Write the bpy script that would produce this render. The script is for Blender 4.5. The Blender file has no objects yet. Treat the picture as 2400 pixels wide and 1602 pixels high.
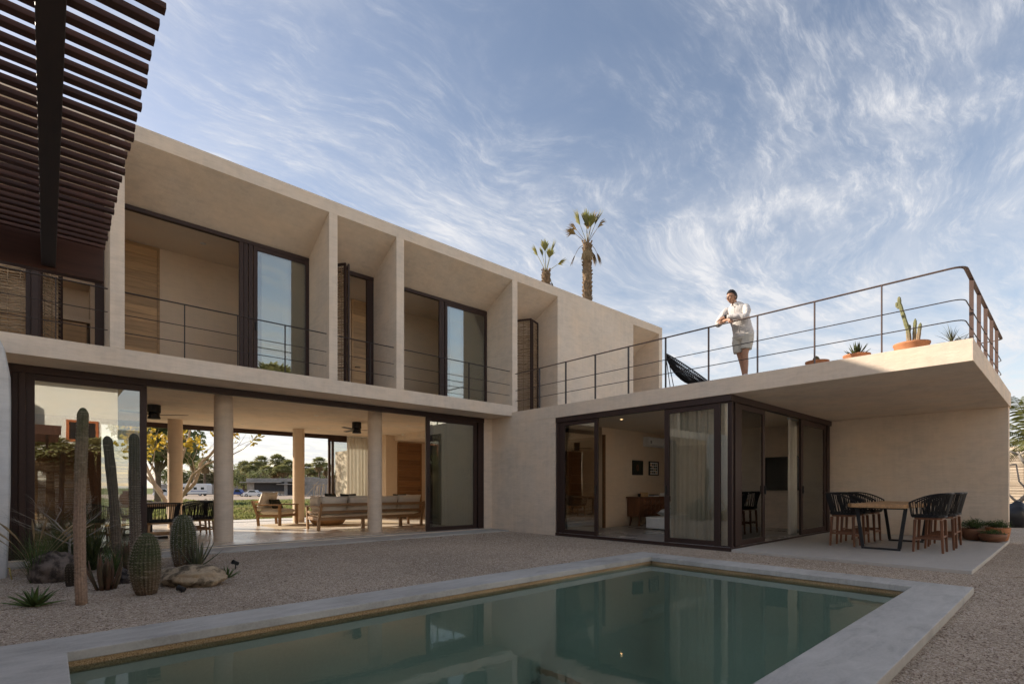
import bpy, bmesh, math, random
import numpy as np
from mathutils import Vector, Matrix, noise as mnoise
R = math.radians
PI = math.pi
rnd = random.Random(7)
C = bpy.context.scene.collection
SC = bpy.context.scene

# ---------------------------------------------------------------- camera
cam = bpy.data.cameras.new('camera')
cam.lens = 18.0; cam.sensor_width = 36.0; cam.shift_y = 0.1421
cam.clip_start = 0.05; cam.clip_end = 6000
camo = bpy.data.objects.new('camera', cam); C.objects.link(camo)
camo.location = (0, 0, 1.1); camo.rotation_euler = (R(90), 0, R(47.73 - 90))
SC.camera = camo

# ---------------------------------------------------------------- sky and sun
SUN_EL, SUN_AZ = R(22.4), R(33.5)          # azimuth measured from +Y towards -X
W = bpy.data.worlds.new('World'); SC.world = W; W.use_nodes = True
nt = W.node_tree; nt.nodes.clear()
def N(t, **kw):
    n = nt.nodes.new(t)
    for k, v in kw.items(): setattr(n, k, v)
    return n
def L(a, b): nt.links.new(a, b)
def Mth(op, a, b=None, c=None):
    n = N('ShaderNodeMath', operation=op)
    for i, v in enumerate((a, b, c)):
        if v is None: continue
        if isinstance(v, (int, float)): n.inputs[i].default_value = v
        else: L(v, n.inputs[i])
    return n.outputs[0]
sky = N('ShaderNodeTexSky', sky_type='NISHITA', sun_disc=False)
sky.sun_elevation = SUN_EL; sky.sun_rotation = -SUN_AZ
sky.altitude = 0; sky.air_density = 1.0; sky.dust_density = 0.7; sky.ozone_density = 1.4
tc = N('ShaderNodeTexCoord'); sep = N('ShaderNodeSeparateXYZ'); L(tc.outputs['Generated'], sep.inputs[0])
zz = Mth('MAXIMUM', Mth('ADD', sep.outputs[2], 0.10), 0.02)
uvx = Mth('DIVIDE', sep.outputs[0], zz); uvy = Mth('DIVIDE', sep.outputs[1], zz)
cmb = N('ShaderNodeCombineXYZ'); L(uvx, cmb.inputs[0]); L(uvy, cmb.inputs[1])
def Map(src, rot, scale, loc=(0, 0, 0)):
    m = N('ShaderNodeMapping'); L(src, m.inputs[0])
    m.inputs['Rotation'].default_value = (0, 0, rot); m.inputs['Scale'].default_value = scale; m.inputs['Location'].default_value = loc
    return m.outputs[0]
def Noi(src, scale, detail=6, rough=0.55, dist=0.0):
    n = N('ShaderNodeTexNoise'); L(src, n.inputs['Vector'])
    n.inputs['Scale'].default_value = scale; n.inputs['Detail'].default_value = detail
    n.inputs['Roughness'].default_value = rough; n.inputs['Distortion'].default_value = dist
    return n
def Ramp(src, a, b):
    m = N('ShaderNodeMapRange'); m.clamp = True; m.interpolation_type = 'SMOOTHSTEP'; L(src, m.inputs[0])
    m.inputs[1].default_value = a; m.inputs[2].default_value = b
    return m.outputs[0]
def Warp(src, nscale, amp, det):
    n = Noi(src, nscale, det, 0.55); a = N('ShaderNodeVectorMath', operation='SUBTRACT'); L(n.outputs['Color'], a.inputs[0]); a.inputs[1].default_value = (0.5, 0.5, 0.5)
    b = N('ShaderNodeVectorMath', operation='SCALE'); L(a.outputs[0], b.inputs[0]); b.inputs['Scale'].default_value = amp
    c = N('ShaderNodeVectorMath', operation='ADD'); L(src, c.inputs[0]); L(b.outputs[0], c.inputs[1]); return c.outputs[0]
base = cmb.outputs[0]
w1 = Warp(base, 0.8, 0.75, 2)                       # slow bends of the fibres
w2 = Warp(w1, 4.0, 0.10, 3)                         # ragged edges
CL_ROT = R(-48)
fib = Noi(Map(w2, CL_ROT, (0.9, 3.8, 1)), 3.3, 11, 0.68, 0.0)
fib2 = Noi(Map(w2, CL_ROT + R(28), (1.0, 4.6, 1), (3, 7, 0)), 6.5, 10, 0.70, 0.0)
msk = Noi(Map(w1, CL_ROT, (0.8, 1.3, 1), (12.1, 5.5, 0)), 1.7, 7, 0.62, 0.0)
puff = Noi(Map(w2, CL_ROT, (1.0, 1.8, 1), (5, 1, 0)), 3.0, 10, 0.62, 0.0)
mk = Ramp(msk.outputs[0], 0.41, 0.68)
f1 = Mth('MULTIPLY', Mth('MULTIPLY', Ramp(fib.outputs[0], 0.32, 0.86), mk), 0.66)
f2 = Mth('MULTIPLY', Mth('MULTIPLY', Ramp(fib2.outputs[0], 0.44, 0.80), Ramp(msk.outputs[0], 0.34, 0.58)), 0.55)
f3 = Mth('MULTIPLY', Mth('MULTIPLY', Ramp(puff.outputs[0], 0.42, 0.75), Ramp(msk.outputs[0], 0.44, 0.70)), 0.45)
lowv = Ramp(sep.outputs[2], 0.60, 0.05)             # thicker veil towards the horizon
veil = Mth('MULTIPLY', Ramp(puff.outputs[0], 0.18, 0.70), Mth('MULTIPLY', lowv, 0.85))
thin = Mth('MULTIPLY', Ramp(msk.outputs[0], 0.25, 0.75), 0.16)
cf = Mth('MINIMUM', Mth('ADD', Mth('ADD', Mth('ADD', f1, f2), Mth('ADD', f3, veil)), thin), 0.92)
tint = N('ShaderNodeMix', data_type='RGBA', blend_type='MULTIPLY'); tint.inputs['Factor'].default_value = 1.0; L(sky.outputs[0], tint.inputs['A']); tint.inputs['B'].default_value = (0.43, 0.365, 0.33, 1)
mixc = N('ShaderNodeMix', data_type='RGBA'); L(cf, mixc.inputs['Factor']); L(tint.outputs['Result'], mixc.inputs['A'])
mixc.inputs['B'].default_value = (1.58, 1.58, 1.62, 1)
bg = N('ShaderNodeBackground'); L(mixc.outputs['Result'], bg.inputs[0]); bg.inputs[1].default_value = 0.14
wo = N('ShaderNodeOutputWorld'); L(bg.outputs[0], wo.inputs[0])
sl = bpy.data.lights.new('sun', 'SUN'); sl.energy = 2.0; sl.angle = R(0.53); sl.color = (1.0, 0.88, 0.73)
so = bpy.data.objects.new('sun', sl); C.objects.link(so); so.location = (-20, 40, 30)
sdir = Vector((-math.sin(SUN_AZ) * math.cos(SUN_EL), math.cos(SUN_AZ) * math.cos(SUN_EL), math.sin(SUN_EL)))
so.rotation_euler = sdir.to_track_quat('Z', 'Y').to_euler()
SC.view_settings.view_transform = 'Standard'; SC.view_settings.look = 'None'
SC.view_settings.exposure = 2.0; SC.view_settings.gamma = 1.0; SC.view_settings.use_curve_mapping = False
SC.cycles.use_denoising = True
SC.cycles.max_bounces = 10; SC.cycles.transparent_max_bounces = 24; SC.cycles.diffuse_bounces = 5
SC.cycles.sample_clamp_indirect = 6.0

# ---------------------------------------------------------------- mesh helpers
class MB:
    def __init__(s): s.v = []; s.f = []; s.mi = []
    def add(s, vs, fs, mi=0):
        b = len(s.v); s.v += [tuple(p) for p in vs]
        for f in fs: s.f.append(tuple(i + b for i in f)); s.mi.append(mi)
        return s
    def box(s, x0, x1, y0, y1, z0, z1, mi=0):
        return s.add([(x0,y0,z0),(x1,y0,z0),(x1,y1,z0),(x0,y1,z0),(x0,y0,z1),(x1,y0,z1),(x1,y1,z1),(x0,y1,z1)],
                     [(0,3,2,1),(4,5,6,7),(0,1,5,4),(1,2,6,5),(2,3,7,6),(3,0,4,7)], mi)
    def obox(s, c, size, M=None, mi=0):
        hx, hy, hz = (q / 2 for q in size); c = Vector(c)
        ps = [Vector((x*hx, y*hy, z*hz)) for z in (-1, 1) for x, y in ((-1,-1),(1,-1),(1,1),(-1,1))]
        if M is not None: ps = [M @ p for p in ps]
        return s.add([c + p for p in ps], [(0,3,2,1),(4,5,6,7),(0,1,5,4),(1,2,6,5),(2,3,7,6),(3,0,4,7)], mi)
    def bar(s, a, b, w, h, up=(0,0,1), mi=0, w2=None, h2=None):
        a = Vector(a); b = Vector(b); d = (b - a).normalized(); up = Vector(up)
        if abs(d.dot(up)) > 0.99: up = Vector((1, 0, 0))
        sx = d.cross(up).normalized(); sz = sx.cross(d)
        w2 = w if w2 is None else w2; h2 = h if h2 is None else h2
        vs = [p + sx * q * ww / 2 + sz * r * hh / 2 for p, ww, hh in ((a, w, h), (b, w2, h2)) for q, r in ((-1,-1),(1,-1),(1,1),(-1,1))]
        return s.add(vs, [(3,2,1,0),(4,5,6,7),(0,1,5,4),(1,2,6,5),(2,3,7,6),(3,0,4,7)], mi)
    def tube(s, pts, rad, n=6, cap=True, mi=0):
        pts = [Vector(p) for p in pts]; m = len(pts)
        rad = [rad] * m if isinstance(rad, (int, float)) else list(rad)
        vs = []; prev = None
        for i in range(m):
            d = (pts[min(i+1, m-1)] - pts[max(i-1, 0)])
            d = d.normalized() if d.length > 1e-9 else Vector((0, 0, 1))
            if prev is None:
                u = d.orthogonal().normalized()
            else:
                u = prev - d * prev.dot(d); u = u.normalized() if u.length > 1e-6 else d.orthogonal().normalized()
            prev = u; w = d.cross(u)
            for k in range(n):
                a = 2 * PI * k / n
                vs.append(pts[i] + (u * math.cos(a) + w * math.sin(a)) * rad[i])
        fs = [(i*n + k, i*n + (k+1) % n, (i+1)*n + (k+1) % n, (i+1)*n + k) for i in range(m-1) for k in range(n)]
        if cap: fs += [tuple(range(n-1, -1, -1)), tuple((m-1)*n + k for k in range(n))]
        return s.add(vs, fs, mi)
    def lathe(s, prof, c=(0,0,0), n=24, mi=0, fn=None):
        vs = []; c = Vector(c)
        for i, (r, z) in enumerate(prof):
            for k in range(n):
                a = 2 * PI * k / n; rr = r * (fn(a, i, z) if fn else 1)
                vs.append(c + Vector((rr * math.cos(a), rr * math.sin(a), z)))
        m = len(prof)
        fs = [(i*n + k, i*n + (k+1) % n, (i+1)*n + (k+1) % n, (i+1)*n + k) for i in range(m-1) for k in range(n)]
        fs += [tuple(range(n-1, -1, -1)), tuple((m-1)*n + k for k in range(n))]
        return s.add(vs, fs, mi)
    def prism(s, poly, a0, a1, axis='x', mi=0):
        n = len(poly)
        def P(t, p):
            return {'x': (t, p[0], p[1]), 'y': (p[0], t, p[1]), 'z': (p[0], p[1], t)}[axis]
        vs = [P(a0, p) for p in poly] + [P(a1, p) for p in poly]
        fs = [tuple(range(n-1, -1, -1)), tuple(range(n, 2*n))] + [(i, (i+1) % n, n + (i+1) % n, n + i) for i in range(n)]
        return s.add(vs, fs, mi)
    def xf(s, M):
        s.v = [tuple(M @ Vector(p)) for p in s.v]; return s
    def build(s, name, mats, parent=None, smooth=False, bevel=0, world=False, fix=True, seg=2):
        me = bpy.data.meshes.new(name)
        vs = s.v
        if world and parent is not None:
            r = parent
            off = Vector((0, 0, 0))
            while r is not None: off += r.location; r = r.parent
            vs = [(p[0]-off.x, p[1]-off.y, p[2]-off.z) for p in vs]
        me.from_pydata(vs, [], s.f)
        mats = mats if isinstance(mats, (list, tuple)) else [mats]
        for m in mats: me.materials.append(m)
        if len(mats) > 1: me.polygons.foreach_set('material_index', s.mi)
        if fix:
            bm = bmesh.new(); bm.from_mesh(me); bmesh.ops.recalc_face_normals(bm, faces=bm.faces); bm.to_mesh(me); bm.free()
        if smooth: me.polygons.foreach_set('use_smooth', [True] * len(me.polygons))
        o = bpy.data.objects.new(name, me); C.objects.link(o); o.parent = parent
        if bevel:
            b = o.modifiers.new('bevel', 'BEVEL'); b.width = bevel; b.segments = seg; b.limit_method = 'ANGLE'; b.angle_limit = R(40)
        return o
def auto_smooth(o, deg=35):
    me = o.data; me.polygons.foreach_set('use_smooth', [True] * len(me.polygons)); me.set_sharp_from_angle(angle=R(deg)); return o
def tag(o, label=None, cat=None, group=None, kind=None):
    if label: o['label'] = label
    if cat: o['category'] = cat
    if group: o['group'] = group
    if kind: o['kind'] = kind
    return o
def thing(name, label, cat, loc=(0,0,0), rz=0, group=None):
    o = bpy.data.objects.new(name, None); C.objects.link(o); o.empty_display_size = 0.1
    o.location = loc; o.rotation_euler = (0, 0, rz)
    return tag(o, label, cat, group)
KIDS = {}
def children(o): return [x for x in bpy.data.objects if x.parent is o]
def copy_tree(o, parent=None):
    kids = list(o.children)
    c = o.copy(); C.objects.link(c); c.parent = parent
    for ch in kids: copy_tree(ch, c)
    return c
def arcpts(c, r, a0, a1, n, z=0, rx=None):
    return [(c[0] + (rx or r) * math.cos(a0 + (a1-a0)*i/n), c[1] + r * math.sin(a0 + (a1-a0)*i/n), z) for i in range(n+1)]

# ---------------------------------------------------------------- materials
class G:
    """small node-graph builder"""
    def __init__(s, name):
        s.m = bpy.data.materials.new(name); s.m.use_nodes = True; s.t = s.m.node_tree; s.t.nodes.clear()
        s.out = s.n('ShaderNodeOutputMaterial')
    def n(s, t, **kw):
        x = s.t.nodes.new(t)
        for k, v in kw.items(): setattr(x, k, v)
        return x
    def l(s, a, b): s.t.links.new(a, b)
    def put(s, sock, v):
        if isinstance(v, (int, float)): sock.default_value = v
        elif isinstance(v, tuple): sock.default_value = v if len(v) != 3 or sock.type != 'RGBA' else v + (1,)
        else: s.l(v, sock)
    def math(s, op, a, b=0.0):
        x = s.n('ShaderNodeMath', operation=op); s.put(x.inputs[0], a); s.put(x.inputs[1], b); return x.outputs[0]
    def coord(s, kind='pos', scale=(1, 1, 1), rot=(0, 0, 0)):
        if kind == 'pos': src = s.n('ShaderNodeNewGeometry').outputs['Position']
        else: src = s.n('ShaderNodeTexCoord').outputs['Object']
        if kind == 'objr':
            oi = s.n('ShaderNodeObjectInfo'); v = s.n('ShaderNodeVectorMath', operation='ADD'); s.l(src, v.inputs[0])
            mm = s.math('MULTIPLY', oi.outputs['Random'], 37.0); cb = s.n('ShaderNodeCombineXYZ'); s.l(mm, cb.inputs[0]); s.l(mm, cb.inputs[1]); s.l(mm, cb.inputs[2]); s.l(cb.outputs[0], v.inputs[1]); src = v.outputs[0]
        mp = s.n('ShaderNodeMapping'); s.l(src, mp.inputs[0]); mp.inputs['Scale'].default_value = scale; mp.inputs['Rotation'].default_value = rot
        return mp.outputs[0]
    def noise(s, vec, scale, detail=4, rough=0.5, dist=0.0):
        x = s.n('ShaderNodeTexNoise'); s.l(vec, x.inputs['Vector'])
        x.inputs['Scale'].default_value = scale; x.inputs['Detail'].default_value = detail; x.inputs['Roughness'].default_value = rough; x.inputs['Distortion'].default_value = dist
        return x.outputs[0]
    def voro(s, vec, scale, out='Color', feat='F1', rnd=1.0):
        x = s.n('ShaderNodeTexVoronoi', feature=feat); s.l(vec, x.inputs['Vector']); x.inputs['Scale'].default_value = scale; x.inputs['Randomness'].default_value = rnd
        return x.outputs[out]
    def ramp(s, fac, stops):
        x = s.n('ShaderNodeValToRGB'); s.l(fac, x.inputs[0]); e = x.color_ramp.elements
        while len(e) < len(stops): e.new(0.5)
        for q, (p, c) in zip(e, stops): q.position = p; q.color = tuple(c) + (1,) if len(c) == 3 else c
        return x.outputs[0]
    def rng(s, v, a, b, c=0.0, d=1.0):
        x = s.n('ShaderNodeMapRange'); s.put(x.inputs[0], v); x.inputs[1].default_value = a; x.inputs[2].default_value = b; x.inputs[3].default_value = c; x.inputs[4].default_value = d; return x.outputs[0]
    def mix(s, fac, a, b, mode='MIX'):
        x = s.n('ShaderNodeMix', data_type='RGBA', blend_type=mode); s.put(x.inputs['Factor'], fac)
        for k, v in (('A', a), ('B', b)):
            if isinstance(v, tuple): x.inputs[k].default_value = v if len(v) == 4 else v + (1,)
            else: s.l(v, x.inputs[k])
        return x.outputs['Result']
    def bump(s, h, strength=0.3, dist=0.01, normal=None):
        x = s.n('ShaderNodeBump'); s.l(h, x.inputs['Height']); x.inputs['Strength'].default_value = strength; x.inputs['Distance'].default_value = dist
        if normal is not None: s.l(normal, x.inputs['Normal'])
        return x.outputs[0]
    def bsdf(s, col, rough=0.6, normal=None, metallic=0.0, spec=0.5, **kw):
        x = s.n('ShaderNodeBsdfPrincipled'); s.put(x.inputs['Base Color'], col); s.put(x.inputs['Roughness'], rough)
        x.inputs['Metallic'].default_value = metallic; x.inputs['Specular IOR Level'].default_value = spec
        if normal is not None: s.l(normal, x.inputs['Normal'])
        for k, v in kw.items(): s.put(x.inputs[k], v)
        return x.outputs[0]
    def done(s, sh): s.l(sh, s.out.inputs['Surface']); return s.m
def sh(c, k): return tuple(q * k for q in c)
def simple(name, c, rough=0.6, var=0.18, scale=6, bump=0.15, bscale=60, metallic=0.0, coord='obj', stretch=(1,1,1), spec=0.4, objvar=0.0):
    g = G(name); v = g.coord(coord, stretch)
    col = g.ramp(g.noise(v, scale, 5, 0.6), [(0.3, sh(c, 1 - var)), (0.7, sh(c, 1 + var))])
    if objvar:
        oi = g.n('ShaderNodeObjectInfo').outputs['Random']
        col = g.mix(1.0, col, g.ramp(oi, [(0, (1-objvar,)*3), (1, (1+objvar,)*3)]), 'MULTIPLY')
    nb = g.bump(g.noise(v, bscale, 3), bump, 0.004)
    return g.done(g.bsdf(col, rough, nb, metallic, spec))
def plaster(name, c, dark=0.10):
    g = G(name); p = g.coord('pos')
    big = g.noise(p, 0.7, 4, 0.55); mid = g.noise(g.coord('pos', (1.0, 1.0, 2.2)), 3.2, 6, 0.62, 0.6)
    strk = g.noise(g.coord('pos', (1.2, 1.2, 14)), 2.6, 5, 0.6, 0.5); vert = g.noise(g.coord('pos', (6, 6, 0.5)), 2.0, 4, 0.6)
    f = g.math('ADD', g.math('ADD', g.math('MULTIPLY', big, 0.35), g.math('MULTIPLY', mid, 0.3)), g.math('ADD', g.math('MULTIPLY', strk, 0.2), g.math('MULTIPLY', vert, 0.15)))
    col = g.ramp(f, [(0.34, sh(c, 1 - dark * 1.5)), (0.5, c), (0.66, (min(1, c[0]*(1+dark)), c[1]*(1+dark*1.0), c[2]*(1+dark*1.05)))])
    warm = g.ramp(g.noise(p, 1.4, 3), [(0.4, (1.0, 1.0, 1.0)), (0.7, (1.03, 0.985, 0.93))])
    col = g.mix(1.0, col, warm, 'MULTIPLY')
    h = g.math('ADD', g.math('MULTIPLY', g.noise(g.coord('pos', (1, 1, 3)), 5, 6, 0.65, 0.8), 0.8), g.math('MULTIPLY', g.noise(p, 70, 3), 0.08))
    return g.done(g.bsdf(col, 0.82, g.bump(h, 0.42, 0.02), 0, 0.25))
def wood(name, c, axis='x', rough=0.5, var=0.35, sc=1.0, objvar=0.15, coord='objr'):
    st = {'x': (0.6, 9, 9), 'y': (9, 0.6, 9), 'z': (9, 9, 0.6)}[axis]; g = G(name); v = g.coord(coord, sh(st, sc))
    n1 = g.noise(v, 2.2, 6, 0.62, 1.2); n2 = g.noise(v, 14, 4, 0.6)
    f = g.math('ADD', g.math('MULTIPLY', n1, 0.75), g.math('MULTIPLY', n2, 0.25))
    col = g.ramp(f, [(0.32, sh(c, 1 - var)), (0.5, c), (0.68, (min(1, c[0]*(1+var)), min(1, c[1]*(1+var*0.9)), min(1, c[2]*(1+var*0.75))))])
    oi = g.n('ShaderNodeObjectInfo').outputs['Random']
    col = g.mix(1.0, col, g.ramp(oi, [(0, (1-objvar,)*3), (1, (1+objvar,)*3)]), 'MULTIPLY')
    return g.done(g.bsdf(col, rough, g.bump(f, 0.2, 0.004), 0, 0.35))
def emis(name, c, k):
    g = G(name); e = g.n('ShaderNodeEmission'); e.inputs[0].default_value = c + (1,); e.inputs[1].default_value = k
    return g.done(e.outputs[0])
def leafmat(name, c, c2, trans=0.35, rough=0.5, scale=3, coord='obj'):
    g = G(name); v = g.coord(coord)
    col = g.ramp(g.noise(v, scale, 3, 0.6), [(0.35, c), (0.65, c2)])
    oi = g.n('ShaderNodeObjectInfo').outputs['Random']
    col = g.mix(1.0, col, g.ramp(oi, [(0, (0.85,)*3), (1, (1.15,)*3)]), 'MULTIPLY')
    b = g.bsdf(col, rough, None, 0, 0.35)
    tr = g.n('ShaderNodeBsdfTranslucent'); g.l(col, tr.inputs[0]); mx = g.n('ShaderNodeMixShader'); mx.inputs[0].default_value = trans
    g.l(b, mx.inputs[1]); g.l(tr.outputs[0], mx.inputs[2])
    return g.done(mx.outputs[0])
def glassmat(name, refl=0.17, tint=(0.78, 0.80, 0.76), wav=0.03):
    g = G(name); p = g.coord('pos')
    nb = g.bump(g.noise(p, 1.3, 2, 0.4), wav, 0.02)
    tr = g.n('ShaderNodeBsdfTransparent'); tr.inputs[0].default_value = tint + (1,)
    gl = g.n('ShaderNodeBsdfGlossy'); gl.inputs['Color'].default_value = (0.95, 0.97, 0.95, 1); gl.inputs['Roughness'].default_value = 0.0; g.l(nb, gl.inputs['Normal'])
    fr = g.n('ShaderNodeFresnel'); fr.inputs[0].default_value = 1.5
    fac = g.math('MINIMUM', g.math('ADD', fr.outputs[0], refl), 1.0)
    mx = g.n('ShaderNodeMixShader'); g.l(fac, mx.inputs[0]); g.l(tr.outputs[0], mx.inputs[1]); g.l(gl.outputs[0], mx.inputs[2])
    return g.done(mx.outputs[0])
def concrete(name, c, rough=0.6, var=0.18, bstr=0.12):
    g = G(name); p = g.coord('pos')
    a = g.noise(p, 0.9, 6, 0.62, 0.4); b = g.noise(g.coord('pos', (1, 3.5, 1), (0, 0, 0.5)), 2.4, 7, 0.68, 1.0); cc = g.noise(p, 60, 3, 0.6)
    f = g.math('ADD', g.math('ADD', g.math('MULTIPLY', a, 0.45), g.math('MULTIPLY', b, 0.4)), g.math('MULTIPLY', cc, 0.15))
    col = g.ramp(f, [(0.33, sh(c, 1 - var*1.5)), (0.5, c), (0.66, sh(c, 1 + var))])
    return g.done(g.bsdf(col, g.rng(a, 0.3, 0.7, rough - 0.1, rough + 0.12), g.bump(f, bstr, 0.012), 0, 0.4))

M = {}
M['plaster'] = plaster('warm_plaster', (0.68, 0.57, 0.46), 0.14)
M['plaster_in'] = plaster('interior_plaster', (0.66, 0.53, 0.40), 0.08)
M['white_plaster'] = plaster('white_plaster', (0.78, 0.77, 0.74), 0.07)
M['ceiling'] = plaster('ceiling_plaster', (0.76, 0.66, 0.53), 0.05)
M['coping'] = concrete('grey_coping_concrete', (0.405, 0.39, 0.362), 0.6, 0.28)
M['patio'] = concrete('patio_concrete', (0.44, 0.41, 0.37), 0.55, 0.10)
M['floor'] = concrete('polished_floor', (0.66, 0.585, 0.485), 0.26, 0.10, 0.03)
M['floor_grey'] = concrete('polished_grey_floor', (0.36, 0.34, 0.31), 0.3, 0.10, 0.03)
M['frame'] = simple('dark_bronze_frame', (0.043, 0.025, 0.0205), 0.5, 0.1, 20, 0.05, spec=0.25)
M['iron'] = simple('brown_black_iron', (0.035, 0.024, 0.021), 0.5, 0.15, 25, 0.05)
M['post'] = simple('brown_painted_steel', (0.10, 0.062, 0.05), 0.5, 0.1, 20, 0.05)
M['black'] = simple('black_metal', (0.012, 0.012, 0.013), 0.45, 0.1, 20, 0.05)
M['rope'] = simple('black_rope', (0.014, 0.013, 0.013), 0.8, 0.3, 60, 0.5, 200)
M['alu'] = simple('aluminium_track', (0.55, 0.55, 0.56), 0.35, 0.05, 20, 0.02, metallic=0.8)
M['glass'] = glassmat('coated_glass')
M['glass_wing'] = glassmat('lightly_coated_glass', 0.10, (0.92, 0.93, 0.90))
M['glass_clear'] = glassmat('clear_glass', 0.02, (0.92, 0.93, 0.92), 0.02)
M['teak'] = wood('teak_wood', (0.30, 0.175, 0.085), 'x')
M['teak_y'] = wood('teak_wood_y', (0.30, 0.175, 0.085), 'y')
M['teak_z'] = wood('teak_wood_z', (0.30, 0.175, 0.085), 'z')
M['redwood'] = wood('red_brown_wood', (0.16, 0.065, 0.03), 'z', 0.45)
M['doorwood'] = wood('honey_plank_wood', (0.46, 0.29, 0.145), 'x', 0.5, 0.30, 1.0, 0.22)
M['doorwood_dark'] = wood('parota_plank_wood', (0.23, 0.115, 0.05), 'x', 0.45, 0.35, 1.0, 0.18)
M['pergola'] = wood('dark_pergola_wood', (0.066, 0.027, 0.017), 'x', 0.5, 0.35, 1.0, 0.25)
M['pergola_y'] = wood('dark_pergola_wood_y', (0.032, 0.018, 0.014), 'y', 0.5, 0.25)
M['slab_wood'] = wood('live_edge_wood', (0.40, 0.235, 0.115), 'x', 0.45, 0.4)
M['fabric'] = simple('cream_fabric', (0.66, 0.60, 0.51), 0.9, 0.06, 8, 0.4, 260)
M['white_fabric'] = simple('white_fabric', (0.74, 0.72, 0.68), 0.9, 0.05, 8, 0.4, 260)
M['dark_fabric'] = simple('dark_olive_fabric', (0.035, 0.036, 0.024), 0.95, 0.15, 8, 0.4, 260)
M['terracotta'] = simple('terracotta', (0.46, 0.20, 0.095), 0.8, 0.14, 7, 0.2, 60)
M['terracotta_dark'] = simple('brown_clay', (0.19, 0.085, 0.045), 0.6, 0.2, 7, 0.2, 60)
M['soil'] = simple('soil', (0.05, 0.035, 0.025), 0.95, 0.4, 30, 0.6, 60)
M['twig'] = wood('peeled_twig', (0.30, 0.215, 0.135), 'x', 0.8, 0.55, 0.9, 0.1)
M['lamp_on'] = emis('lit_downlight', (1.0, 0.66, 0.30), 2.2)
M['lamp_off'] = simple('white_trim', (0.7, 0.69, 0.66), 0.5, 0.03)
M['white_paint'] = simple('white_paint', (0.78, 0.78, 0.76), 0.4, 0.03, 5, 0.03)
M['screen'] = simple('black_screen', (0.006, 0.006, 0.007), 0.12, 0.05, 5, 0.0)
def curtain_mat():
    g = G('linen_curtain'); col = g.ramp(g.noise(g.coord('obj', (1, 1, 0.2)), 30, 3), [(0.3, (0.68, 0.63, 0.55)), (0.7, (0.76, 0.71, 0.63))])
    d = g.bsdf(col, 0.9, None, 0, 0.1); tr = g.n('ShaderNodeBsdfTranslucent'); g.l(col, tr.inputs[0]); mx = g.n('ShaderNodeMixShader'); mx.inputs[0].default_value = 0.35
    g.l(d, mx.inputs[1]); g.l(tr.outputs[0], mx.inputs[2]); return g.done(mx.outputs[0])
M['curtain'] = curtain_mat()
def gravel_mat():
    g = G('tan_gravel'); p = g.coord('pos')
    v1 = g.voro(p, 92, 'Color'); d1 = g.voro(p, 92, 'Distance'); v2 = g.voro(p, 140, 'Color'); d2 = g.voro(p, 140, 'Distance')
    sx = g.n('ShaderNodeSeparateColor'); g.l(v1, sx.inputs[0]); s2 = g.n('ShaderNodeSeparateColor'); g.l(v2, s2.inputs[0])
    f = g.math('ADD', g.math('MULTIPLY', sx.outputs[0], 0.6), g.math('MULTIPLY', s2.outputs[0], 0.4))
    col = g.ramp(f, [(0.15, (0.17, 0.115, 0.088)), (0.45, (0.47, 0.385, 0.295)), (0.75, (0.60, 0.51, 0.41)), (0.95, (0.70, 0.61, 0.53))])
    big = g.ramp(g.noise(p, 0.55, 5, 0.6), [(0.35, (0.82, 0.80, 0.78)), (0.65, (1.08, 1.06, 1.04))])
    col = g.mix(1.0, col, big, 'MULTIPLY')
    h = g.math('ADD', g.math('MULTIPLY', d1, -1.0), g.math('MULTIPLY', d2, -0.5))
    un = g.bump(g.noise(p, 3.0, 4, 0.6), 0.25, 0.06)
    return g.done(g.bsdf(col, 0.9, g.bump(h, 0.9, 0.012, un), 0, 0.2))
M['gravel'] = gravel_mat()
def pebble_mat():
    g = G('loose_pebble'); v = g.voro(g.coord('pos'), 38, 'Color'); s = g.n('ShaderNodeSeparateColor'); g.l(v, s.inputs[0])
    col = g.ramp(s.outputs[0], [(0.1, (0.19, 0.13, 0.10)), (0.4, (0.46, 0.375, 0.29)), (0.7, (0.59, 0.50, 0.405)), (0.95, (0.68, 0.59, 0.51))])
    return g.done(g.bsdf(col, 0.85, None, 0, 0.2))
M['pebble'] = pebble_mat()
def poolwall_mat():
    g = G('pebble_pool_plaster'); p = g.coord('pos'); v = g.voro(p, 170, 'Color'); s = g.n('ShaderNodeSeparateColor'); g.l(v, s.inputs[0])
    col = g.ramp(s.outputs[0], [(0.05, (0.26, 0.165, 0.085)), (0.3, (0.40, 0.265, 0.135)), (0.8, (0.47, 0.325, 0.175)), (1.0, (0.56, 0.42, 0.26))])
    col = g.mix(1.0, col, g.ramp(g.noise(p, 1.5, 4), [(0.3, (0.75, 0.75, 0.75)), (0.7, (1.1, 1.1, 1.1))]), 'MULTIPLY')
    return g.done(g.bsdf(col, 0.7, g.bump(g.voro(p, 170, 'Distance'), 0.4, 0.006), 0, 0.3))
M['poolwall'] = poolwall_mat()
def poolfloor_mat():
    g = G('grey_pool_plaster'); p = g.coord('pos'); col = g.ramp(g.math('ADD', g.math('MULTIPLY', g.noise(p, 0.8, 5), 0.7), g.math('MULTIPLY', g.noise(p, 45, 3), 0.3)), [(0.35, (0.60, 0.555, 0.455)), (0.65, (0.73, 0.685, 0.575))])
    return g.done(g.bsdf(col, 0.8, None, 0, 0.2))
M['poolfloor'] = poolfloor_mat()
M['fence_twig'] = wood('dark_fence_twig', (0.095, 0.066, 0.043), 'x', 0.85, 0.5, 0.6, 0.1)
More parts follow.
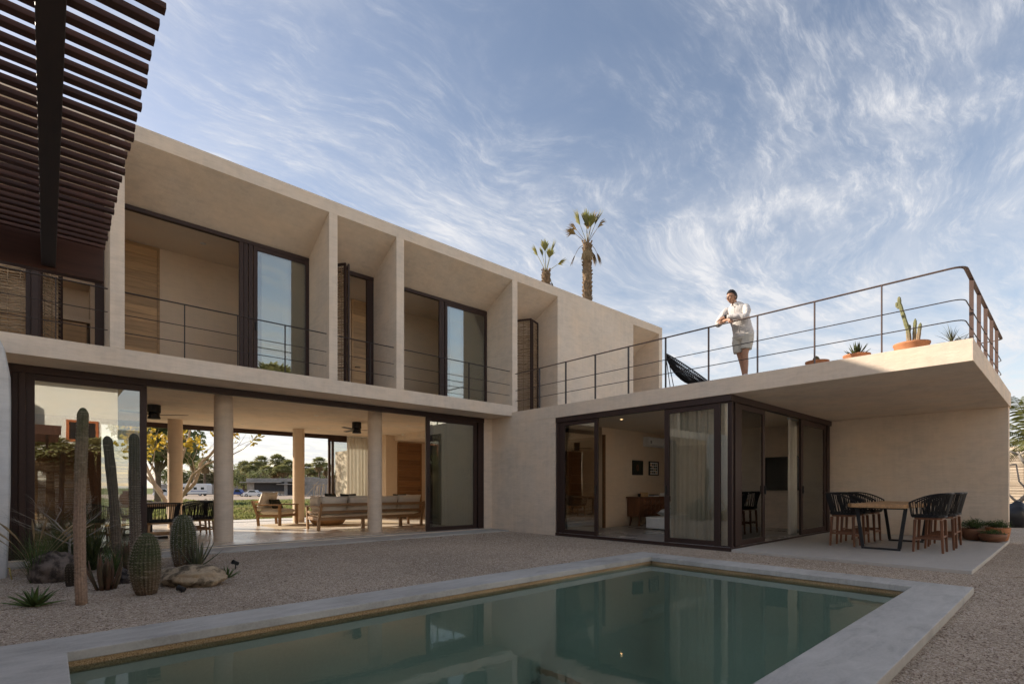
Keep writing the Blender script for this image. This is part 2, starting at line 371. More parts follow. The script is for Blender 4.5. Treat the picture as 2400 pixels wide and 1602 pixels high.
def water_mat():
    g = G('pool_water'); p = g.coord('pos')
    h = g.math('ADD', g.noise(p, 1.6, 2, 0.4), g.math('MULTIPLY', g.noise(g.coord('pos', (1, 2.2, 1), (0, 0, 0.6)), 7, 3, 0.5, 0.4), 0.16))
    nb = g.bump(h, 0.10, 0.022)
    tr = g.n('ShaderNodeBsdfTransparent'); tr.inputs[0].default_value = (0.90, 0.97, 0.95, 1)
    gl = g.n('ShaderNodeBsdfGlossy'); gl.inputs['Roughness'].default_value = 0.0; gl.inputs['Color'].default_value = (1, 1, 1, 1); g.l(nb, gl.inputs['Normal'])
    fr = g.n('ShaderNodeFresnel'); fr.inputs[0].default_value = 1.333; g.l(nb, fr.inputs['Normal'])
    mx = g.n('ShaderNodeMixShader'); g.l(fr.outputs[0], mx.inputs[0]); g.l(tr.outputs[0], mx.inputs[1]); g.l(gl.outputs[0], mx.inputs[2])
    ab = g.n('ShaderNodeVolumeAbsorption'); ab.inputs['Color'].default_value = (0.52, 0.72, 0.62, 1); ab.inputs['Density'].default_value = 0.10
    g.l(ab.outputs[0], g.out.inputs['Volume'])
    return g.done(mx.outputs[0])
M['water'] = water_mat()
def grass_ground():
    g = G('grassy_earth'); p = g.coord('pos')
    f = g.noise(p, 0.35, 6, 0.65); f2 = g.noise(p, 4, 5, 0.65)
    col = g.ramp(g.math('ADD', g.math('MULTIPLY', f, 0.6), g.math('MULTIPLY', f2, 0.4)), [(0.36, (0.20, 0.135, 0.085)), (0.46, (0.13, 0.14, 0.045)), (0.62, (0.10, 0.15, 0.035))])
    return g.done(g.bsdf(col, 0.95, g.bump(f2, 0.6, 0.08), 0, 0.1))
M['grass_ground'] = grass_ground()
M['dirt'] = simple('dusty_earth', (0.32, 0.25, 0.19), 0.95, 0.2, 0.4, 0.5, 3, coord='pos')
M['concrete_block'] = simple('raw_concrete', (0.30, 0.28, 0.26), 0.9, 0.22, 1.2, 0.3, 12, coord='pos')
M['opening_dark'] = simple('shaded_opening', (0.05, 0.048, 0.05), 0.9, 0.2, 3, 0.2, 30)  # near-black colour standing in for shade inside the far building's openings

# ================================================================ GROUND AND POOL
GZ = -0.05
def sheet(name, xs, ys, zf, mat, hole=None, kind='structure'):
    mb = MB(); nx, ny = len(xs), len(ys)
    vs = [(x, y, zf(x, y)) for y in ys for x in xs]; fs = []
    for j in range(ny - 1):
        for i in range(nx - 1):
            cx, cy = (xs[i] + xs[i+1]) / 2, (ys[j] + ys[j+1]) / 2
            if hole and hole(cx, cy): continue
            fs.append((j*nx+i, j*nx+i+1, (j+1)*nx+i+1, (j+1)*nx+i))
    mb.add(vs, fs); return tag(mb.build(name, mat), kind=kind)
def gz(x, y):
    t = max(0.0, min(1.0, (y - 20) / 50)); return -0.14 - 0.75 * t * t * (3 - 2 * t)
sheet('ground', [-2500, -600, -150, -60, -30, -20, 30, 60, 90, 150, 600, 2500], [-2500, -600, -150, -40, -16, 19, 24, 29, 34, 39, 44, 50, 56, 62, 70, 85, 100, 150, 300, 900, 2500],
      gz, M['grass_ground'], lambda x, y: -20 < x < 30 and -16 < y < 19)
PX0, PX1, PY0, PY1 = -0.60, 7.45, 0.74, 4.93           # outer edge of the coping
QX0, QX1, QY0, QY1 = 0.10, 7.00, 1.20, 4.46            # inner edge
sheet('gravel_ground', [-20, PX0 + 0.05, PX1 - 0.05, 30], [-16, PY0 + 0.05, PY1 - 0.05, 19], lambda x, y: GZ, M['gravel'],
      lambda x, y: PX0 < x < PX1 and PY0 < y < PY1)
# pool: coping, basin, water
mb = MB(); ct, cb = 0.02, -0.046
out = [(PX0, PY0), (PX1, PY0), (PX1, PY1), (PX0, PY1)]; inn = [(QX0, QY0), (QX1, QY0), (QX1, QY1), (QX0, QY1)]
vs = [p + (ct,) for p in out] + [p + (ct,) for p in inn] + [p + (-0.12,) for p in out] + [p + (cb,) for p in inn]
fs = []
for i in range(4):
    j = (i + 1) % 4
    fs += [(i, j, 4 + j, 4 + i), (8 + i, 8 + j, j, i), (4 + i, 4 + j, 12 + j, 12 + i), (12 + i, 12 + j, 8 + j, 8 + i)]
mb.add(vs, fs)
tag(mb.build('pool_coping', M['coping'], bevel=0.006), kind='structure')
mb = MB(); e = 0.03
x0, x1, y0, y1, zb = QX0 - e, QX1 + e, QY0 - e, QY1 + e, -1.25
mb.add([(x0,y0,cb),(x1,y0,cb),(x1,y1,cb),(x0,y1,cb),(x0,y0,zb),(x1,y0,zb),(x1,y1,zb),(x0,y1,zb)],
       [(0,1,5,4),(1,2,6,5),(2,3,7,6),(3,0,4,7)], 1)
zw = -0.135
mb.add([(x0+.004,y0+.004,cb),(x1-.004,y0+.004,cb),(x1-.004,y1-.004,cb),(x0+.004,y1-.004,cb),(x0+.004,y0+.004,zw),(x1-.004,y0+.004,zw),(x1-.004,y1-.004,zw),(x0+.004,y1-.004,zw)], [(0,1,5,4),(1,2,6,5),(2,3,7,6),(3,0,4,7)], 0)
mb.add([(x0,y0,zb),(x1,y0,zb),(x1,y1,zb),(x0,y1,zb)], [(0,1,2,3)], 1)
for k in range(3): mb.box(x0 + 0.005, x0 + 1.0 - 0.32 * k, y0 + 0.005, y1 - 0.005, zb + 0.28 * k + 0.003, zb + 0.28 * (k + 1), 1)
tag(mb.build('pool_basin', [M['poolwall'], M['poolfloor']], fix=False), kind='structure')
mb = MB(); mb.box(x0 + 0.007, x1 - 0.007, y0 + 0.007, y1 - 0.007, zb + 0.002, -0.0875)
tag(mb.build('pool_water', M['water']), kind='structure')
# patio slab under the overhang (its front edge is a little uneven)
mb = MB(); mb.prism([(9.045, 4.13), (9.05, 3.2), (9.06, 2.2), (9.05, 1.4), (9.065, 0.92), (11.5, 0.915), (14.9, 0.925), (15.02, 0.93), (15.02, 4.13)], -0.13, 0.0, 'z')
tag(mb.build('patio_slab', M['patio'], bevel=0.008), kind='structure')
# narrow apron of concrete along the foot of the glazing
mb = MB(); mb.box(-3.2, 9.04, 10.06, 10.74, -0.12, -0.018)
tag(mb.build('apron_kerb', M['coping'], bevel=0.006), kind='structure')
# terrace behind the living room
mb = MB(); mb.box(-3.2, 12, 18.02, 19.4, -0.2, -0.004)
tag(mb.build('rear_terrace', M['floor'], bevel=0.01), kind='structure')
# loose pebbles on the gravel
def scatter(name, n, mat, regions, seed):
    rg = np.random.RandomState(seed); tot = sum((a[1]-a[0]) * (a[3]-a[2]) * a[4] for a in regions)
    base = np.array([(1,0,0),(0,1,0),(-1,0,0),(0,-1,0),(0,0,1),(0,0,-1)], float)
    tri = np.array([(0,1,4),(1,2,4),(2,3,4),(3,0,4),(1,0,5),(2,1,5),(3,2,5),(0,3,5)])
    V = []; 
    for (ax, bx, ay, by, w) in regions:
        k = int(n * (bx-ax) * (by-ay) * w / tot)
        p = np.stack([rg.uniform(ax, bx, k), rg.uniform(ay, by, k), np.full(k, GZ + 0.001)], 1)
        s = rg.uniform(0.0035, 0.0080, (k, 1)) * np.where(rg.rand(k, 1) < 0.06, 1.6, 1.0)
        sc = np.concatenate([s * rg.uniform(0.8, 1.5, (k, 1)), s * rg.uniform(0.7, 1.1, (k, 1)), s * rg.uniform(0.45, 0.8, (k, 1))], 1)
        a = rg.uniform(0, 2*PI, k); ca, sa = np.cos(a)[:, None], np.sin(a)[:, None]
        b = (base[None] + rg.uniform(-0.22, 0.22, (k, 6, 3))) * sc[:, None, :]
        x = b[..., 0] * ca - b[..., 1] * sa; y = b[..., 0] * sa + b[..., 1] * ca
        V.append(np.stack([x, y, b[..., 2]], -1) + p[:, None, :])
    V = np.concatenate(V).reshape(-1, 3); m = len(V) // 6
    F = (tri[None] + (np.arange(m) * 6)[:, None, None]).reshape(-1, 3)
    me = bpy.data.meshes.new(name); me.vertices.add(len(V)); me.vertices.foreach_set('co', V.ravel())
    me.loops.add(F.size); me.loops.foreach_set('vertex_index', F.ravel().astype(np.int32)); me.polygons.add(len(F))
    me.polygons.foreach_set('loop_start', np.arange(0, F.size, 3, dtype=np.int32)); me.update(calc_edges=True)
    me.materials.append(mat); o = bpy.data.objects.new(name, me); C.objects.link(o); return tag(o, kind='stuff')
scatter('gravel', 90000, M['pebble'], [(-0.6, 7.45, 4.95, 10.05, 1.0), (7.46, 9.04, 0.0, 9.9, 0.9), (2.5, 7.45, -0.6, 0.73, 1.5), (7.45, 9.05, -0.8, 0.9, 1.2), (9.06, 15, -1.4, 0.9, 0.5)], 5)

# dry leaves blown on to the gravel
def litter(name, n, seed):
    rg = random.Random(seed); mb = MB()
    for i in range(n):
        x, y = (rg.uniform(-0.3, 9.0), rg.uniform(4.98, 10.0)) if i % 3 else (rg.uniform(7.5, 14), rg.uniform(-1.5, 0.85))
        if x > 9 and y > 0.85: continue
        if rg.random() < 0.4: y = 10.02 - abs(rg.gauss(0, 0.25)) if y > 4 else y
        a = rg.uniform(0, 2 * PI); L_ = rg.uniform(0.02, 0.05); u = Vector((math.cos(a), math.sin(a), rg.uniform(-.15, .15))) * L_; w = Vector((-math.sin(a), math.cos(a), rg.uniform(-.2, .3))) * L_ * 0.3; c = Vector((x, y, GZ + 0.012))
        mb.add([c - u, c + w + Vector((0, 0, .004)), c + u + Vector((0, 0, rg.uniform(0, .012))), c - w + Vector((0, 0, .003))], [(0, 1, 2, 3)])
    tag(mb.build(name, leafmat('dry_leaf', (0.16, 0.095, 0.045), (0.30, 0.21, 0.11), 0.1, 0.8, 3, 'pos'), fix=False), kind='stuff')
litter('leaf_litter', 190, 4)

# ================================================================ THE HOUSE
Y0, Y1, X0 = 9.986, 10.844, 9.077
XL, XR, YB = -3.2, 16.371, 18.6
H = thing('courtyard_house', 'two storey sand plaster house with deep upper bays and cantilevered terrace wing', 'house', (4, 10.9, 0))
def hp(name, mat, mb, bevel=0, label=None, parent=None, kind=None):
    o = mb.build(name, mat, parent or H, bevel=bevel, world=True)
    if label: o['label'] = label
    if kind: o['kind'] = kind
    return o
P_ = M['plaster']
hp('floor_slab', [P_, M['ceiling']], MB().box(XL, 9.272, Y0, YB, 2.98, 3.26))
hp('floor_slab', P_, MB().box(9.275, XR, Y0 + 0.006, YB, 2.79, 3.058))
hp('roof', P_, MB().box(XL, XR, Y0, YB, 6.58, 6.83))
hp('bay_soffit', P_, MB().prism([(Y0, 6.578), (11.1, 6.0), (11.1, 6.60), (Y0 + 0.02, 6.60)], XL, XR - 0.02))
for a, b, zb_ in ((0.722, 0.902, 3.262), (4.162, 4.332, 3.262), (5.664, 5.85, 3.262), (9.092, 9.272, 3.262)):
    hp('pier', P_, MB().box(a, b, Y0, 11.1, zb_, 6.579))
hp('upper_wall', P_, MB().box(10.847, 14.583, Y0, 11.14, 3.06, 6.579))
hp('pier', P_, MB().box(16.167, XR, Y0, 11.14, 3.06, 6.579))
# upper rooms
PI_ = M['plaster_in']
hp('ceiling', M['ceiling'], MB().box(XL, XR, 11.102, YB - 0.26, 6.05, 6.2))
hp('room_wall', PI_, MB().box(XL, 16.2, 12.75, 12.9, 3.262, 6.049))
for x in (0.74, 4.175, 9.11): hp('room_wall', PI_, MB().box(x, x + 0.14, 11.105, 12.748, 3.262, 6.049))
hp('room_wall', P_, MB().box(9.275, 16.19, 11.142, 11.3, 3.06, 6.03))
hp('rear_wall', P_, MB().box(XL, XR, YB - 0.25, YB, 3.262, 6.579))
hp('end_wall', P_, MB().box(XL, XL + 0.25, Y0, YB - 0.26, 3.262, 6.579))
hp('end_wall', P_, MB().box(XR - 0.2, XR, 11.15, YB - 0.26, 3.06, 6.579))
# ground floor of the main block
hp('ground_floor', M['floor'], MB().box(XL, 11.6, 10.78, 18.02, -0.14, 0.0))
hp('end_wall', P_, MB().box(XL, XL + 0.25, 10.76, 17.8, 0.001, 2.979))
hp('wall', P_, MB().box(8.806, X0, 10.82, 11.0, -0.03, 2.979))
hp('room_wall', M['redwood'], MB().box(XL + 0.26, 1.10, 17.80, 18.0, 0.001, 2.979), label='dark timber rear wall behind the dining end')
hp('room_wall', PI_, MB().box(8.94, 11.55, 16.5, 16.65, 0.001, 2.979))
hp('room_wall', PI_, MB().box(8.94, 9.08, 16.652, 18.3, 0.001, 2.979))
hp('room_wall', PI_, MB().box(11.4, 11.55, 11.0, 16.498, 0.001, 2.979))
hp('room_wall', PI_, MB().box(X0 + 0.25, 11.39, 10.84, 10.99, 0.001, 2.979))
for x, y in ((2.687, 11.75), (6.057, 11.75), (2.634, 16.75), (5.981, 16.75)):
    mb = MB(); mb.lathe([(0.176, 0.0), (0.176, 0.5), (0.176, 1.5), (0.176, 2.978)], (x, y, 0), 40)
    auto_smooth(hp('column', M['plaster'] if y < 13 else PI_, mb), 50)
# ---- wing
hp('terrace_slab', P_, MB().box(X0, 15.0, 0.908, 9.983, 2.782, 3.082), bevel=0.006)
hp('wall', P_, MB().box(X0, X0 + 0.24, 8.443, 9.984, -0.12, 2.781))
hp('wall', P_, MB().box(X0, X0 + 0.24, 9.986, 11.0, -0.12, 2.979))
hp('patio_wall', P_, MB().box(14.75, 15.0, 0.93, 8.9, 0.001, 2.781), bevel=0.004)
hp('room_wall', PI_, MB().box(11.3, 14.74, 8.75, 8.9, 0.001, 2.781))
hp('room_wall', PI_, MB().box(11.3, 11.42, 8.902, 10.83, 0.001, 2.781))
hp('ground_floor', M['floor_grey'], MB().box(X0 + 0.02, 14.74, 4.16, 10.77, -0.14, 0.003))
hp('ceiling', M['ceiling'], MB().box(X0 + 0.2, 14.74, 4.3, 10.8, 2.765, 2.78))
hp('corner_column', P_, MB().box(9.30, 9.62, 4.275, 4.50, 0.004, 2.78), bevel=0.006)

# ---- frames, panes, sliding doors
FR = M['frame']
def leaf(axis, pos, a0, a1, z0, z1, fw=0.085, dp=0.05, handle=None, name='sliding_door', glass='glass', bars=()):
    """one glazed leaf; axis 'y' = leaf lies in a plane of constant y"""
    def B(mb, u0, u1, w0, w1, z0, z1):
        return mb.box(u0, u1, w0, w1, z0, z1) if axis == 'y' else mb.box(w0, w1, u0, u1, z0, z1)
    mb = MB(); d0, d1 = pos - dp/2, pos + dp/2
    B(mb, a0, a0 + fw, d0, d1, z0, z1); B(mb, a1 - fw, a1, d0, d1, z0, z1)
    B(mb, a0 + fw, a1 - fw, d0 + .002, d1 - .002, z0, z0 + fw); B(mb, a0 + fw, a1 - fw, d0 + .002, d1 - .002, z1 - fw, z1)
    for u in bars: B(mb, u - 0.02, u + 0.02, d0 + .004, d1 - .004, z0 + fw, z1 - fw)
    o = hp(name, FR, mb, bevel=0.004)
    hp('pane', M[glass], B(MB(), a0 + fw - .005, a1 - fw + .005, pos - .004, pos + .004, z0 + fw - .005, z1 - fw + .005), parent=o)
    if handle is not None:
        mb = MB(); s = -1
        B(mb, handle - 0.012, handle + 0.012, d0 - 0.035, d0 - 0.003, 0.95 + z0, 1.12 + z0); hp('handle', M['black'], mb, parent=o, bevel=0.004)
    return o
def fbox(name, *a): return hp(name, FR, MB().box(*a), bevel=0.004)
# main block, garden front
fbox('door_track', -0.45, 8.80, 10.80, 10.90, 2.86, 2.978)
fbox('door_sill', -0.45, 8.80, 10.79, 10.83, -0.05, 0.006)
hp('sill_track', M['alu'], MB().box(-0.45, 8.80, 10.832, 10.846, -0.02, 0.012)); hp('sill_track', M['alu'], MB().box(-0.45, 8.80, 10.87, 10.884, -0.02, 0.012))
for i in range(3): fbox('door_jamb', -0.47 + i * 0.078, -0.393 + i * 0.078, 10.80 + 0.03 * (i % 2), 10.89, 0.007, 2.859)
leaf('y', 10.845, -0.235, 1.287, 0.013, 2.858, 0.10, handle=1.25)
leaf('y', 10.845, 6.978, 8.56, 0.013, 2.858, 0.10, handle=7.02)
leaf('y', 10.905, 7.10, 8.72, 0.013, 2.858, 0.09)
for i in range(2): fbox('door_jamb', 8.60 + i * 0.11, 8.69 + i * 0.115, 10.805 + 0.02 * i, 10.87, 0.007, 2.859)
# main block, rear front
fbox('door_track', 1.11, 8.93, 17.86, 17.98, 2.84, 2.978)
fbox('door_sill', 1.11, 8.93, 17.88, 17.96, -0.03, 0.006)
leaf('y', 17.86, 7.40, 8.90, 0.007, 2.838, 0.09, glass='glass_clear'); leaf('y', 17.925, 7.55, 8.92, 0.007, 2.838, 0.09, glass='glass_clear')
# upper bays
fbox('door_track', 0.905, 4.16, 11.03, 11.12, 5.93, 6.003); fbox('door_track', 5.853, 9.09, 11.03, 11.12, 5.93, 6.003); fbox('door_track', 4.335, 5.66, 11.03, 11.12, 5.92, 6.003)
fbox('door_sill', 0.905, 4.16, 11.02, 11.10, 3.262, 3.29); fbox('door_sill', 5.853, 9.09, 11.02, 11.10, 3.262, 3.29); fbox('door_sill', 4.335, 5.66, 11.02, 11.10, 3.262, 3.29)
for i in range(3): fbox('door_jamb', 2.80 + i * 0.085, 2.875 + i * 0.085, 11.035 + 0.012 * (i % 2), 11.085, 3.291, 5.929)
leaf('y', 11.06, 3.06, 4.16, 3.291, 5.929, 0.075, handle=2.84 + 0.26); leaf('y', 11.115, 3.15, 4.158, 3.291, 5.929, 0.075)
for i in range(2): fbox('door_jamb', 7.50 + i * 0.085, 7.575 + i * 0.085, 11.035 + 0.012 * i, 11.085, 3.291, 5.929)
leaf('y', 11.06, 7.68, 9.088, 3.291, 5.929, 0.075); leaf('y', 11.115, 7.80, 9.085, 3.291, 5.929, 0.075)
fbox('window_frame', 5.50, 5.66, 11.04, 11.12, 3.291, 5.919); fbox('window_frame', 4.336, 4.42, 11.04, 11.12, 3.291, 5.919)
fbox('window_frame', 0.60, 0.72, 11.04, 11.10, 3.263, 5.99)
# wing corner glazing, front (x = 9.13) and side (y = 4.2)
fbox('door_track', X0 + 0.02, X0 + 0.12, 4.155, 8.442, 2.66, 2.781); fbox('door_track', X0 + 0.122, 14.74, 4.155, 4.255, 2.66, 2.781)
fbox('door_sill', X0 + 0.005, X0 + 0.05, 4.15, 8.442, -0.05, 0.018); fbox('door_sill', X0 + 0.052, 14.74, 4.15, 4.195, -0.02, 0.018)
hp('sill_track', M['alu'], MB().box(X0 + 0.052, X0 + 0.066, 4.2, 8.44, -0.01, 0.024)); hp('sill_track', M['alu'], MB().box(X0 + 0.1, 14.74, 4.197, 4.21, -0.01, 0.022))
for i in range(2): fbox('door_jamb', X0 + 0.03 + 0.025 * i, X0 + 0.11, 8.36 - 0.08 * i, 8.435 - 0.08 * i, 0.02, 2.659)
leaf('x', X0 + 0.075, 7.20, 8.285, 0.02, 2.659, 0.09, handle=7.24, glass='glass_wing')
leaf('x', X0 + 0.075, 4.40, 5.52, 0.02, 2.659, 0.095, handle=5.47, glass='glass_wing')
leaf('x', X0 + 0.075, 4.215, 4.40, 0.02, 2.659, 0.022, glass='glass_wing')
fbox('corner_post', X0 + 0.06, X0 + 0.12, 4.16, 4.213, 0.02, 2.659)
for i in range(2): fbox('door_jamb', 9.30 + 0.12 * i, 9.40 + 0.12 * i, 4.17 + 0.015 * i, 4.25, 0.02, 2.659)
leaf('y', 4.222, 9.53, 10.70, 0.02, 2.659, 0.10, handle=10.65, glass='glass_wing')
leaf('y', 4.222, 12.72, 14.45, 0.02, 2.659, 0.12, handle=12.78, glass='glass_wing')
for i in range(3): fbox('door_jamb', 14.46 + 0.09 * i, 14.54 + 0.09 * i, 4.17 + 0.012 * i, 4.25, 0.02, 2.659)

# ---- plank doors inside
def plankdoor(x0, x1, y, z0, z1, n, mat, knob, trim=True):
    """door in a wall of constant y, seen from -y"""
    mb = MB(); fw = 0.045
    mb.box(x0, x0 + fw, y - 0.04, y - 0.002, z0, z1); mb.box(x1 - fw, x1, y - 0.04, y - 0.002, z0, z1); mb.box(x0 + fw, x1 - fw, y - 0.038, y - 0.002, z1 - fw, z1)
    o = hp('interior_door', mat, mb, bevel=0.003); hh = (z1 - fw - z0) / n
    for i in range(n): hp('plank', mat, MB().box(x0 + fw + .003, x1 - fw - .003, y - 0.027 - 0.002 * (i % 2), y - 0.003, z0 + hh * i + 0.0015, z0 + hh * (i + 1) - 0.0015), parent=o, bevel=0.002)
    if knob:
        mb = MB(); mb.tube([(knob, y - 0.03, z0 + 1.0), (knob, y - 0.09, z0 + 1.0)], 0.012, 8); mb.tube([(knob, y - 0.085, z0 + 1.0), (knob + 0.11, y - 0.085, z0 + 1.0)], 0.010, 8)
        hp('handle', M['black'], mb, parent=o)
    return o
plankdoor(0.90, 1.73, 12.75, 3.262, 6.03, 16, M['doorwood'], None)
plankdoor(5.90, 6.80, 12.75, 3.262, 6.03, 16, M['doorwood'], 6.0)
plankdoor(9.38, 10.40, 16.5, 0.002, 2.74, 14, M['doorwood_dark'], 10.25)
# wing: plank door in the short wall of constant x
mb = MB().box(11.255, 11.298, 9.0, 9.06, 0.004, 2.5).box(11.255, 11.298, 9.88, 9.94, 0.004, 2.5).box(11.257, 11.298, 9.06, 9.88, 2.44, 2.5); o = hp('interior_door', M['doorwood_dark'], mb)
for i in range(10): hp('plank', M['doorwood_dark'], MB().box(11.27, 11.296, 9.063, 9.877, 0.006 + i * 0.2434, 0.2465 + i * 0.2434), parent=o, bevel=0.002)
hp('interior_door_edge', M['doorwood_dark'], MB().box(11.30, 11.345, 8.66, 8.748, 0.004, 2.55), label='narrow edge of an open plank door')

# ---- railings
def railing(path_fn, posts, label=None):
    pass
IR = M['iron']
def bay_rail(x0, x1, posts):
    y = 10.075
    r = hp('railing', IR, MB().box(x0, x1, y - 0.02, y + 0.02, 4.168, 4.180), bevel=0.002)
    for z in (3.815, 3.535): hp('rail', IR, MB().tube([(x0, y, z), (x1, y, z)], 0.007, 8), parent=r)
    for x in posts: hp('post', IR, MB().box(x - 0.006, x + 0.006, y - 0.02, y + 0.02, 3.262, 4.167), parent=r)
bay_rail(XL + 0.27, 0.700, (-1.6, -0.75, 0.10)); bay_rail(0.904, 4.140, (1.717, 2.53, 3.345)); bay_rail(4.334, 5.645, (5.08,)); bay_rail(5.852, 9.07, (6.87, 7.72))
def rounded(pts, r, n=6):
    out = [Vector(pts[0])]
    for i in range(1, len(pts) - 1):
        p, a, b = Vector(pts[i]), Vector(pts[i-1]), Vector(pts[i+1]); u = (a - p).normalized() * r; w = (b - p).normalized() * r
        for k in range(n + 1):
            t = k / n; out.append((p + u) * (1-t)**2 + p * 2 * t * (1-t) + (p + w) * t * t)
    out.append(Vector(pts[-1])); return out
def flatbar(mb, pts, w, h):
    pts = [Vector(p) for p in pts]; vs = []
    for i, p in enumerate(pts):
        d = (pts[min(i+1, len(pts)-1)] - pts[max(i-1, 0)]).normalized(); s = Vector((d.y, -d.x, 0)) * w / 2
        vs += [p - s, p + s, p + s + Vector((0, 0, h)), p - s + Vector((0, 0, h))]
    fs = [(4*i + k, 4*i + (k+1) % 4, 4*i + 4 + (k+1) % 4, 4*i + 4 + k) for i in range(len(pts)-1) for k in range(4)]
    fs += [(3, 2, 1, 0), tuple(4*(len(pts)-1) + k for k in range(4))]
    return mb.add(vs, fs)
rp = [(9.13, 9.905, 0), (9.13, 1.0, 0), (14.3, 1.0, 0), (14.3, 1.35, 0)]
path = rounded(rp, 0.16)
PT = M['post']
r = hp('terrace_railing', PT, flatbar(MB(), [(p.x, p.y, 4.078) for p in path], 0.05, 0.012), label='flat top rail of the terrace railing with a rounded corner')
for z in (3.645, 3.365): hp('rail', IR, MB().tube([(p.x, p.y, z) for p in path], 0.0075, 8), parent=r)
for k, y in enumerate((9.02, 8.142, 7.259, 6.372, 5.491, 4.596, 3.709, 2.817, 1.923)):
    hp('post', PT if y < 5 else IR, MB().box(9.105, 9.155, y - 0.006, y + 0.006, 3.083, 4.077), parent=r)
for x in (9.80, 10.64, 11.51, 12.39, 13.27): hp('post', PT, MB().box(x - 0.006, x + 0.006, 0.975, 1.025, 3.083, 4.077), parent=r)

# ---- woven twig shutters
def weave(mb, w, z0, z1, pitch, rad, amp, sp, seed, seg=9):
    """woven twigs in local (u, v, z): u along the panel, v across it"""
    rg = random.Random(seed); n = int((z1 - z0) / pitch)
    for i in range(n):
        z = z0 + (i + 0.5) * pitch + rg.uniform(-0.3, 0.3) * pitch; r = rad * rg.uniform(0.65, 1.25); sl_ = rg.uniform(-0.012, 0.012); ph = (i % 2) * PI
        a = rg.uniform(0, 0.05) * w; b = w - rg.uniform(0, 0.03) * w; cv = rg.uniform(-0.008, 0.008)
        pts = []
        for k in range(seg + 1):
            t = k / seg; u = a + (b - a) * t
            pts.append((u, amp * math.sin(PI * u / sp + ph), z + sl_ * (t - 0.5) * 2 + cv * math.sin(PI * t) + rg.uniform(-0.002, 0.002)))
        mb.tube(pts, [r * (1.1 - 0.35 * k / seg) for k in range(seg + 1)], 4, cap=False)
def shutter(p, ang, w, z0, z1, seed, fw=0.05):
    """panel hinged at p, running at angle ang"""
    Mx = Matrix.Translation((p[0], p[1], 0)) @ Matrix.Rotation(ang, 4, 'Z')
    mb = MB(); mb.box(0, fw, -0.02, 0.02, z0, z1).box(w - fw, w, -0.02, 0.02, z0, z1).box(fw, w - fw, -0.019, 0.019, z1 - fw, z1).box(fw, w - fw, -0.019, 0.019, z0, z0 + fw)
    o = hp('woven_shutter', FR, mb.xf(Mx), bevel=0.003)
    mb = MB(); weave(mb, w - 2 * fw + 0.02, z0 + fw, z1 - fw, 0.025, 0.0085, 0.014, 0.14, seed)
    for u in (0.14, 0.28, 0.42, 0.56, 0.7):
        if u < w - 2 * fw: mb.tube([(u - 0.07, 0, z0 + fw), (u - 0.07, 0, z1 - fw)], 0.007, 5)
    hp('twig_weave', M['twig'], mb.xf(Mx @ Matrix.Translation((fw - 0.01, 0, 0))), parent=o, kind='stuff')
    return o
shutter((10.36, 10.55), R(119), 0.62, 3.09, 5.98, 1); shutter((10.42, 10.60), R(20), 0.40, 3.09, 5.98, 2)
shutter((4.80, 10.62), R(125), 0.56, 3.29, 5.96, 3); shutter((4.86, 10.62), R(75), 0.42, 3.29, 5.96, 4)
shutter((-0.175, 10.75), R(172), 0.70, 3.29, 5.96, 5, 0.06); shutter((-0.085, 10.62), R(53), 0.44, 3.29, 5.96, 6, 0.045); fbox('shutter_post', -0.172, -0.088, 10.63, 10.72, 3.29, 5.96)
shutter((-0.93, 10.85), R(176), 0.62, 3.29, 5.96, 8)
shutter((14.72, 10.55), R(95), 0.45, 3.09, 5.6, 7)
# built-in shelves in the left upper room
mb = MB(); y0_, y1_ = 12.30, 12.746
mb.box(-2.2, -2.1, y0_, y1_, 3.264, 6.04).box(0.60, 0.70, y0_, y1_, 3.264, 6.04).box(-0.80, -0.74, y0_, y1_, 3.264, 6.04)
for z in (4.15, 4.85, 5.5): mb.box(-2.1, 0.60, y0_ + 0.01, y1_, z, z + 0.07)
bs = hp('built_in_shelf', PI_, mb, bevel=0.004)
for x in (-2.08, -1.42, -0.70, -0.05):
    hp('cabinet_door', M['doorwood'], MB().box(x, x + 0.60, y0_ + 0.012, y0_ + 0.035, 3.3, 4.12).box(x + 0.08, x + 0.52, y0_ + 0.004, y0_ + 0.012, 3.38, 4.04), parent=bs, bevel=0.003)

# ================================================================ PERGOLA (over the left end of the pool)
pg = thing('pergola', 'dark slatted timber pergola hanging over the left corner of the pool', 'pergola', (0, 3, 2.45))
def wpart(root, name, mat, mb, bevel=0.003, parent=None, label=None, kind=None, smooth=False):
    o = mb.build(name, mat, parent or root, bevel=bevel, world=True, smooth=smooth)
    if label: o['label'] = label
    if kind: o['kind'] = kind
    return o
PL, PE = -3.6, 0.285
wpart(pg, 'fascia_beam', M['pergola'], MB().box(PL, PE - 0.01, 4.26, 4.33, 2.44, 2.655))
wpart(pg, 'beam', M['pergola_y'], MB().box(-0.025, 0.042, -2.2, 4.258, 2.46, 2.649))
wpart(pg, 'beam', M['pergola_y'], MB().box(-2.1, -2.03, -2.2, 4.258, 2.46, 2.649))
y = 4.27; i = 0
while y > -2.0:
    dx = rnd.uniform(-0.006, 0.006)
    wpart(pg, 'slat', M['pergola'], MB().box(PL, PE + dx, y - 0.018, y + 0.018, 2.656, 2.676 + (i % 3) * 0.001), bevel=0.002); y -= 0.0838; i += 1
for x, yy in ((-3.5, 4.29), (-3.5, -2.0)): wpart(pg, 'post', M['pergola_y'], MB().box(x, x + 0.12, yy - 0.06, yy + 0.06, GZ - 0.1, 2.43))
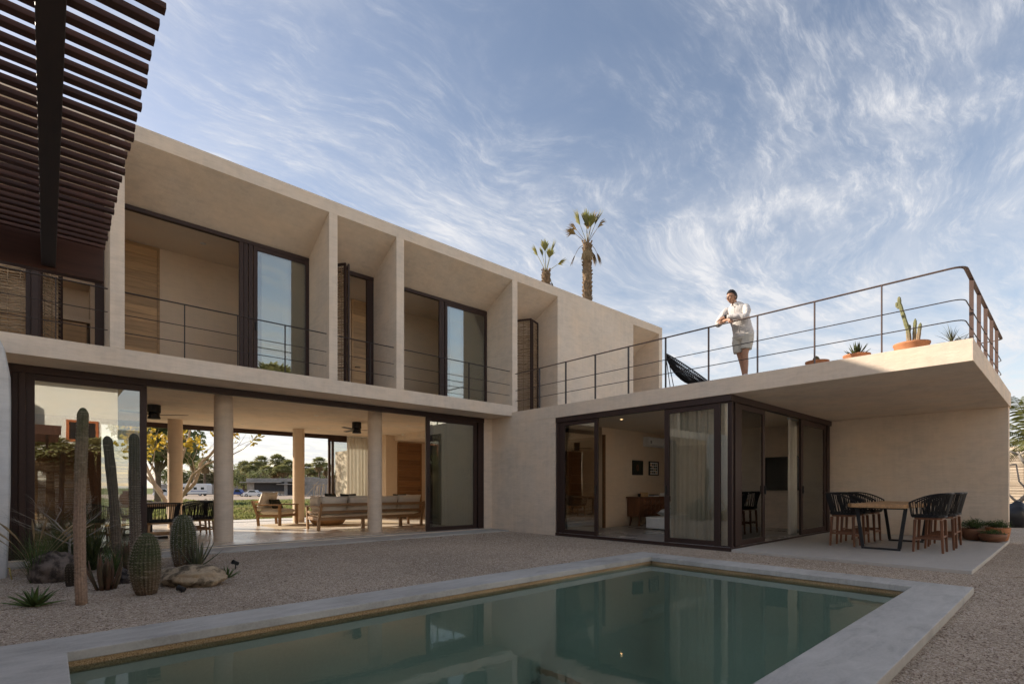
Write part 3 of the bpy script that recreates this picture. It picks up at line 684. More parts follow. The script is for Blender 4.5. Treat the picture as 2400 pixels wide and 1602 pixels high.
# whitewashed wall end at the far left
mb = MB()
prof = [(-5.9, GZ - 0.1), (-0.385, GZ - 0.1), (-0.352, 1.0), (-0.347, 2.2), (-0.352, 2.55), (-0.40, 2.88), (-0.47, 3.05), (-0.60, 3.14), (-5.9, 3.16)]
mb.prism(prof, 9.15, 9.50, 'y')
w_ = thing('garden_wall', 'rough whitewashed wall end with a rounded top beside the glass front', 'wall', (-3, 9.3, 0))
wpart(w_, 'wall_body', plaster('limewash', (0.60, 0.595, 0.58), 0.16), mb, bevel=0.03)
w_ = thing('boundary_wall', 'plain plastered boundary wall along the left side of the courtyard', 'wall', (-4.2, 2, 0))
wpart(w_, 'wall_body', M['plaster'], MB().box(-4.3, -4.1, -4.5, 9.1, GZ - 0.1, 2.3))

# ================================================================ FURNITURE
def rope_chair(name, label, cat, loc, rz, seat_z, back_z, arm_z, legmat, W=0.50, D=0.46, leg=0.035, foot=None, group=None, flare=0.08):
    """chair with a woven rope bucket back; faces local +x"""
    t = thing(name, label, cat, loc, rz, group)
    # seat
    mb = MB(); mb.prism([(-D/2, -W/2 + 0.07), (-D/2 + 0.07, -W/2), (D/2, -W/2), (D/2, W/2), (-D/2 + 0.07, W/2), (-D/2, W/2 - 0.07)], seat_z - 0.05, seat_z, 'z')
    mb.build('seat', M['rope'], t, bevel=0.008)
    mb = MB(); mb.prism([(-D/2 + .03, -W/2 + 0.08), (-D/2 + 0.09, -W/2 + .03), (D/2 - .03, -W/2 + .03), (D/2 - .03, W/2 - .03), (-D/2 + 0.09, W/2 - .03), (-D/2 + .03, W/2 - 0.08)], seat_z - 0.085, seat_z - 0.052, 'z')
    mb.build('seat_frame', legmat, t, bevel=0.004)
    # U shaped path round the back
    def U(k, z, fl):
        # k 0..1 from the left arm tip round to the right arm tip
        a = (k - 0.5) * 2; r = 0.17; x1 = D/2 + fl * 0.3; x0 = -D/2 - fl; yy = W/2 + fl * 0.8
        L1 = (x1 - x0 - r); Lc = r * PI / 2; L2 = 2 * (yy - r); tot = 2 * L1 + 2 * Lc + L2; s = k * tot
        if s < L1: return (x1 - s, -yy, z)
        s -= L1
        if s < Lc: q = s / r; return (x0 + r - r * math.sin(q), -yy + r - r * math.cos(q), z)
        s -= Lc
        if s < L2: return (x0, -yy + r + s, z)
        s -= L2
        if s < Lc: q = s / r; return (x0 + r - r * math.cos(q), yy - r + r * math.sin(q), z)
        s -= Lc
        return (x0 + r + s, yy, z)
    def topz(k):
        d = min(k, 1 - k) * 2; return arm_z + (back_z - arm_z) * (1 - (1 - min(1, d * 1.5)) ** 2)
    n = 28
    top = [U(k / n, topz(k / n), flare) for k in range(n + 1)]
    low = [U(k / n, seat_z - 0.03, 0.0) for k in range(n + 1)]
    mb = MB(); mb.tube(top, 0.014, 6); mb.tube(low, 0.013, 6)
    mb.tube([top[0], low[0]], 0.011, 6); mb.tube([top[-1], low[-1]], 0.011, 6)
    mb.build('back_frame', M['black'], t)
    mb = MB(); m = 46
    for k in range(m + 1):
        q = (k + 0.5) / (m + 1); a = Vector(U(q, topz(q), flare)); b = Vector(U(min(1, max(0, q + 0.006 * (1 if k % 2 else -1))), seat_z - 0.03, 0.0))
        mb.tube([a, b], 0.0068, 3, cap=False)
    tag(mb.build('rope_back', M['rope'], t), kind='stuff')
    # legs
    lx, ly = D/2 - 0.04, W/2 - 0.05
    for sx in (1, -1):
        for sy in (1, -1):
            MB().bar((lx * sx, ly * sy, seat_z - 0.088), (lx * sx * 1.13, ly * sy * 1.10, 0.0), leg * 1.25, leg * 1.25, (1, 0, 0), w2=leg * 0.9, h2=leg * 0.9).build('leg', legmat, t, bevel=0.004)
    if foot:
        f = 1.08
        for sy in (1, -1): MB().bar((-lx * f, ly * sy * f, foot), (lx * f, ly * sy * f, foot), 0.022, 0.035).build('stretcher', legmat, t, bevel=0.003)
        MB().bar((lx * f, -ly * f, foot - 0.04), (lx * f, ly * f, foot - 0.04), 0.025, 0.045).build('foot_rest', legmat, t, bevel=0.003)
        MB().bar((-lx * f, -ly * f, foot + 0.03), (-lx * f, ly * f, foot + 0.03), 0.02, 0.032).build('stretcher', legmat, t, bevel=0.003)
    return t
# bar table with six stools
tb = thing('bar_table', 'long live edge wooden table on black steel loop legs on the patio', 'table', (11.95, 2.33, 0))
mb = MB(); n = 16; edge = []
for i in range(n + 1): edge.append((-1.22 + 2.5 * i / n, -0.44 + 0.045 * math.sin(i * 1.7) + 0.03 * math.sin(i * 0.6 + 1)))
for i in range(n + 1): edge.append((1.28 - 2.5 * i / n, 0.44 + 0.05 * math.sin(i * 1.3 + 2) + 0.02 * math.cos(i * 2.9)))
mb.prism(edge, 0.745, 0.815, 'z'); mb.build('tabletop', M['slab_wood'], tb, bevel=0.012)
for x in (-0.97, 1.05):
    mb = MB(); yb, yt = 0.27, 0.36
    mb.bar((x, -yt, 0.744), (x, -yb, 0.035), 0.055, 0.03, (1, 0, 0)).bar((x, yt, 0.744), (x, yb, 0.035), 0.055, 0.03, (1, 0, 0))
    mb.box(x - 0.0275, x + 0.0275, -yb - 0.018, yb + 0.018, 0.0, 0.034).box(x - 0.0275, x + 0.0275, -yt, yt, 0.72, 0.7445)
    mb.build('leg', M['black'], tb, bevel=0.004)
ST = [('black rope bar stool at the near left end of the live edge table', 11.27, 2.95, -90), ('middle black rope bar stool on the glass side of the live edge table', 12.02, 2.98, -88), ('far black rope bar stool by the back wall, glass side of the table', 12.78, 2.96, -92),
      ('black rope bar stool nearest the pool at the right of the table', 11.25, 1.68, 90), ('middle black rope bar stool on the open side of the live edge table', 12.0, 1.64, 92), ('far black rope bar stool by the flower pots, open side of the table', 12.78, 1.68, 88)]
s0 = rope_chair('bar_stool', ST[0][0], 'bar stool', (ST[0][1], ST[0][2], 0), R(ST[0][3]), 0.64, 1.0, 0.84, M['redwood'], 0.46, 0.43, 0.036, 0.24, 'bar stools round the live edge table')
for lb, x, y, a in ST[1:]:
    c = copy_tree(s0); c.location = (x, y, 0); c.rotation_euler = (0, 0, R(a)); c['label'] = lb
# dining table and chairs
dt = thing('dining_table', 'pale wooden dining table seen between the black rope armchairs', 'table', (1.62, 13.95, 0))
MB().box(-0.52, 0.52, -1.05, 1.05, 0.70, 0.75).build('tabletop', M['slab_wood'], dt, bevel=0.01)
for yy in (-0.6, 0.6):
    MB().box(-0.34, 0.34, yy - 0.05, yy + 0.05, 0.0, 0.05).box(-0.06, 0.06, yy - 0.045, yy + 0.045, 0.05, 0.64).box(-0.3, 0.3, yy - 0.05, yy + 0.05, 0.64, 0.699).build('leg', M['black'], dt, bevel=0.005)
DCH = [('black rope armchair at the near end of the dining table, back to the pool', 1.74, 12.72, 93), ('black rope armchair on the right side of the dining table, beside the column', 2.60, 13.45, 178), ('black rope armchair right of the dining table, second from the column', 2.58, 14.2, 183),
       ('black rope armchair on the hidden left side of the dining table behind the glass', 0.72, 13.5, 2), ('black rope armchair at the far end of the dining table', 1.6, 15.3, -90)]
d0 = rope_chair('dining_chair', DCH[0][0], 'chair', (DCH[0][1], DCH[0][2], 0), R(DCH[0][3]), 0.44, 0.78, 0.68, M['teak_z'], 0.56, 0.50, 0.036, 0.16, 'black rope chairs round the dining table', 0.06)
for lb, x, y, a in DCH[1:]:
    c = copy_tree(d0); c.location = (x, y, 0); c.rotation_euler = (0, 0, R(a)); c['label'] = lb
v = MB().lathe([(0.05, 0), (0.085, 0.03), (0.115, 0.11), (0.10, 0.19), (0.055, 0.235), (0.05, 0.26), (0.065, 0.285)], n=24).build('vase', M['terracotta'], smooth=True)
v.location = (1.22, 13.3, 0.751); tag(v, 'small round terracotta jug standing on the dining table', 'vase')
# sofa (back to the garden)
def pillow(mb, c, w, d, h, M_=None, n=9, puff=0.5, seed=0):
    rg = random.Random(seed); top = []; bot = []
    for j in range(n + 1):
        for i in range(n + 1):
            u, v = 2 * i / n - 1, 2 * j / n - 1; e = max(0, (1 - abs(u) ** 2.6) * (1 - abs(v) ** 2.6)); f = e ** puff
            k = 1 - 0.07 * (1 - abs(u * v)) * (max(abs(u), abs(v)) ** 6)
            wob = 0.012 * math.sin(5 * u + seed) * math.cos(4 * v + seed * 2)
            top.append(Vector((u * w / 2 * k, v * d / 2 * k, h / 2 * f + wob * e))); bot.append(Vector((u * w / 2 * k, v * d / 2 * k, -h / 2 * f + wob * e)))
    vs = top + bot; m = (n + 1) ** 2; fs = []
    for j in range(n):
        for i in range(n):
            a = j * (n + 1) + i; fs += [(a, a + 1, a + n + 2, a + n + 1), (m + a + n + 1, m + a + n + 2, m + a + 1, m + a)]
    per = [i for i in range(n + 1)] + [(j) * (n + 1) + n for j in range(1, n + 1)] + [n * (n + 1) + i for i in range(n - 1, -1, -1)] + [j * (n + 1) for j in range(n - 1, 0, -1)]
    for i in range(len(per)):
        a, b = per[i], per[(i + 1) % len(per)]; fs.append((a, m + a, m + b, b))
    vs = [(M_ @ p if M_ is not None else p) + Vector(c) for p in vs]
    return mb.add(vs, fs)
def RX(a): return Matrix.Rotation(a, 3, 'X')
def RY(a): return Matrix.Rotation(a, 3, 'Y')
def RZ(a): return Matrix.Rotation(a, 3, 'Z')
sf = thing('sofa', 'long teak framed sofa with cream cushions, its slatted back to the pool', 'sofa', (6.65, 12.95, 0))
T, TZ, TY = M['teak'], M['teak_z'], M['teak_y']
LX = 1.52
for z, yy, hh in ((0.66, -0.16, 0.075), (0.47, -0.085, 0.075), (0.30, 0.0, 0.085)):
    MB().bar((-LX, yy, z), (LX, yy, z), 0.035, hh).build('back_rail', T, sf, bevel=0.005)
for x in (-LX, LX):
    MB().bar((x, 0.02, 0.0), (x, 0.02, 0.30), 0.075, 0.06, (0, 1, 0)).build('leg', TZ, sf, bevel=0.005)
    MB().bar((x, 0.0, 0.27), (x, -0.17, 0.70), 0.07, 0.06, (1, 0, 0)).build('back_post', TZ, sf, bevel=0.005)
    MB().bar((x, 0.74, 0.0), (x, 0.80, 0.60), 0.07, 0.06, (1, 0, 0)).build('leg', TZ, sf, bevel=0.005)
    MB().bar((x, -0.15, 0.615), (x, 0.84, 0.615), 0.09, 0.035).build('arm_rest', TY, sf, bevel=0.005)
    MB().bar((x, 0.03, 0.30), (x, 0.77, 0.30), 0.035, 0.085).build('side_rail', TY, sf, bevel=0.005)
    MB().bar((x, -0.06, 0.46), (x, 0.785, 0.46), 0.03, 0.06).build('side_rail', TY, sf, bevel=0.005)
MB().bar((-LX, 0.76, 0.30), (LX, 0.76, 0.30), 0.035, 0.085).build('front_rail', T, sf, bevel=0.005)
for x in (-0.3, 0.85): MB().bar((x, 0.05, 0.0), (x, 0.05, 0.27), 0.09, 0.06, (0, 1, 0)).build('leg', TZ, sf, bevel=0.005)
for i in range(2): pillow(MB(), (-0.75 + 1.5 * i, 0.42, 0.40), 1.47, 0.78, 0.17, None, 9, 0.18, i).build('seat_cushion', M['fabric'], sf, smooth=True)
for i in range(4): pillow(MB(), (-1.12 + 0.745 * i, 0.03 + 0.01 * (i % 2), 0.66 + 0.012 * (i % 2)), 0.76, 0.46, 0.24, RX(R(104)), 9, 0.32, 3 + i).build('back_cushion', M['fabric'], sf, smooth=True)
pillow(MB(), (-1.40, 0.42, 0.67), 0.72, 0.44, 0.2, RZ(R(90)) @ RX(R(82)), 9, 0.32, 11).build('arm_cushion', M['fabric'], sf, smooth=True)
pillow(MB(), (1.40, 0.40, 0.68), 0.70, 0.44, 0.2, RZ(R(90)) @ RX(R(98)), 9, 0.32, 12).build('arm_cushion', M['fabric'], sf, smooth=True)
def throw(label, c, w, d, h, Mx, mat, seed):
    o = pillow(MB(), (0, 0, 0), w, d, h, Mx, 9, 0.45, seed).build('throw_pillow', M[mat], smooth=True); o.location = c; return tag(o, label, 'pillow')
throw('dark olive pillow leaning at the left end of the long sofa', (5.62, 13.32, 0.74), 0.46, 0.44, 0.15, RZ(R(30)) @ RX(R(75)), 'dark_fabric', 21)
throw('dark olive pillow behind the left back cushions of the long sofa', (6.12, 13.35, 0.73), 0.46, 0.44, 0.15, RX(R(70)), 'dark_fabric', 22)
throw('dark pillow at the right end of the long sofa', (7.72, 13.38, 0.72), 0.44, 0.42, 0.15, RX(R(72)), 'dark_fabric', 24)
# armchair
ac = thing('armchair', 'teak lounge armchair with cream cushions facing the sofa', 'armchair', (5.06, 15.92, 0), R(-50))
hw = 0.44
for s in (1, -1):
    MB().bar((0.36, hw * s, 0), (0.36, hw * s, 0.585), 0.065, 0.07, (1, 0, 0)).build('leg', TZ, ac, bevel=0.005)
    MB().bar((-0.30, hw * s, 0), (-0.34, hw * s, 0.33), 0.06, 0.065, (1, 0, 0)).build('leg', TZ, ac, bevel=0.005)
    MB().bar((-0.33, hw * s, 0.30), (-0.50, hw * s, 0.72), 0.055, 0.065, (1, 0, 0)).build('back_post', TZ, ac, bevel=0.005)
    MB().bar((-0.43, hw * s, 0.60), (0.40, hw * s, 0.60), 0.09, 0.035).build('arm_rest', T, ac, bevel=0.005)
    MB().bar((-0.31, hw * s, 0.29), (0.33, hw * s, 0.29), 0.035, 0.08).build('side_rail', T, ac, bevel=0.005)
MB().bar((0.36, -hw, 0.29), (0.36, hw, 0.29), 0.035, 0.08).build('front_rail', TY, ac, bevel=0.005)
for x, z in ((-0.36, 0.38), (-0.42, 0.53), (-0.48, 0.68)): MB().bar((x, -hw, z), (x, hw, z), 0.03, 0.07).build('back_rail', TY, ac, bevel=0.005)
pillow(MB(), (0.02, 0, 0.40), 0.74, 0.80, 0.17, None, 9, 0.18, 31).build('seat_cushion', M['fabric'], ac, smooth=True)
pillow(MB(), (-0.31, 0, 0.70), 0.56, 0.78, 0.2, RY(R(-70)), 9, 0.32, 32).build('back_cushion', M['fabric'], ac, smooth=True)
throw('dark olive pillow resting on the teak armchair', (5.06, 16.0, 0.60), 0.50, 0.36, 0.15, RZ(R(40)) @ RX(R(62)), 'dark_fabric', 25)
ct_ = thing('coffee_table', 'low round wooden drum table behind the long sofa', 'coffee table', (6.15, 14.85, 0))
MB().lathe([(0.30, 0.0), (0.42, 0.04), (0.50, 0.14), (0.52, 0.24), (0.50, 0.29)], n=40).build('drum', M['slab_wood'], ct_, smooth=True)
MB().lathe([(0.55, 0.29), (0.56, 0.30), (0.56, 0.325), (0.55, 0.335)], n=40).build('tabletop', M['slab_wood'], ct_, bevel=0.004)
# rug
rg_ = MB().box(4.6, 8.3, 14.0, 16.2, 0.002, 0.012).build('rug', simple('sisal_rug', (0.52, 0.42, 0.29), 0.95, 0.12, 20, 0.4, 120), bevel=0.004); tag(rg_, 'flat straw coloured rug under the armchair and drum table', 'rug')
# ceiling fans
def fan(label, loc, rz):
    t = thing('ceiling_fan', label, 'ceiling fan', loc, rz, 'black ceiling fans over the living room')
    MB().lathe([(0.125, 0.0), (0.13, -0.005), (0.13, -0.17), (0.10, -0.185)], n=28).build('housing', M['black'], t, bevel=0.003)
    MB().lathe([(0.10, -0.186), (0.118, -0.20), (0.105, -0.235), (0.128, -0.30), (0.12, -0.315), (0.05, -0.32)], n=28).build('motor', M['black'], t, smooth=True)
    for k in range(3):
        a = 2 * PI * k / 3; Mx = Matrix.Rotation(a, 4, 'Z') @ Matrix.Rotation(R(10), 4, 'X'); mb = MB()
        mb.prism([(0.10, -0.03), (0.25, -0.062), (0.68, -0.055), (0.71, -0.04), (0.71, 0.04), (0.68, 0.05), (0.25, 0.05), (0.10, 0.03)], -0.228, -0.219, 'z').xf(Mx).build('blade', M['black'], t, bevel=0.002)
    return t
f1_ = fan('black three blade ceiling fan nearest the front glass, above the dining chairs', (1.81, 14.1, 2.978), R(-38))
c = copy_tree(f1_); c.location = (6.6, 13.9, 2.978); c.rotation_euler = (0, 0, R(-30)); c['label'] = 'black three blade ceiling fan above the long sofa, beside the second column'
# ceiling downlights
def downlight(label, loc, lit, n='ceiling_light'):
    t = thing(n, label, 'ceiling light', loc, 0, 'recessed ceiling downlights')
    MB().lathe([(0.055, 0.0), (0.055, -0.006), (0.040, -0.008), (0.036, -0.002)], n=20).build('trim', M['lamp_off'], t)
    MB().lathe([(0.035, -0.001), (0.030, -0.004)], n=16).build('lamp', M['lamp_on' if lit else 'lamp_off'], t)
    return t
downlight('lit downlight in the wing ceiling above the open sliding door', (10.34, 7.42, 2.764), True)
downlight('lit downlight behind the side glass of the wing corner', (12.87, 5.37, 2.764), True)
downlight('white downlight in the ceiling of the upper room with the honey door', (2.35, 11.9, 6.049), False)
for lb, x, y in (('unlit downlight between the two left columns of the living room', 3.3, 14.6), ('unlit downlight in the middle of the living room ceiling', 5.2, 13.3), ('unlit downlight near the rear right column', 6.4, 16.2), ('unlit downlight right of the second fan', 8.1, 13.6), ('unlit downlight near the rear opening of the living room', 4.3, 16.6)):
    downlight(lb, (x, y, 2.977), False)
sd = MB().lathe([(0.07, 0), (0.07, -0.025), (0.055, -0.035)], n=24).build('smoke_detector', M['lamp_off']); sd.location = (9.3, 15.9, 2.977); tag(sd, 'round white smoke detector on the ceiling near the dark plank door', 'smoke detector')
# curtains
def curtain(label, a, b, z0, z1, amp=0.05, per=0.11, seed=0, track=True, bulge=0.0):
    rg = random.Random(seed); a = Vector((a[0], a[1], 0)); b = Vector((b[0], b[1], 0)); L_ = (b - a).length; d = (b - a) / L_; nn = Vector((-d.y, d.x, 0)); n = int(L_ / per * 8); m = 8
    t = thing('curtain', label, 'curtain', tuple((a + b) / 2 + Vector((0, 0, z1))), 0); mb = MB(); vs = []; ph = [rg.uniform(-0.5, 0.5) for _ in range(n + 1)]
    for j in range(m + 1):
        v = j / m
        for i in range(n + 1):
            s = L_ * i / n; A = amp * (0.55 + 0.45 * v) * (0.75 + 0.25 * math.sin(i * 0.37 + seed))
            p = a + d * (s + 0.012 * math.sin(i * 0.9 + v * 1.5)) + nn * (A * math.sin(2 * PI * s / per + 0.5 * math.sin(s * 5 + seed) + ph[i] * 0.3) + bulge * v * v)
            vs.append((p.x, p.y, z1 - 0.05 + (z0 - z1 + 0.05) * v))
    mb.add(vs, [(j*(n+1)+i, j*(n+1)+i+1, (j+1)*(n+1)+i+1, (j+1)*(n+1)+i) for j in range(m) for i in range(n)])
    wpart(t, 'cloth', M['curtain'], mb, 0, smooth=True)
    if track: wpart(t, 'track', M['white_paint'], MB().bar(a + Vector((0, 0, z1 - 0.02)), b + Vector((0, 0, z1 - 0.02)), 0.05, 0.035), 0.003)
    return t
curtain('gathered linen curtain behind the right hand glass door of the living room', (7.12, 11.12), (8.78, 11.12), 0.02, 2.97, 0.035, 0.10, 1)
curtain('sunlit linen curtain at the rear of the living room beside the bright column', (8.00, 17.62), (8.93, 17.62), 0.02, 2.97, 0.06, 0.13, 2)
curtain('linen curtain drawn behind the front glass door of the wing', (9.33, 4.56), (9.33, 5.50), 0.02, 2.76, 0.05, 0.095, 3)
curtain('pale curtain hanging in the open side door of the wing', (12.66, 4.46), (13.22, 4.46), 0.02, 2.72, 0.045, 0.11, 4)
curtain('linen curtain behind the far side glass door of the wing', (13.30, 4.40), (14.5, 4.40), 0.02, 2.72, 0.045, 0.10, 5)
# wing room: air conditioner, pictures, sideboard, sofa block, television
t = thing('air_conditioner', 'white wall air conditioner above the two framed pictures', 'air conditioner', (13.8, 8.75, 2.34))
mb = MB(); mb.prism([(0.0, 0.0), (-0.16, 0.01), (-0.205, 0.06), (-0.205, 0.25), (-0.18, 0.285), (0.0, 0.285)], -0.52, 0.52, 'x'); mb.build('casing', M['white_paint'], t, bevel=0.012)
MB().box(-0.47, 0.47, -0.21, -0.198, 0.10, 0.24).build('front_panel', M['white_paint'], t, bevel=0.004); MB().box(-0.46, 0.46, -0.185, -0.05, -0.006, 0.004).build('louvre', M['white_paint'], t, bevel=0.002)
MB().box(-0.44, -0.36, -0.2125, -0.2095, 0.08, 0.17).build('label_plate', simple('grey_print', (0.3, 0.3, 0.31), 0.6, 0.3, 80, 0.0), t)
def picture(label, x, z, light):
    t = thing('picture_frame', label, 'picture', (x, 8.748, z), 0); w, h = 0.26, 0.215
    MB().box(-w, -w + .035, -0.04, -0.002, -h, h).box(w - .035, w, -0.04, -0.002, -h, h).box(-w + .035, w - .035, -0.04, -0.002, -h, -h + .035).box(-w + .035, w - .035, -0.04, -0.002, h - .035, h).build('frame', M['black'], t, bevel=0.003)
    MB().box(-w + .03, w - .03, -0.018, -0.004, -h + .03, h - .03).build('mat', M['white_paint'] if light else M['dark_fabric'], t)
    return t
p1_ = picture('dark framed picture with a small rosette, left of the pair under the air conditioner', 12.97, 1.69, False)
mb = MB()
for k in range(10):
    a = 2 * PI * k / 10; mb.prism([(0.02 * math.cos(a), 0.02 * math.sin(a)), (0.06 * math.cos(a - 0.25), 0.09 * math.sin(a - 0.25)), (0.075 * math.cos(a), 0.11 * math.sin(a)), (0.06 * math.cos(a + 0.25), 0.09 * math.sin(a + 0.25))], -0.0225, -0.0185, 'y')
mb.build('rosette', simple('rust_print', (0.16, 0.06, 0.03), 0.8, 0.3, 30, 0), p1_)
p2_ = picture('black framed picture with a pale grid of small images, right of the pair', 13.83, 1.69, True)
for r_ in range(4):
    for q_ in range(4): MB().box(-0.19 + 0.10 * q_, -0.115 + 0.10 * q_, -0.022, -0.0185, -0.15 + 0.08 * r_, -0.095 + 0.08 * r_).build('image_tile', M['dark_fabric' if (r_ + q_) % 3 else 'doorwood'], p2_)
sb = thing('sideboard', 'carved dark wood sideboard against the wall of the wing room', 'sideboard', (13.45, 8.52, 0))
MB().box(-1.02, 1.02, -0.2, 0.2, 0.27, 0.80).build('body', M['redwood'], sb, bevel=0.004); MB().box(-1.06, 1.06, -0.225, 0.215, 0.801, 0.835).build('top', M['redwood'], sb, bevel=0.004)
for ix in range(8):
    for iz in range(3):
        x, z = -0.70 + ix * 0.215, 0.36 + iz * 0.165; hx, hz = 0.1, 0.076
        MB().add([(x-hx, -0.2005, z-hz), (x+hx, -0.2005, z-hz), (x+hx, -0.2005, z+hz), (x-hx, -0.2005, z+hz), (x, -0.245, z)], [(0,1,4),(1,2,4),(2,3,4),(3,0,4),(3,2,1,0)]).build('carved_panel', M['redwood'], sb)
for x in (-0.9, 0.9):
    for yy in (-0.14, 0.14): MB().bar((x, yy, 0.268), (x * 1.06, yy * 1.1, 0), 0.05, 0.05, (1, 0, 0), w2=0.03, h2=0.03).build('leg', M['redwood'], sb, bevel=0.003)
def small(name, label, cat, mb, mat, loc, bevel=0.003):
    o = mb.build(name, M[mat], bevel=bevel); o.location = loc; return tag(o, label, cat)
small('box', 'small honey coloured wooden box at the left of the sideboard', 'box', MB().box(-.11, .11, -.07, .07, 0, .13), 'doorwood', (12.95, 8.5, 0.836))
small('tumbler', 'dark little cup standing left of the wooden box on the sideboard', 'cup', MB().lathe([(0.03, 0), (0.04, 0.01), (0.045, 0.09)], n=16), 'rope', (12.68, 8.48, 0.836))
small('book', 'thick pale book lying flat on the sideboard', 'book', MB().box(-.15, .15, -.1, .1, 0, .035), 'white_paint', (13.42, 8.47, 0.836))
small('book', 'dark book stacked on top of the pale book', 'book', MB().box(-.13, .13, -.09, .09, 0, .03), 'dark_fabric', (13.42, 8.47, 0.872))
small('tissue_box', 'white and blue packet standing at the right of the books', 'box', MB().box(-.07, .07, -.06, .06, 0, .10), 'white_paint', (13.92, 8.47, 0.836))
small('bottle', 'small rust coloured bottle at the right end of the sideboard', 'bottle', MB().lathe([(0.03, 0), (0.035, 0.01), (0.035, 0.07), (0.012, 0.09), (0.012, 0.12)], n=14), 'terracotta', (14.12, 8.48, 0.836))
bd = thing('sofa_bed', 'low white upholstered daybed with a folded back roll seen through the open wing door', 'daybed', (12.3, 6.95, 0))
MB().box(-0.62, 0.62, -0.67, 0.67, 0.03, 0.335).build('base', M['white_fabric'], bd, bevel=0.03, seg=3)
MB().tube([(-0.60, 0.672, 0.325), (0.60, 0.672, 0.325)], 0.008, 6).build('piping', M['white_fabric'], bd)
pillow(MB(), (0.22, 0.18, 0.43), 0.80, 0.9, 0.22, None, 9, 0.2, 42).build('back_roll', M['white_fabric'], bd, smooth=True)
throw('white pillow lying on the daybed roll, under another', (12.54, 7.1, 0.60), 0.62, 0.55, 0.13, RZ(R(4)), 'white_fabric', 43)
throw('topmost white pillow on the daybed', (12.56, 7.12, 0.69), 0.58, 0.50, 0.11, RZ(R(-6)), 'white_fabric', 44)
tv = thing('television', 'black wall mounted television seen through the open side door of the wing', 'television', (14.70, 5.15, 1.48))
MB().box(-0.045, -0.01, -0.62, 0.62, -0.45, 0.45).build('body', M['black'], tv, bevel=0.006); MB().box(-0.049, -0.046, -0.605, 0.605, -0.43, 0.438).build('screen', M['screen'], tv); MB().box(-0.009, 0.045, -0.15, 0.15, -0.1, 0.1).build('wall_mount', M['black'], tv)
# woven lounge chair on the terrace
TZ0 = 3.083
lc = thing('lounge_chair', 'black woven cord lounge chair on the roof terrace beside the door', 'lounge chair', (9.92, 5.40, TZ0), R(-70))
def shell(u, a):
    # u 0 (centre) .. 1 (rim), a angle; egg shaped rim tilted back. local +x is the front
    rx, ry = 0.46, 0.40 + 0.05 * math.cos(a)
    x = rx * math.cos(a); y = ry * math.sin(a)
    tilt = R(38); zr = 0.50 - x * math.tan(tilt) ; xr = x * 0.98
    rim = Vector((xr - 0.05, y, zr)); cen = Vector((0.02, 0, 0.30))
    p = Vector((-0.03, 0, 0.50)).lerp(rim, u); p += Vector((-0.42, 0, -0.9)) * 0.27 * (1 - u ** 2.2); return p
mb = MB()
rim = [shell(1, 2 * PI * k / 40) for k in range(41)]; mb.tube(rim, 0.013, 6, cap=False)
inn_ = [shell(0.12, 2 * PI * k / 20) for k in range(21)]; mb.tube(inn_, 0.010, 5, cap=False); mb.build('rim_frame', M['black'], lc)
mb = MB()
for k in range(150):
    a = 2 * PI * k / 150; b = a + 0.10 * (1 if k % 2 else -1); mb.tube([shell(0.12, a), shell(0.55, a), shell(0.82, (a + b) / 2), shell(1, b)], 0.0072, 4, cap=False)
for u in (0.2, 0.27, 0.34, 0.41, 0.48, 0.55, 0.61, 0.67, 0.73, 0.79, 0.85): mb.tube([shell(u, 2 * PI * k / 40) for k in range(41)], 0.005, 4, cap=False)
tag(mb.build('cord_weave', M['rope'], lc), kind='stuff')
for a, fx, fy in ((R(160), -0.34, 0.26), (R(200), -0.34, -0.26), (R(0), 0.34, 0.0)): MB().tube([shell(1.0, a) if a else shell(0.7, 0), (fx, fy, 0.0)], 0.009, 6).build('leg', M['black'], lc)
MB().tube([(-0.34, 0.26, 0.012), (0.34, 0, 0.012), (-0.34, -0.26, 0.012)], 0.009, 6).build('floor_bar', M['black'], lc)

# ================================================================ PLANTS
M['cactus'] = None
def cactus_mat(name, green, cork, z0, z1):
    g = G(name); p = g.coord('obj'); sp = g.n('ShaderNodeSeparateXYZ'); g.l(g.n('ShaderNodeTexCoord').outputs['Object'], sp.inputs[0])
    nz = g.noise(g.coord('objr', (2, 2, 1.1)), 2.6, 5, 0.6); zz_ = g.math('ADD', sp.outputs[2], g.math('MULTIPLY', g.math('SUBTRACT', nz, 0.5), (z1 - z0) * 1.2 + 0.1))
    col = g.mix(g.rng(zz_, z0, z1), cork, green)
    scar = g.noise(g.coord('objr', (3, 3, 26)), 1.4, 4, 0.6); col = g.mix(g.rng(scar, 0.62, 0.72, 0, 0.55), col, (0.42, 0.35, 0.27))
    col = g.mix(1.0, col, g.ramp(g.noise(p, 40, 3), [(0.3, (0.75, 0.75, 0.75)), (0.7, (1.2, 1.2, 1.2))]), 'MULTIPLY')
    return g.done(g.bsdf(col, 0.85, g.bump(g.noise(p, 60, 4), 0.5, 0.006), 0, 0.15))
M['spine'] = simple('pale_spine', (0.26, 0.21, 0.15), 0.8, 0.2)
M['spine_white'] = simple('white_spine', (0.40, 0.37, 0.32), 0.8, 0.2)
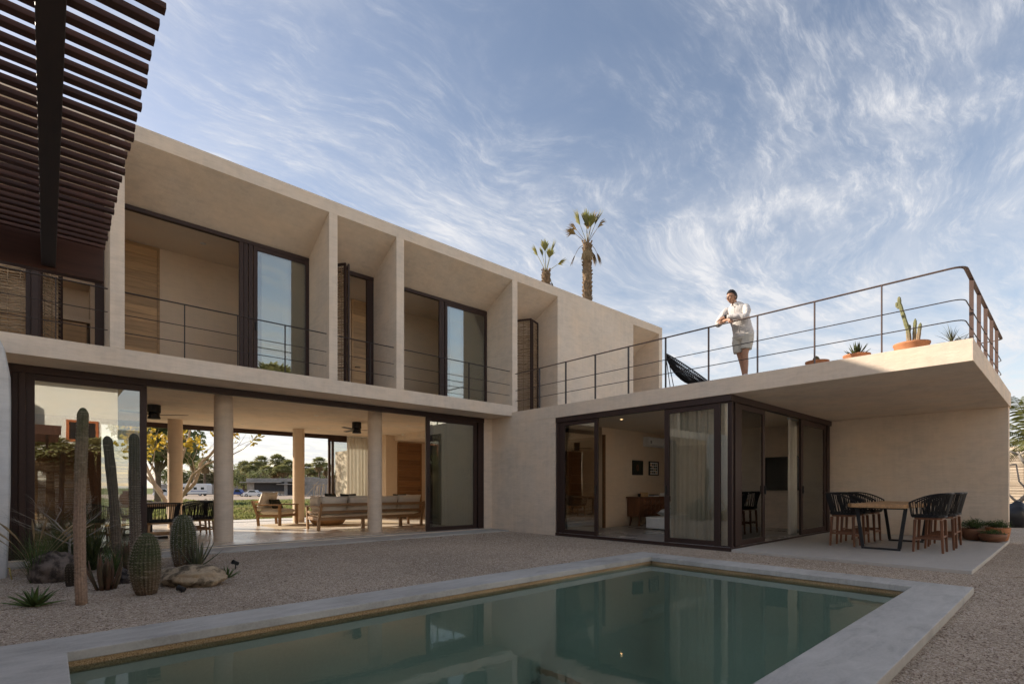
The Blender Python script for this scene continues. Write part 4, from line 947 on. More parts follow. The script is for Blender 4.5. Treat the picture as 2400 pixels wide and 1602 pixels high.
def ribbed(name, label, loc, h, r, ribs, depth, mat, spine, cat='cactus', lean=(0, 0), round_top=0.12, bulge=None, seed=0, spl=0.02, group=None, nz=26):
    t = thing(name, label, cat, loc, 0, group); rg = random.Random(seed); prof = []
    zs = [h * i / nz for i in range(nz)] + ([h - round_top * (1 - q) for q in (0.3, 0.5, 0.68, 0.82, 0.92, 0.98, 1.0)] if not bulge else [h * q for q in (0.97, 0.985, 0.995, 1.0)]); zs = sorted(set(round(q, 5) for q in zs))
    for z in zs:
        i = z / h * nz
        rr = r * (bulge(i / nz) if bulge else 1.0)
        if not bulge:
            if z > h - round_top: q = (z - (h - round_top)) / round_top; rr *= math.sqrt(max(0.0, 1 - q * q)) + 0.02
            rr *= 1 + 0.04 * math.sin(z * 9 + seed) + 0.03 * math.sin(z * 23 + seed * 3)
        prof.append((rr, z))
    n = ribs * 4; fn = lambda a, i, z: 1 + depth * (abs(math.cos(ribs * a / 2)) ** 0.7 - 0.6)
    mb = MB(); mb.lathe(prof, (0, 0, 0), n, 0, fn)
    wx, wy = rg.uniform(-.02, .02), rg.uniform(-.02, .02)
    def bend(p):
        q = p[2] / h; return (p[0] + lean[0] * q + wx * math.sin(q * 4), p[1] + lean[1] * q + wy * math.sin(q * 5), p[2])
    mb.v = [bend(p) for p in mb.v]
    o = mb.build('stem', mat, t, smooth=True)
    sp_ = MB()
    for k in range(ribs):
        a = 2 * PI * k / ribs
        for i in range(2, int(h / 0.03)):
            z = i * 0.03 + rg.uniform(-.006, .006)
            if z > h - 0.004: break
            rr = float(np.interp(z, [p_[1] for p_ in prof], [p_[0] for p_ in prof])); rr *= 1 + depth * 0.4
            b0 = Vector(bend((rr * math.cos(a), rr * math.sin(a), z)))
            for m in range(7):
                d = Vector((math.cos(a) + rg.uniform(-.8, .8), math.sin(a) + rg.uniform(-.8, .8), rg.uniform(-.7, .9))).normalized() * spl * rg.uniform(0.5, 1.2)
                s = d.orthogonal().normalized() * 0.0017
                sp_.add([b0 + s, b0 - s, b0 + d], [(0, 1, 2)])
    tag(sp_.build('spines', spine, t, fix=False), kind='stuff')
    return t
cm1 = cactus_mat('old_column_cactus', (0.085, 0.088, 0.045), (0.31, 0.215, 0.155), 0.9, 1.9)
cm2 = cactus_mat('grey_column_cactus', (0.075, 0.072, 0.05), (0.15, 0.115, 0.088), 0.3, 1.7)
cm3 = cactus_mat('barrel_cactus', (0.075, 0.082, 0.042), (0.15, 0.105, 0.07), 0.05, 0.42)
cm4 = cactus_mat('dark_barrel', (0.05, 0.04, 0.028), (0.05, 0.038, 0.028), 0.0, 0.3)
ribbed('column_cactus', 'tall brown column cactus with corky pale bands, nearest the pool', (0.255, 6.58, GZ), 1.94, 0.045, 13, 0.16, cm1, M['spine'], lean=(0.0, 0.02), round_top=0.10, seed=1, spl=0.007)
ribbed('column_cactus', 'slim leaning column cactus in front of the left glass panel', (0.72, 8.95, GZ), 1.86, 0.054, 12, 0.2, cm2, M['spine'], lean=(-0.09, 0.0), round_top=0.10, seed=2, spl=0.008)
ribbed('column_cactus', 'pale topped column cactus against the edge of the left glass door', (0.86, 8.05, GZ), 1.84, 0.054, 12, 0.2, cm2, M['spine_white'], lean=(-0.045, 0.0), round_top=0.10, seed=3, spl=0.012)
egg = lambda q: (math.sin(PI * min(1, 0.14 + q * 0.86)) ** 0.42) * (0.86 + 0.14 * q) if q < 0.995 else 0.06
ribbed('barrel_cactus', 'thick ribbed barrel cactus standing nearest the flat boulder, brown at its foot', (0.80, 6.76, GZ), 0.66, 0.145, 22, 0.16, cm3, M['spine'], bulge=egg, seed=4, spl=0.026)
ribbed('barrel_cactus', 'barrel cactus with pale fuzzy top behind the flat boulder', (1.49, 8.84, GZ), 0.76, 0.17, 20, 0.15, cm3, M['spine_white'], bulge=egg, seed=5, spl=0.034)
ribbed('barrel_cactus', 'small dark egg shaped cactus beside the foot of the tall brown cactus', (0.21, 7.90, GZ), 0.27, 0.068, 14, 0.15, cm4, M['spine'], bulge=egg, seed=6, spl=0.012)
# rosettes
def leafmesh(mb, L_, w, a0, curl, az, base=(0, 0, 0), fold=0.35, n=6, thick=0.006, tipw=0.02, twist=0.0):
    """tapering succulent leaf, starts at elevation a0 and bends down by curl"""
    pts = []; p = Vector(base); ca, sa = math.cos(az), math.sin(az); el = a0; ds = L_ / n
    for i in range(n + 1):
        q = i / n; ww = w * (0.75 + 0.6 * q if q < 0.35 else (0.96) * (1 - ((q - 0.35) / 0.65) ** 1.6) + tipw)
        d = Vector((ca * math.cos(el), sa * math.cos(el), math.sin(el))); s = Vector((-sa, ca, 0)); up = d.cross(s) * -1
        f = fold * ww; pts.append((p + s * ww / 2 + up * f, p - up * thick * (1.2 - q), p - s * ww / 2 + up * f, p + up * (0.0)))
        p = p + d * ds; el -= curl / n
    vs = [v for q in pts for v in q]; fs = []
    for i in range(n):
        for k in range(4): fs.append((4*i + k, 4*i + (k+1) % 4, 4*i + 4 + (k+1) % 4, 4*i + 4 + k))
    mb.add(vs, fs + [tuple(4*n + k for k in range(4)), (3, 2, 1, 0)])
def rosette(name, label, loc, n, Lr, w, elr, curl, mat, seed, cat='agave', fold=0.35, r0=0.02, thick=0.006):
    t = thing(name, label, cat, loc, 0); rg = random.Random(seed)
    for i in range(n):
        q = i / max(1, n - 1); az = i * 2.39996 + rg.uniform(-.2, .2); el = R(elr[0] + (elr[1] - elr[0]) * q + rg.uniform(-6, 6)); L_ = Lr * rg.uniform(0.82, 1.1) * (1 - 0.25 * abs(q - 0.4))
        mb = MB(); leafmesh(mb, L_, w * rg.uniform(0.85, 1.1), el, R(curl) * rg.uniform(0.4, 1.3), az, (r0 * (1 - q) * math.cos(az), r0 * (1 - q) * math.sin(az), 0.0), fold, 6, thick)
        mb.build('leaf', mat, t, smooth=True)
    return t
M['agave_green'] = leafmat('agave_leaf', (0.075, 0.125, 0.035), (0.125, 0.175, 0.055), 0.12, 0.5, 8)
M['agave_red'] = leafmat('aloe_leaf', (0.125, 0.10, 0.055), (0.19, 0.095, 0.06), 0.08, 0.5, 6)
M['agave_grey'] = leafmat('grey_green_leaf', (0.10, 0.115, 0.065), (0.16, 0.155, 0.09), 0.1, 0.5, 6)
M['yucca'] = leafmat('yucca_leaf', (0.055, 0.075, 0.025), (0.105, 0.125, 0.045), 0.15, 0.55, 4)
M['straw'] = leafmat('dry_grass', (0.28, 0.21, 0.12), (0.40, 0.31, 0.19), 0.2, 0.8, 6)
M['fern'] = leafmat('fine_green_leaf', (0.05, 0.09, 0.022), (0.10, 0.15, 0.04), 0.2, 0.6, 10)
rosette('agave', 'bright green low agave in the gravel at the far left', (-0.09, 6.80, GZ), 26, 0.24, 0.038, (12, 78), 25, M['agave_green'], 1)
rosette('aloe', 'upright reddish aloe with fleshy leaves beside the tall brown cactus', (0.49, 7.35, GZ), 17, 0.42, 0.05, (66, 88), -12, M['agave_red'], 2, 'aloe', 0.25, 0.09, 0.016)
rosette('aloe', 'dull red aloe half hidden behind the thick barrel cactus', (0.83, 8.75, GZ), 14, 0.44, 0.05, (64, 88), -8, M['agave_red'], 3, 'aloe', 0.25, 0.09, 0.016)
rosette('agave', 'thin leaved grey agave between the fuzzy barrel cactus and the flat boulder', (1.62, 8.62, GZ), 17, 0.44, 0.035, (40, 84), -16, M['agave_grey'], 4, 'agave', 0.3, 0.05, 0.008)
rosette('agave', 'tiny green agave to the right of the flat boulder', (1.71, 7.29, GZ), 20, 0.17, 0.019, (25, 85), 8, M['agave_green'], 5)
def spray(name, label, loc, n, Lr, w, elr, curl, mat, seed, cat, kind='stuff', part='leaves', seg=5, jit=0.03):
    t = thing(name, label, cat, loc, 0); rg = random.Random(seed); mb = MB()
    for i in range(n):
        az = rg.uniform(0, 2 * PI); el = R(rg.uniform(*elr)); L_ = Lr * rg.uniform(0.6, 1.05); p = Vector((rg.uniform(-jit, jit), rg.uniform(-jit, jit), 0)); c = R(curl) * rg.uniform(0.4, 1.4); vs = []; s = Vector((-math.sin(az), math.cos(az), 0))
        for k in range(seg + 1):
            q = k / seg; ww = w * (1 - q ** 2) / 2 + 0.0004; vs += [p + s * ww, p - s * ww]
            p = p + Vector((math.cos(az) * math.cos(el), math.sin(az) * math.cos(el), math.sin(el))) * L_ / seg; el -= c / seg
        mb.add(vs, [(2*k, 2*k+1, 2*k+3, 2*k+2) for k in range(seg)])
    o = mb.build(part, mat, t, fix=False)
    if kind: o['kind'] = kind
    return t
spray('yucca', 'spiky dark green yucca tuft behind the tall brown cactus', (0.46, 9.25, GZ), 260, 0.95, 0.010, (30, 88), 18, M['yucca'], 11, 'yucca', jit=0.04)
spray('yucca', 'second spiky yucca tuft against the foot of the left glass panel', (0.12, 9.75, GZ), 200, 0.80, 0.010, (35, 88), 16, M['yucca'], 14, 'yucca', jit=0.04)
spray('yucca', 'low dark yucca tuft between the two slim column cacti', (0.98, 9.35, GZ), 170, 0.62, 0.010, (30, 88), 18, M['agave_grey'], 15, 'yucca', jit=0.04)
spray('grass_tuft', 'dark green wispy tuft behind the reddish aloe', (0.62, 8.35, GZ), 140, 0.50, 0.005, (45, 88), 30, M['fern'], 16, 'grass', jit=0.04)
spray('grass_tuft', 'dry brown tuft between the thick barrel cactus and the slim column cacti', (0.98, 8.1, GZ), 130, 0.42, 0.005, (40, 88), 30, M['straw'], 18, 'grass', jit=0.04)
fg = spray('fountain_grass', 'wispy fountain grass with tan plumes beside the whitewashed wall', (-0.10, 8.5, GZ), 170, 0.75, 0.004, (60, 89), 40, M['fern'], 12, 'ornamental grass', seg=6, jit=0.05)
mb = MB(); rg = random.Random(5)
for i in range(9):
    az = rg.uniform(0, 2 * PI); el = R(rg.uniform(68, 86)); p = Vector((0, 0, 0)); pts = []
    for k in range(8):
        pts.append(p.copy()); p = p + Vector((math.cos(az) * math.cos(el), math.sin(az) * math.cos(el), math.sin(el))) * 0.13; el -= R(7)
    mb.tube(pts, [0.002] * 5 + [0.010, 0.013, 0.003], 5)
mb.build('plumes', M['straw'], fg)
spray('grass_tuft', 'dry straw coloured grass tuft at the foot of the grey boulder', (0.24, 8.25, GZ), 120, 0.24, 0.004, (20, 80), 45, M['straw'], 13, 'grass', jit=0.05)
# bare shrub
def branches(mb, p, d, L_, r, depth, rg, n=6, spread=0.6, up=0.12, out=None, wob=0.18, ratio=(0.55, 0.8)):
    pts = [p.copy()]; rads = [r]; q = p.copy(); dd = d.copy()
    for i in range(n):
        dd = (dd + Vector((rg.uniform(-wob, wob), rg.uniform(-wob, wob), rg.uniform(-wob, wob) + up)) * 0.6).normalized(); q = q + dd * L_ / n; pts.append(q.copy()); rads.append(r * (1 - 0.5 * (i + 1) / n))
    mb.tube(pts, rads, 5 if r > 0.02 else 4, cap=False)
    if depth == 0:
        if out is not None: out.append((q.copy(), dd.copy()))
        return
    for k in range(rg.choice((2, 3))):
        nd = (dd + Vector((rg.uniform(-1, 1), rg.uniform(-1, 1), rg.uniform(-0.5, 0.8))) * spread).normalized()
        st = pts[-1] if k < 2 else pts[n // 2]; branches(mb, st, nd, L_ * rg.uniform(*ratio), rads[-1] * (0.9 if k < 2 else 0.7), depth - 1, rg, n, spread, up, out, wob, ratio)
M['grey_bark'] = simple('pale_grey_bark', (0.26, 0.235, 0.205), 0.9, 0.2, 8, 0.4, 30)
bsx = thing('bare_shrub', 'leafless grey twiggy shrub behind the grey boulder', 'shrub', (0.22, 9.0, GZ)); rg = random.Random(21); mb = MB()
branches(mb, Vector((0, 0, 0)), Vector((0.08, 0, 1)), 0.55, 0.022, 0, rg, 6, 0.9); 
for k in range(6): branches(mb, Vector((0.02, 0, 0.40 + 0.05 * (k % 3))), Vector((math.cos(k * 1.05), math.sin(k * 1.05) * 0.6, 0.55)), 0.34, 0.011, 3, rg, 4, 0.9, 0.02)
mb.build('branches', M['grey_bark'], bsx)
# boulders
def boulder(label, loc, s, seed, c, rz=0):
    bm = bmesh.new(); bmesh.ops.create_icosphere(bm, subdivisions=4, radius=1.0); o3 = Vector((seed * 3.1, seed * 1.7, 0))
    for v_ in bm.verts:
        d = v_.co.normalized(); n1 = mnoise.fractal(d * 0.9 + o3, 1.0, 2.0, 3); ce = mnoise.voronoi(d * 1.6 + o3)[0][0]; n2 = mnoise.fractal(d * 5 + o3, 1.0, 2.0, 4)
        cr = mnoise.cell(d * 2.2 + o3); v_.co = d * (0.90 + 0.22 * n1 + 0.30 * min(0.6, ce) + 0.055 * n2 + 0.03 * cr)
    for v_ in bm.verts: v_.co = Vector((v_.co.x * s[0], v_.co.y * s[1], v_.co.z * s[2]))
    me = bpy.data.meshes.new('boulder'); bm.to_mesh(me); bm.free(); o = bpy.data.objects.new('boulder', me); C.objects.link(o)
    g = G('rock'); p = g.coord('obj'); f = g.noise(p, 3.5, 7, 0.65, 0.6); vv = g.noise(p, 9, 6, 0.7)
    col = g.ramp(g.math('ADD', g.math('MULTIPLY', f, 0.6), g.math('MULTIPLY', vv, 0.4)), [(0.41, sh(c, 0.22)), (0.47, sh(c, 0.55)), (0.505, c), (0.58, sh(c, 1.35)), (0.66, sh(c, 0.6))])
    me.materials.append(g.done(g.bsdf(col, 0.9, g.bump(vv, 0.7, 0.02), 0, 0.2))); auto_smooth(o, 50)
    o.location = loc; o.rotation_euler = (0, 0, rz); return tag(o, label, 'rock')
boulder('flat tan boulder lying in the gravel with dark weathered patches', (1.26, 7.05, GZ + 0.085), (0.36, 0.24, 0.135), 2, (0.33, 0.255, 0.17), R(-45))
boulder('rounded grey brown boulder behind the tall brown cactus', (0.10, 8.5, GZ + 0.09), (0.25, 0.22, 0.26), 4, (0.14, 0.112, 0.095), R(10))
boulder('small dark stone beside the half hidden red aloe', (0.70, 7.72, GZ + 0.05), (0.10, 0.09, 0.11), 7, (0.07, 0.06, 0.055), R(30))
# garden spotlights
def spot(label, loc, rz, tilt):
    t = thing('garden_spotlight', label, 'spotlight', loc, rz, 'black spike spotlights in the gravel')
    MB().tube([(0, 0, -0.03), (0, 0, 0.075)], 0.008, 8).build('spike', M['black'], t)
    Mx = Matrix.Translation((0, 0, 0.088)) @ Matrix.Rotation(tilt, 4, 'Y')
    MB().lathe([(0.018, -0.045), (0.026, -0.04), (0.028, 0.02), (0.034, 0.045), (0.028, 0.048), (0.026, 0.03)], n=16).xf(Mx).build('head', M['black'], t, smooth=False)
    MB().tube([(0.0, 0.02, 0.03), (0.03, 0.05, 0.01), (0.06, 0.03, -0.01), (0.09, 0.04, -0.03)], 0.003, 5).build('cable', M['black'], t)
    return t
spot('black garden spotlight furthest right, alone in the gravel', (1.98, 8.0, GZ), R(200), R(65))
spot('black garden spotlight at the left tip of the flat boulder', (0.99, 7.35, GZ), R(150), R(60))
spot('black garden spotlight lying low in the gravel in front of the flat boulder', (1.10, 6.62, GZ - 0.05), R(120), R(80))
hose = MB().tube([(-0.36, 9.1, GZ + 0.13), (-0.345, 9.03, GZ + 0.14), (-0.335, 8.98, GZ + 0.06), (-0.32, 8.96, GZ)], 0.008, 6).build('hose_end', simple('yellow_hose', (0.35, 0.27, 0.07), 0.6, 0.3, 20, 0.1), smooth=True); tag(hose, 'short yellow and black hose end poking from the whitewashed wall', 'hose')

# ---- pots on the patio
def pot(name, label, loc, prof, mat, group=None):
    t = thing(name, label, 'potted plant', loc, 0, group); r_, z_ = prof[-1]
    full = list(prof) + [(r_ * 0.9, z_), (r_ * 0.86, z_ - 0.035)]
    MB().lathe(full, n=36).build('pot', M[mat], t, smooth=True)
    MB().lathe([(r_ * 0.87, z_ - 0.05), (r_ * 0.5, z_ - 0.04), (0.01, z_ - 0.035)], n=24).build('soil', M['soil'], t)
    return t, r_, z_
def bushy(t, r, z0, h, n, leaf, mat, seed, name='foliage'):
    rg = random.Random(seed); mb = MB(); st = MB()
    for k in range(n // 14):
        a = rg.uniform(0, 2 * PI); d = r * rg.uniform(0.2, 1.15); b = Vector((0.35 * d * math.cos(a), 0.35 * d * math.sin(a), z0)); e = Vector((d * math.cos(a), d * math.sin(a), z0 + h * rg.uniform(0.35, 1.0) * (1.15 - 0.5 * d / r)))
        st.tube([b, (b + e) / 2 + Vector((0, 0, 0.03)), e], 0.0025, 4, cap=False)
        for m in range(14):
            q = rg.uniform(0.35, 1.05); c = b.lerp(e, q) + Vector((rg.gauss(0, .022), rg.gauss(0, .022), rg.gauss(0.01, .02))); u = Vector((rg.gauss(0, 1), rg.gauss(0, 1), rg.gauss(0.3, 0.7))).normalized(); w = u.orthogonal().normalized(); L_ = leaf * rg.uniform(0.6, 1.2)
            mb.add([c, c + u * L_ * 0.5 + w * L_ * 0.28, c + u * L_, c + u * L_ * 0.5 - w * L_ * 0.28], [(0, 1, 2, 3)])
    tag(mb.build(name, mat, t, fix=False), kind='stuff'); st.build('stems', M['soil'], t, fix=False)
t, r_, z_ = pot('potted_plant', 'brown round bowl with a leafy plant, left of the pots by the patio wall', (14.42, 1.45, 0.0), [(0.09, 0.0), (0.15, 0.03), (0.195, 0.12), (0.205, 0.20), (0.20, 0.245)], 'terracotta_dark', 'clay pots at the end of the patio wall'); bushy(t, 0.2, z_, 0.2, 900, 0.035, M['fern'], 1)
t, r_, z_ = pot('potted_plant', 'wide shallow brown bowl with low greenery, nearest the patio corner', (14.22, 1.13, 0.0), [(0.10, 0.0), (0.18, 0.03), (0.215, 0.10), (0.22, 0.17)], 'terracotta_dark', 'clay pots at the end of the patio wall'); bushy(t, 0.18, z_ - 0.02, 0.09, 500, 0.03, M['fern'], 2)
t, r_, z_ = pot('potted_plant', 'terracotta pot of dense green plants standing behind the wide shallow bowl', (14.58, 1.08, 0.0), [(0.12, 0.0), (0.16, 0.03), (0.19, 0.16), (0.20, 0.26), (0.205, 0.275)], 'terracotta', 'clay pots at the end of the patio wall'); bushy(t, 0.2, z_, 0.15, 900, 0.03, M['fern'], 3)
# ---- pots on the roof terrace
bowl = lambda s, f=1.0: [(0.10 * s, 0.0), (0.17 * s, 0.03 * f), (0.205 * s, 0.10 * f), (0.215 * s, 0.19 * f), (0.225 * s, 0.20 * f), (0.225 * s, 0.23 * f)]
t, r_, z_ = pot('potted_plant', 'terracotta bowl with a small ball cactus, nearest the leaning man', (9.62, 2.93, TZ0), bowl(0.8, 0.62), 'terracotta', 'terracotta bowls along the terrace edge')
ms_ = cactus_mat('small_ball_cactus', (0.12, 0.10, 0.05), (0.14, 0.11, 0.07), 0.0, 0.1); n = 14
prof = [(0.055 * (math.sin(PI * min(1, 0.2 + 0.8 * i / 10)) ** 0.5), 0.14 * i / 10) for i in range(10)] + [(0.004, 0.142)]
o = MB().lathe(prof, (0.02, 0.02, z_ - 0.04), 48, 0, lambda a, i, z: 1 + 0.14 * (abs(math.cos(6 * a)) - 0.5)).build('ball_cactus', ms_, t, smooth=True)
t, r_, z_ = pot('potted_plant', 'terracotta bowl with a spiky dark aloe on the terrace edge', (9.62, 2.36, TZ0), bowl(0.85, 0.62), 'terracotta', 'terracotta bowls along the terrace edge')
rg = random.Random(3)
for i in range(22):
    mb = MB(); q = i / 21; leafmesh(mb, 0.24 * rg.uniform(0.8, 1.1), 0.036, R(18 + 64 * q), R(-10), i * 2.4, (0, 0, z_ - 0.03), 0.3, 6, 0.008); mb.build('leaf', M['yucca'], t, smooth=True)
t, r_, z_ = pot('potted_plant', 'largest terracotta bowl with a tall branching cactus', (9.68, 1.665, TZ0), bowl(1.02, 0.84), 'terracotta', 'terracotta bowls along the terrace edge')
cmt = cactus_mat('candelabra_cactus', (0.20, 0.20, 0.10), (0.33, 0.235, 0.16), 0.2, 0.45)
def arm(pts, r, seed):
    mb = MB(); n = 24; k = len(pts) * 4
    P = []
    for i in range(k + 1):
        f = i / k * (len(pts) - 1); j = min(len(pts) - 2, int(f)); P.append(Vector(pts[j]).lerp(Vector(pts[j+1]), f - j))
    rads = [r * (1 - 0.25 * i / k) * (1 + 0.07 * math.sin(i * 1.9 + seed)) for i in range(k)] + [r * 0.25]
    vs = []
    for i, p in enumerate(P):
        for q in range(n):
            a = 2 * PI * q / n; rr = rads[i] * (1 + 0.28 * (abs(math.cos(2.5 * a)) - 0.55)); vs.append(p + Vector((rr * math.cos(a), rr * math.sin(a), 0)))
    mb.add(vs, [(i*n+q, i*n+(q+1) % n, (i+1)*n+(q+1) % n, (i+1)*n+q) for i in range(k) for q in range(n)] + [tuple(k*n+q for q in range(n))])
    return mb.build('stem', cmt, t, smooth=True)
zb_ = z_ - 0.05
arm([(0, 0.02, zb_), (-0.02, 0.04, zb_ + 0.25), (-0.01, 0.10, zb_ + 0.5), (0.0, 0.15, zb_ + 0.70), (0.0, 0.155, zb_ + 0.80)], 0.029, 1)
arm([(0.02, -0.03, zb_), (0.02, -0.03, zb_ + 0.2), (0.02, -0.04, zb_ + 0.42)], 0.026, 2); arm([(-0.02, -0.07, zb_), (-0.03, -0.09, zb_ + 0.16), (-0.03, -0.11, zb_ + 0.33)], 0.027, 3); arm([(0.03, 0.04, zb_), (0.04, 0.05, zb_ + 0.18), (0.04, 0.03, zb_ + 0.35)], 0.026, 4)
arm([(0.0, 0.15, zb_ + 0.62), (0.0, 0.18, zb_ + 0.66), (0.0, 0.185, zb_ + 0.72)], 0.022, 5)
t, r_, z_ = pot('potted_plant', 'low pot with a spiky narrow leaved yucca at the outer terrace corner', (9.75, 1.18, TZ0), bowl(0.62, 0.45), 'terracotta', 'terracotta bowls along the terrace edge')
for q_, (dx, dy, s, n) in enumerate(((0, 0.03, 0.27, 34), (0.03, -0.09, 0.17, 18))):
    mb = MB(); rg = random.Random(40 + q_)
    for i in range(n): leafmesh(mb, s * rg.uniform(0.8, 1.15), 0.012, R(rg.uniform(5, 85)), R(20), rg.uniform(0, 2 * PI), (dx, dy, z_ + (0.02 if q_ == 0 else -0.02)), 0.2, 5, 0.002)
    mb.tube([(dx, dy, z_ - 0.08), (dx, dy, z_ + 0.03)], 0.014, 6); mb.build('leaf_head', M['agave_grey'], t, smooth=True)
pc = spray('terrace_shrub', 'thin grey green shrub in the terrace door recess', (14.9, 10.3, 3.06), 60, 1.05, 0.012, (60, 88), 30, M['agave_grey'], 17, 'shrub', seg=5)

# ================================================================ PALMS AND TREES
def fanleaf(mb, st, p, d, Lp, Rf, nl, droop, rg, halfang=115, wfac=1.0, tipdrop=0.35, fold=0.15):
    """fan palm leaf: petiole from p along d, then a fan of nl blades"""
    d = d.normalized(); q = p.copy(); pts = [q.copy()]; dd = d.copy()
    for i in range(4):
        dd = (dd + Vector((0, 0, -droop / 4))).normalized(); q = q + dd * Lp / 4; pts.append(q.copy())
    st.tube(pts, [0.022, 0.018, 0.016, 0.014, 0.012], 4, cap=False)
    side = dd.cross(Vector((0, 0, 1)));
    side = side.normalized() if side.length > 1e-3 else Vector((1, 0, 0)); up = side.cross(dd)
    for k in range(nl):
        a = R(-halfang + 2 * halfang * k / (nl - 1)) + rg.uniform(-.04, .04); L_ = Rf * (1 - 0.22 * abs(a) / R(halfang)) * rg.uniform(0.85, 1.05)
        e = (dd * math.cos(a) + side * math.sin(a) + up * (fold if k % 2 else -fold * 0.3)).normalized(); w = (side * math.cos(a) - dd * math.sin(a)) * Rf * 0.045 * wfac * (26 / nl)
        m = q + e * L_ * 0.55; m.z -= L_ * 0.04; t_ = q + e * L_; t_.z -= L_ * tipdrop * rg.uniform(0.6, 1.4)
        mb.add([q, m + w, t_, m - w], [(0, 1, 2, 3)])
M['palm_green'] = leafmat('fan_palm_green', (0.20, 0.22, 0.055), (0.36, 0.31, 0.11), 0.4, 0.5, 1.5)
M['palm_dry'] = leafmat('fan_palm_dry', (0.27, 0.185, 0.095), (0.38, 0.27, 0.15), 0.2, 0.8, 1.5)
M['palm_trunk'] = simple('shaggy_palm_trunk', (0.24, 0.165, 0.105), 0.95, 0.4, 5, 0.8, 30)
def palm_trunk(t, h, r, seed, boots=True, bend=0.0):
    rg = random.Random(seed); mb = MB(); n = 18; prof = []
    for i in range(n + 1): prof.append((r * (1.15 - 0.25 * i / n + 0.06 * math.sin(i * 1.3)), h * i / n))
    mb.lathe(prof, (0, 0, 0), 14, 0, lambda a, i, z: 1 + 0.1 * math.sin(5 * a + i * 2.1))
    if boots:
        k = 0; z = max(0, h - 7)
        while z < h:
            for q in range(7):
                a = q * 2 * PI / 7 + k * 0.45 + rg.uniform(-.2, .2); c, s_ = math.cos(a), math.sin(a); o = rg.uniform(0.03, 0.10); b = Vector((r * 0.9 * c, r * 0.9 * s_, z)); tip = Vector(((r + o) * c, (r + o) * s_, z + rg.uniform(0.10, 0.28))); w = Vector((-s_, c, 0)) * 0.07
                mb.add([b + w, b - w, tip - w * 0.4, tip + w * 0.4, b + Vector((0, 0, 0.2))], [(0, 1, 2, 3), (0, 3, 4), (1, 4, 2)])
            z += 0.17; k += 1
    return mb.build('trunk', M['palm_trunk'], t, fix=False)
def roof_palm(label, loc, h, leaves, seed, r=0.23):
    """palm whose fronds one can tell apart: (azimuth relative to picture right, elevation, petiole, radius, dry)"""
    t = thing('fan_palm', label, 'palm tree', loc, 0); palm_trunk(t, h, r, seed); rg = random.Random(seed)
    rt = Vector((math.sin(R(47.73)), -math.cos(R(47.73)), 0)); fw = Vector((math.cos(R(47.73)), math.sin(R(47.73)), 0))
    for az, el, Lp, Rf, dry, ha in leaves:
        d = (rt * math.cos(R(az)) + fw * math.sin(R(az))) * math.cos(R(el)) + Vector((0, 0, math.sin(R(el))))
        if el > 40: Lp *= 1.15; Rf *= 1.3
        mb = MB(); st = MB(); fanleaf(mb, st, Vector((0, 0, h - 0.05)), d, Lp, Rf, 22, 0.12 if not dry else (0.2 if el > 40 else 2.2), rg, ha, 0.75, 0.14 if not dry else 0.35, 0.10)
        mb.add(st.v, st.f); mb.build('frond', M['palm_dry' if dry else 'palm_green'], t, fix=False)
    return t
roof_palm('tall shaggy fan palm with a sparse half dry crown rising behind the roof', (23.4, 19.2, 0), 15.35,
          [(175, 72, 1.05, 0.95, 0, 38), (168, 60, 0.9, 0.8, 1, 34), (120, 86, 0.95, 1.0, 0, 22), (10, 70, 1.1, 1.0, 0, 36), (25, 78, 1.0, 1.05, 1, 34), (185, 45, 0.75, 0.75, 1, 40), (60, 84, 0.8, 0.9, 1, 24), (-60, 74, 0.8, 0.8, 0, 26), (0, 62, 0.95, 0.8, 1, 30),
           (178, 28, 0.95, 0.75, 1, 26), (4, 30, 0.75, 0.7, 1, 22), (15, 10, 0.5, 0.75, 1, 24), (-80, 5, 0.3, 0.8, 1, 30), (-120, 0, 0.3, 0.8, 1, 28)], 3, 0.25)
roof_palm('shorter fan palm with few green fronds, left of the tall shaggy palm', (21.7, 20.9, 0), 13.75,
          [(178, 66, 0.95, 0.72, 0, 42), (110, 84, 1.15, 0.75, 0, 24), (12, 76, 1.1, 0.75, 0, 34), (3, 40, 0.85, 0.75, 0, 48), (150, 78, 0.9, 0.6, 0, 22), (-60, 70, 0.7, 0.6, 0, 32), (10, -8, 0.6, 0.5, 1, 26)], 4, 0.23)

# ================================================================ BEYOND THE LIVING ROOM
def blob_leaves(mb, c, rad, n, size, rg, flat=0.75, shell=0.35):
    c = Vector(c)
    for i in range(n):
        u = Vector((rg.gauss(0, 1), rg.gauss(0, 1), rg.gauss(0, 1))).normalized(); q = rad * (shell + (1 - shell) * rg.random() ** 0.5); p = c + Vector((u.x * q, u.y * q, u.z * q * flat))
        a = (u + Vector((rg.gauss(0, .6), rg.gauss(0, .6), rg.gauss(0.2, .6)))).normalized(); w = a.orthogonal().normalized(); s = size * rg.uniform(0.55, 1.25); b = a.cross(w)
        mb.add([p - w * s * 0.5, p + b * s * 0.6, p + w * s * 0.5, p - b * s * 0.6], [(0, 1, 2, 3)])
M['far_green'] = leafmat('far_tree_leaf', (0.15, 0.175, 0.07), (0.24, 0.245, 0.11), 0.4, 0.7, 0.6)
M['far_palm'] = leafmat('far_palm_leaf', (0.20, 0.215, 0.08), (0.33, 0.31, 0.14), 0.4, 0.6, 0.8)
M['olive'] = leafmat('olive_leaf', (0.13, 0.115, 0.06), (0.20, 0.175, 0.10), 0.25, 0.7, 2.0)
M['bark'] = simple('brown_bark', (0.14, 0.10, 0.07), 0.95, 0.3, 4, 0.6, 20)
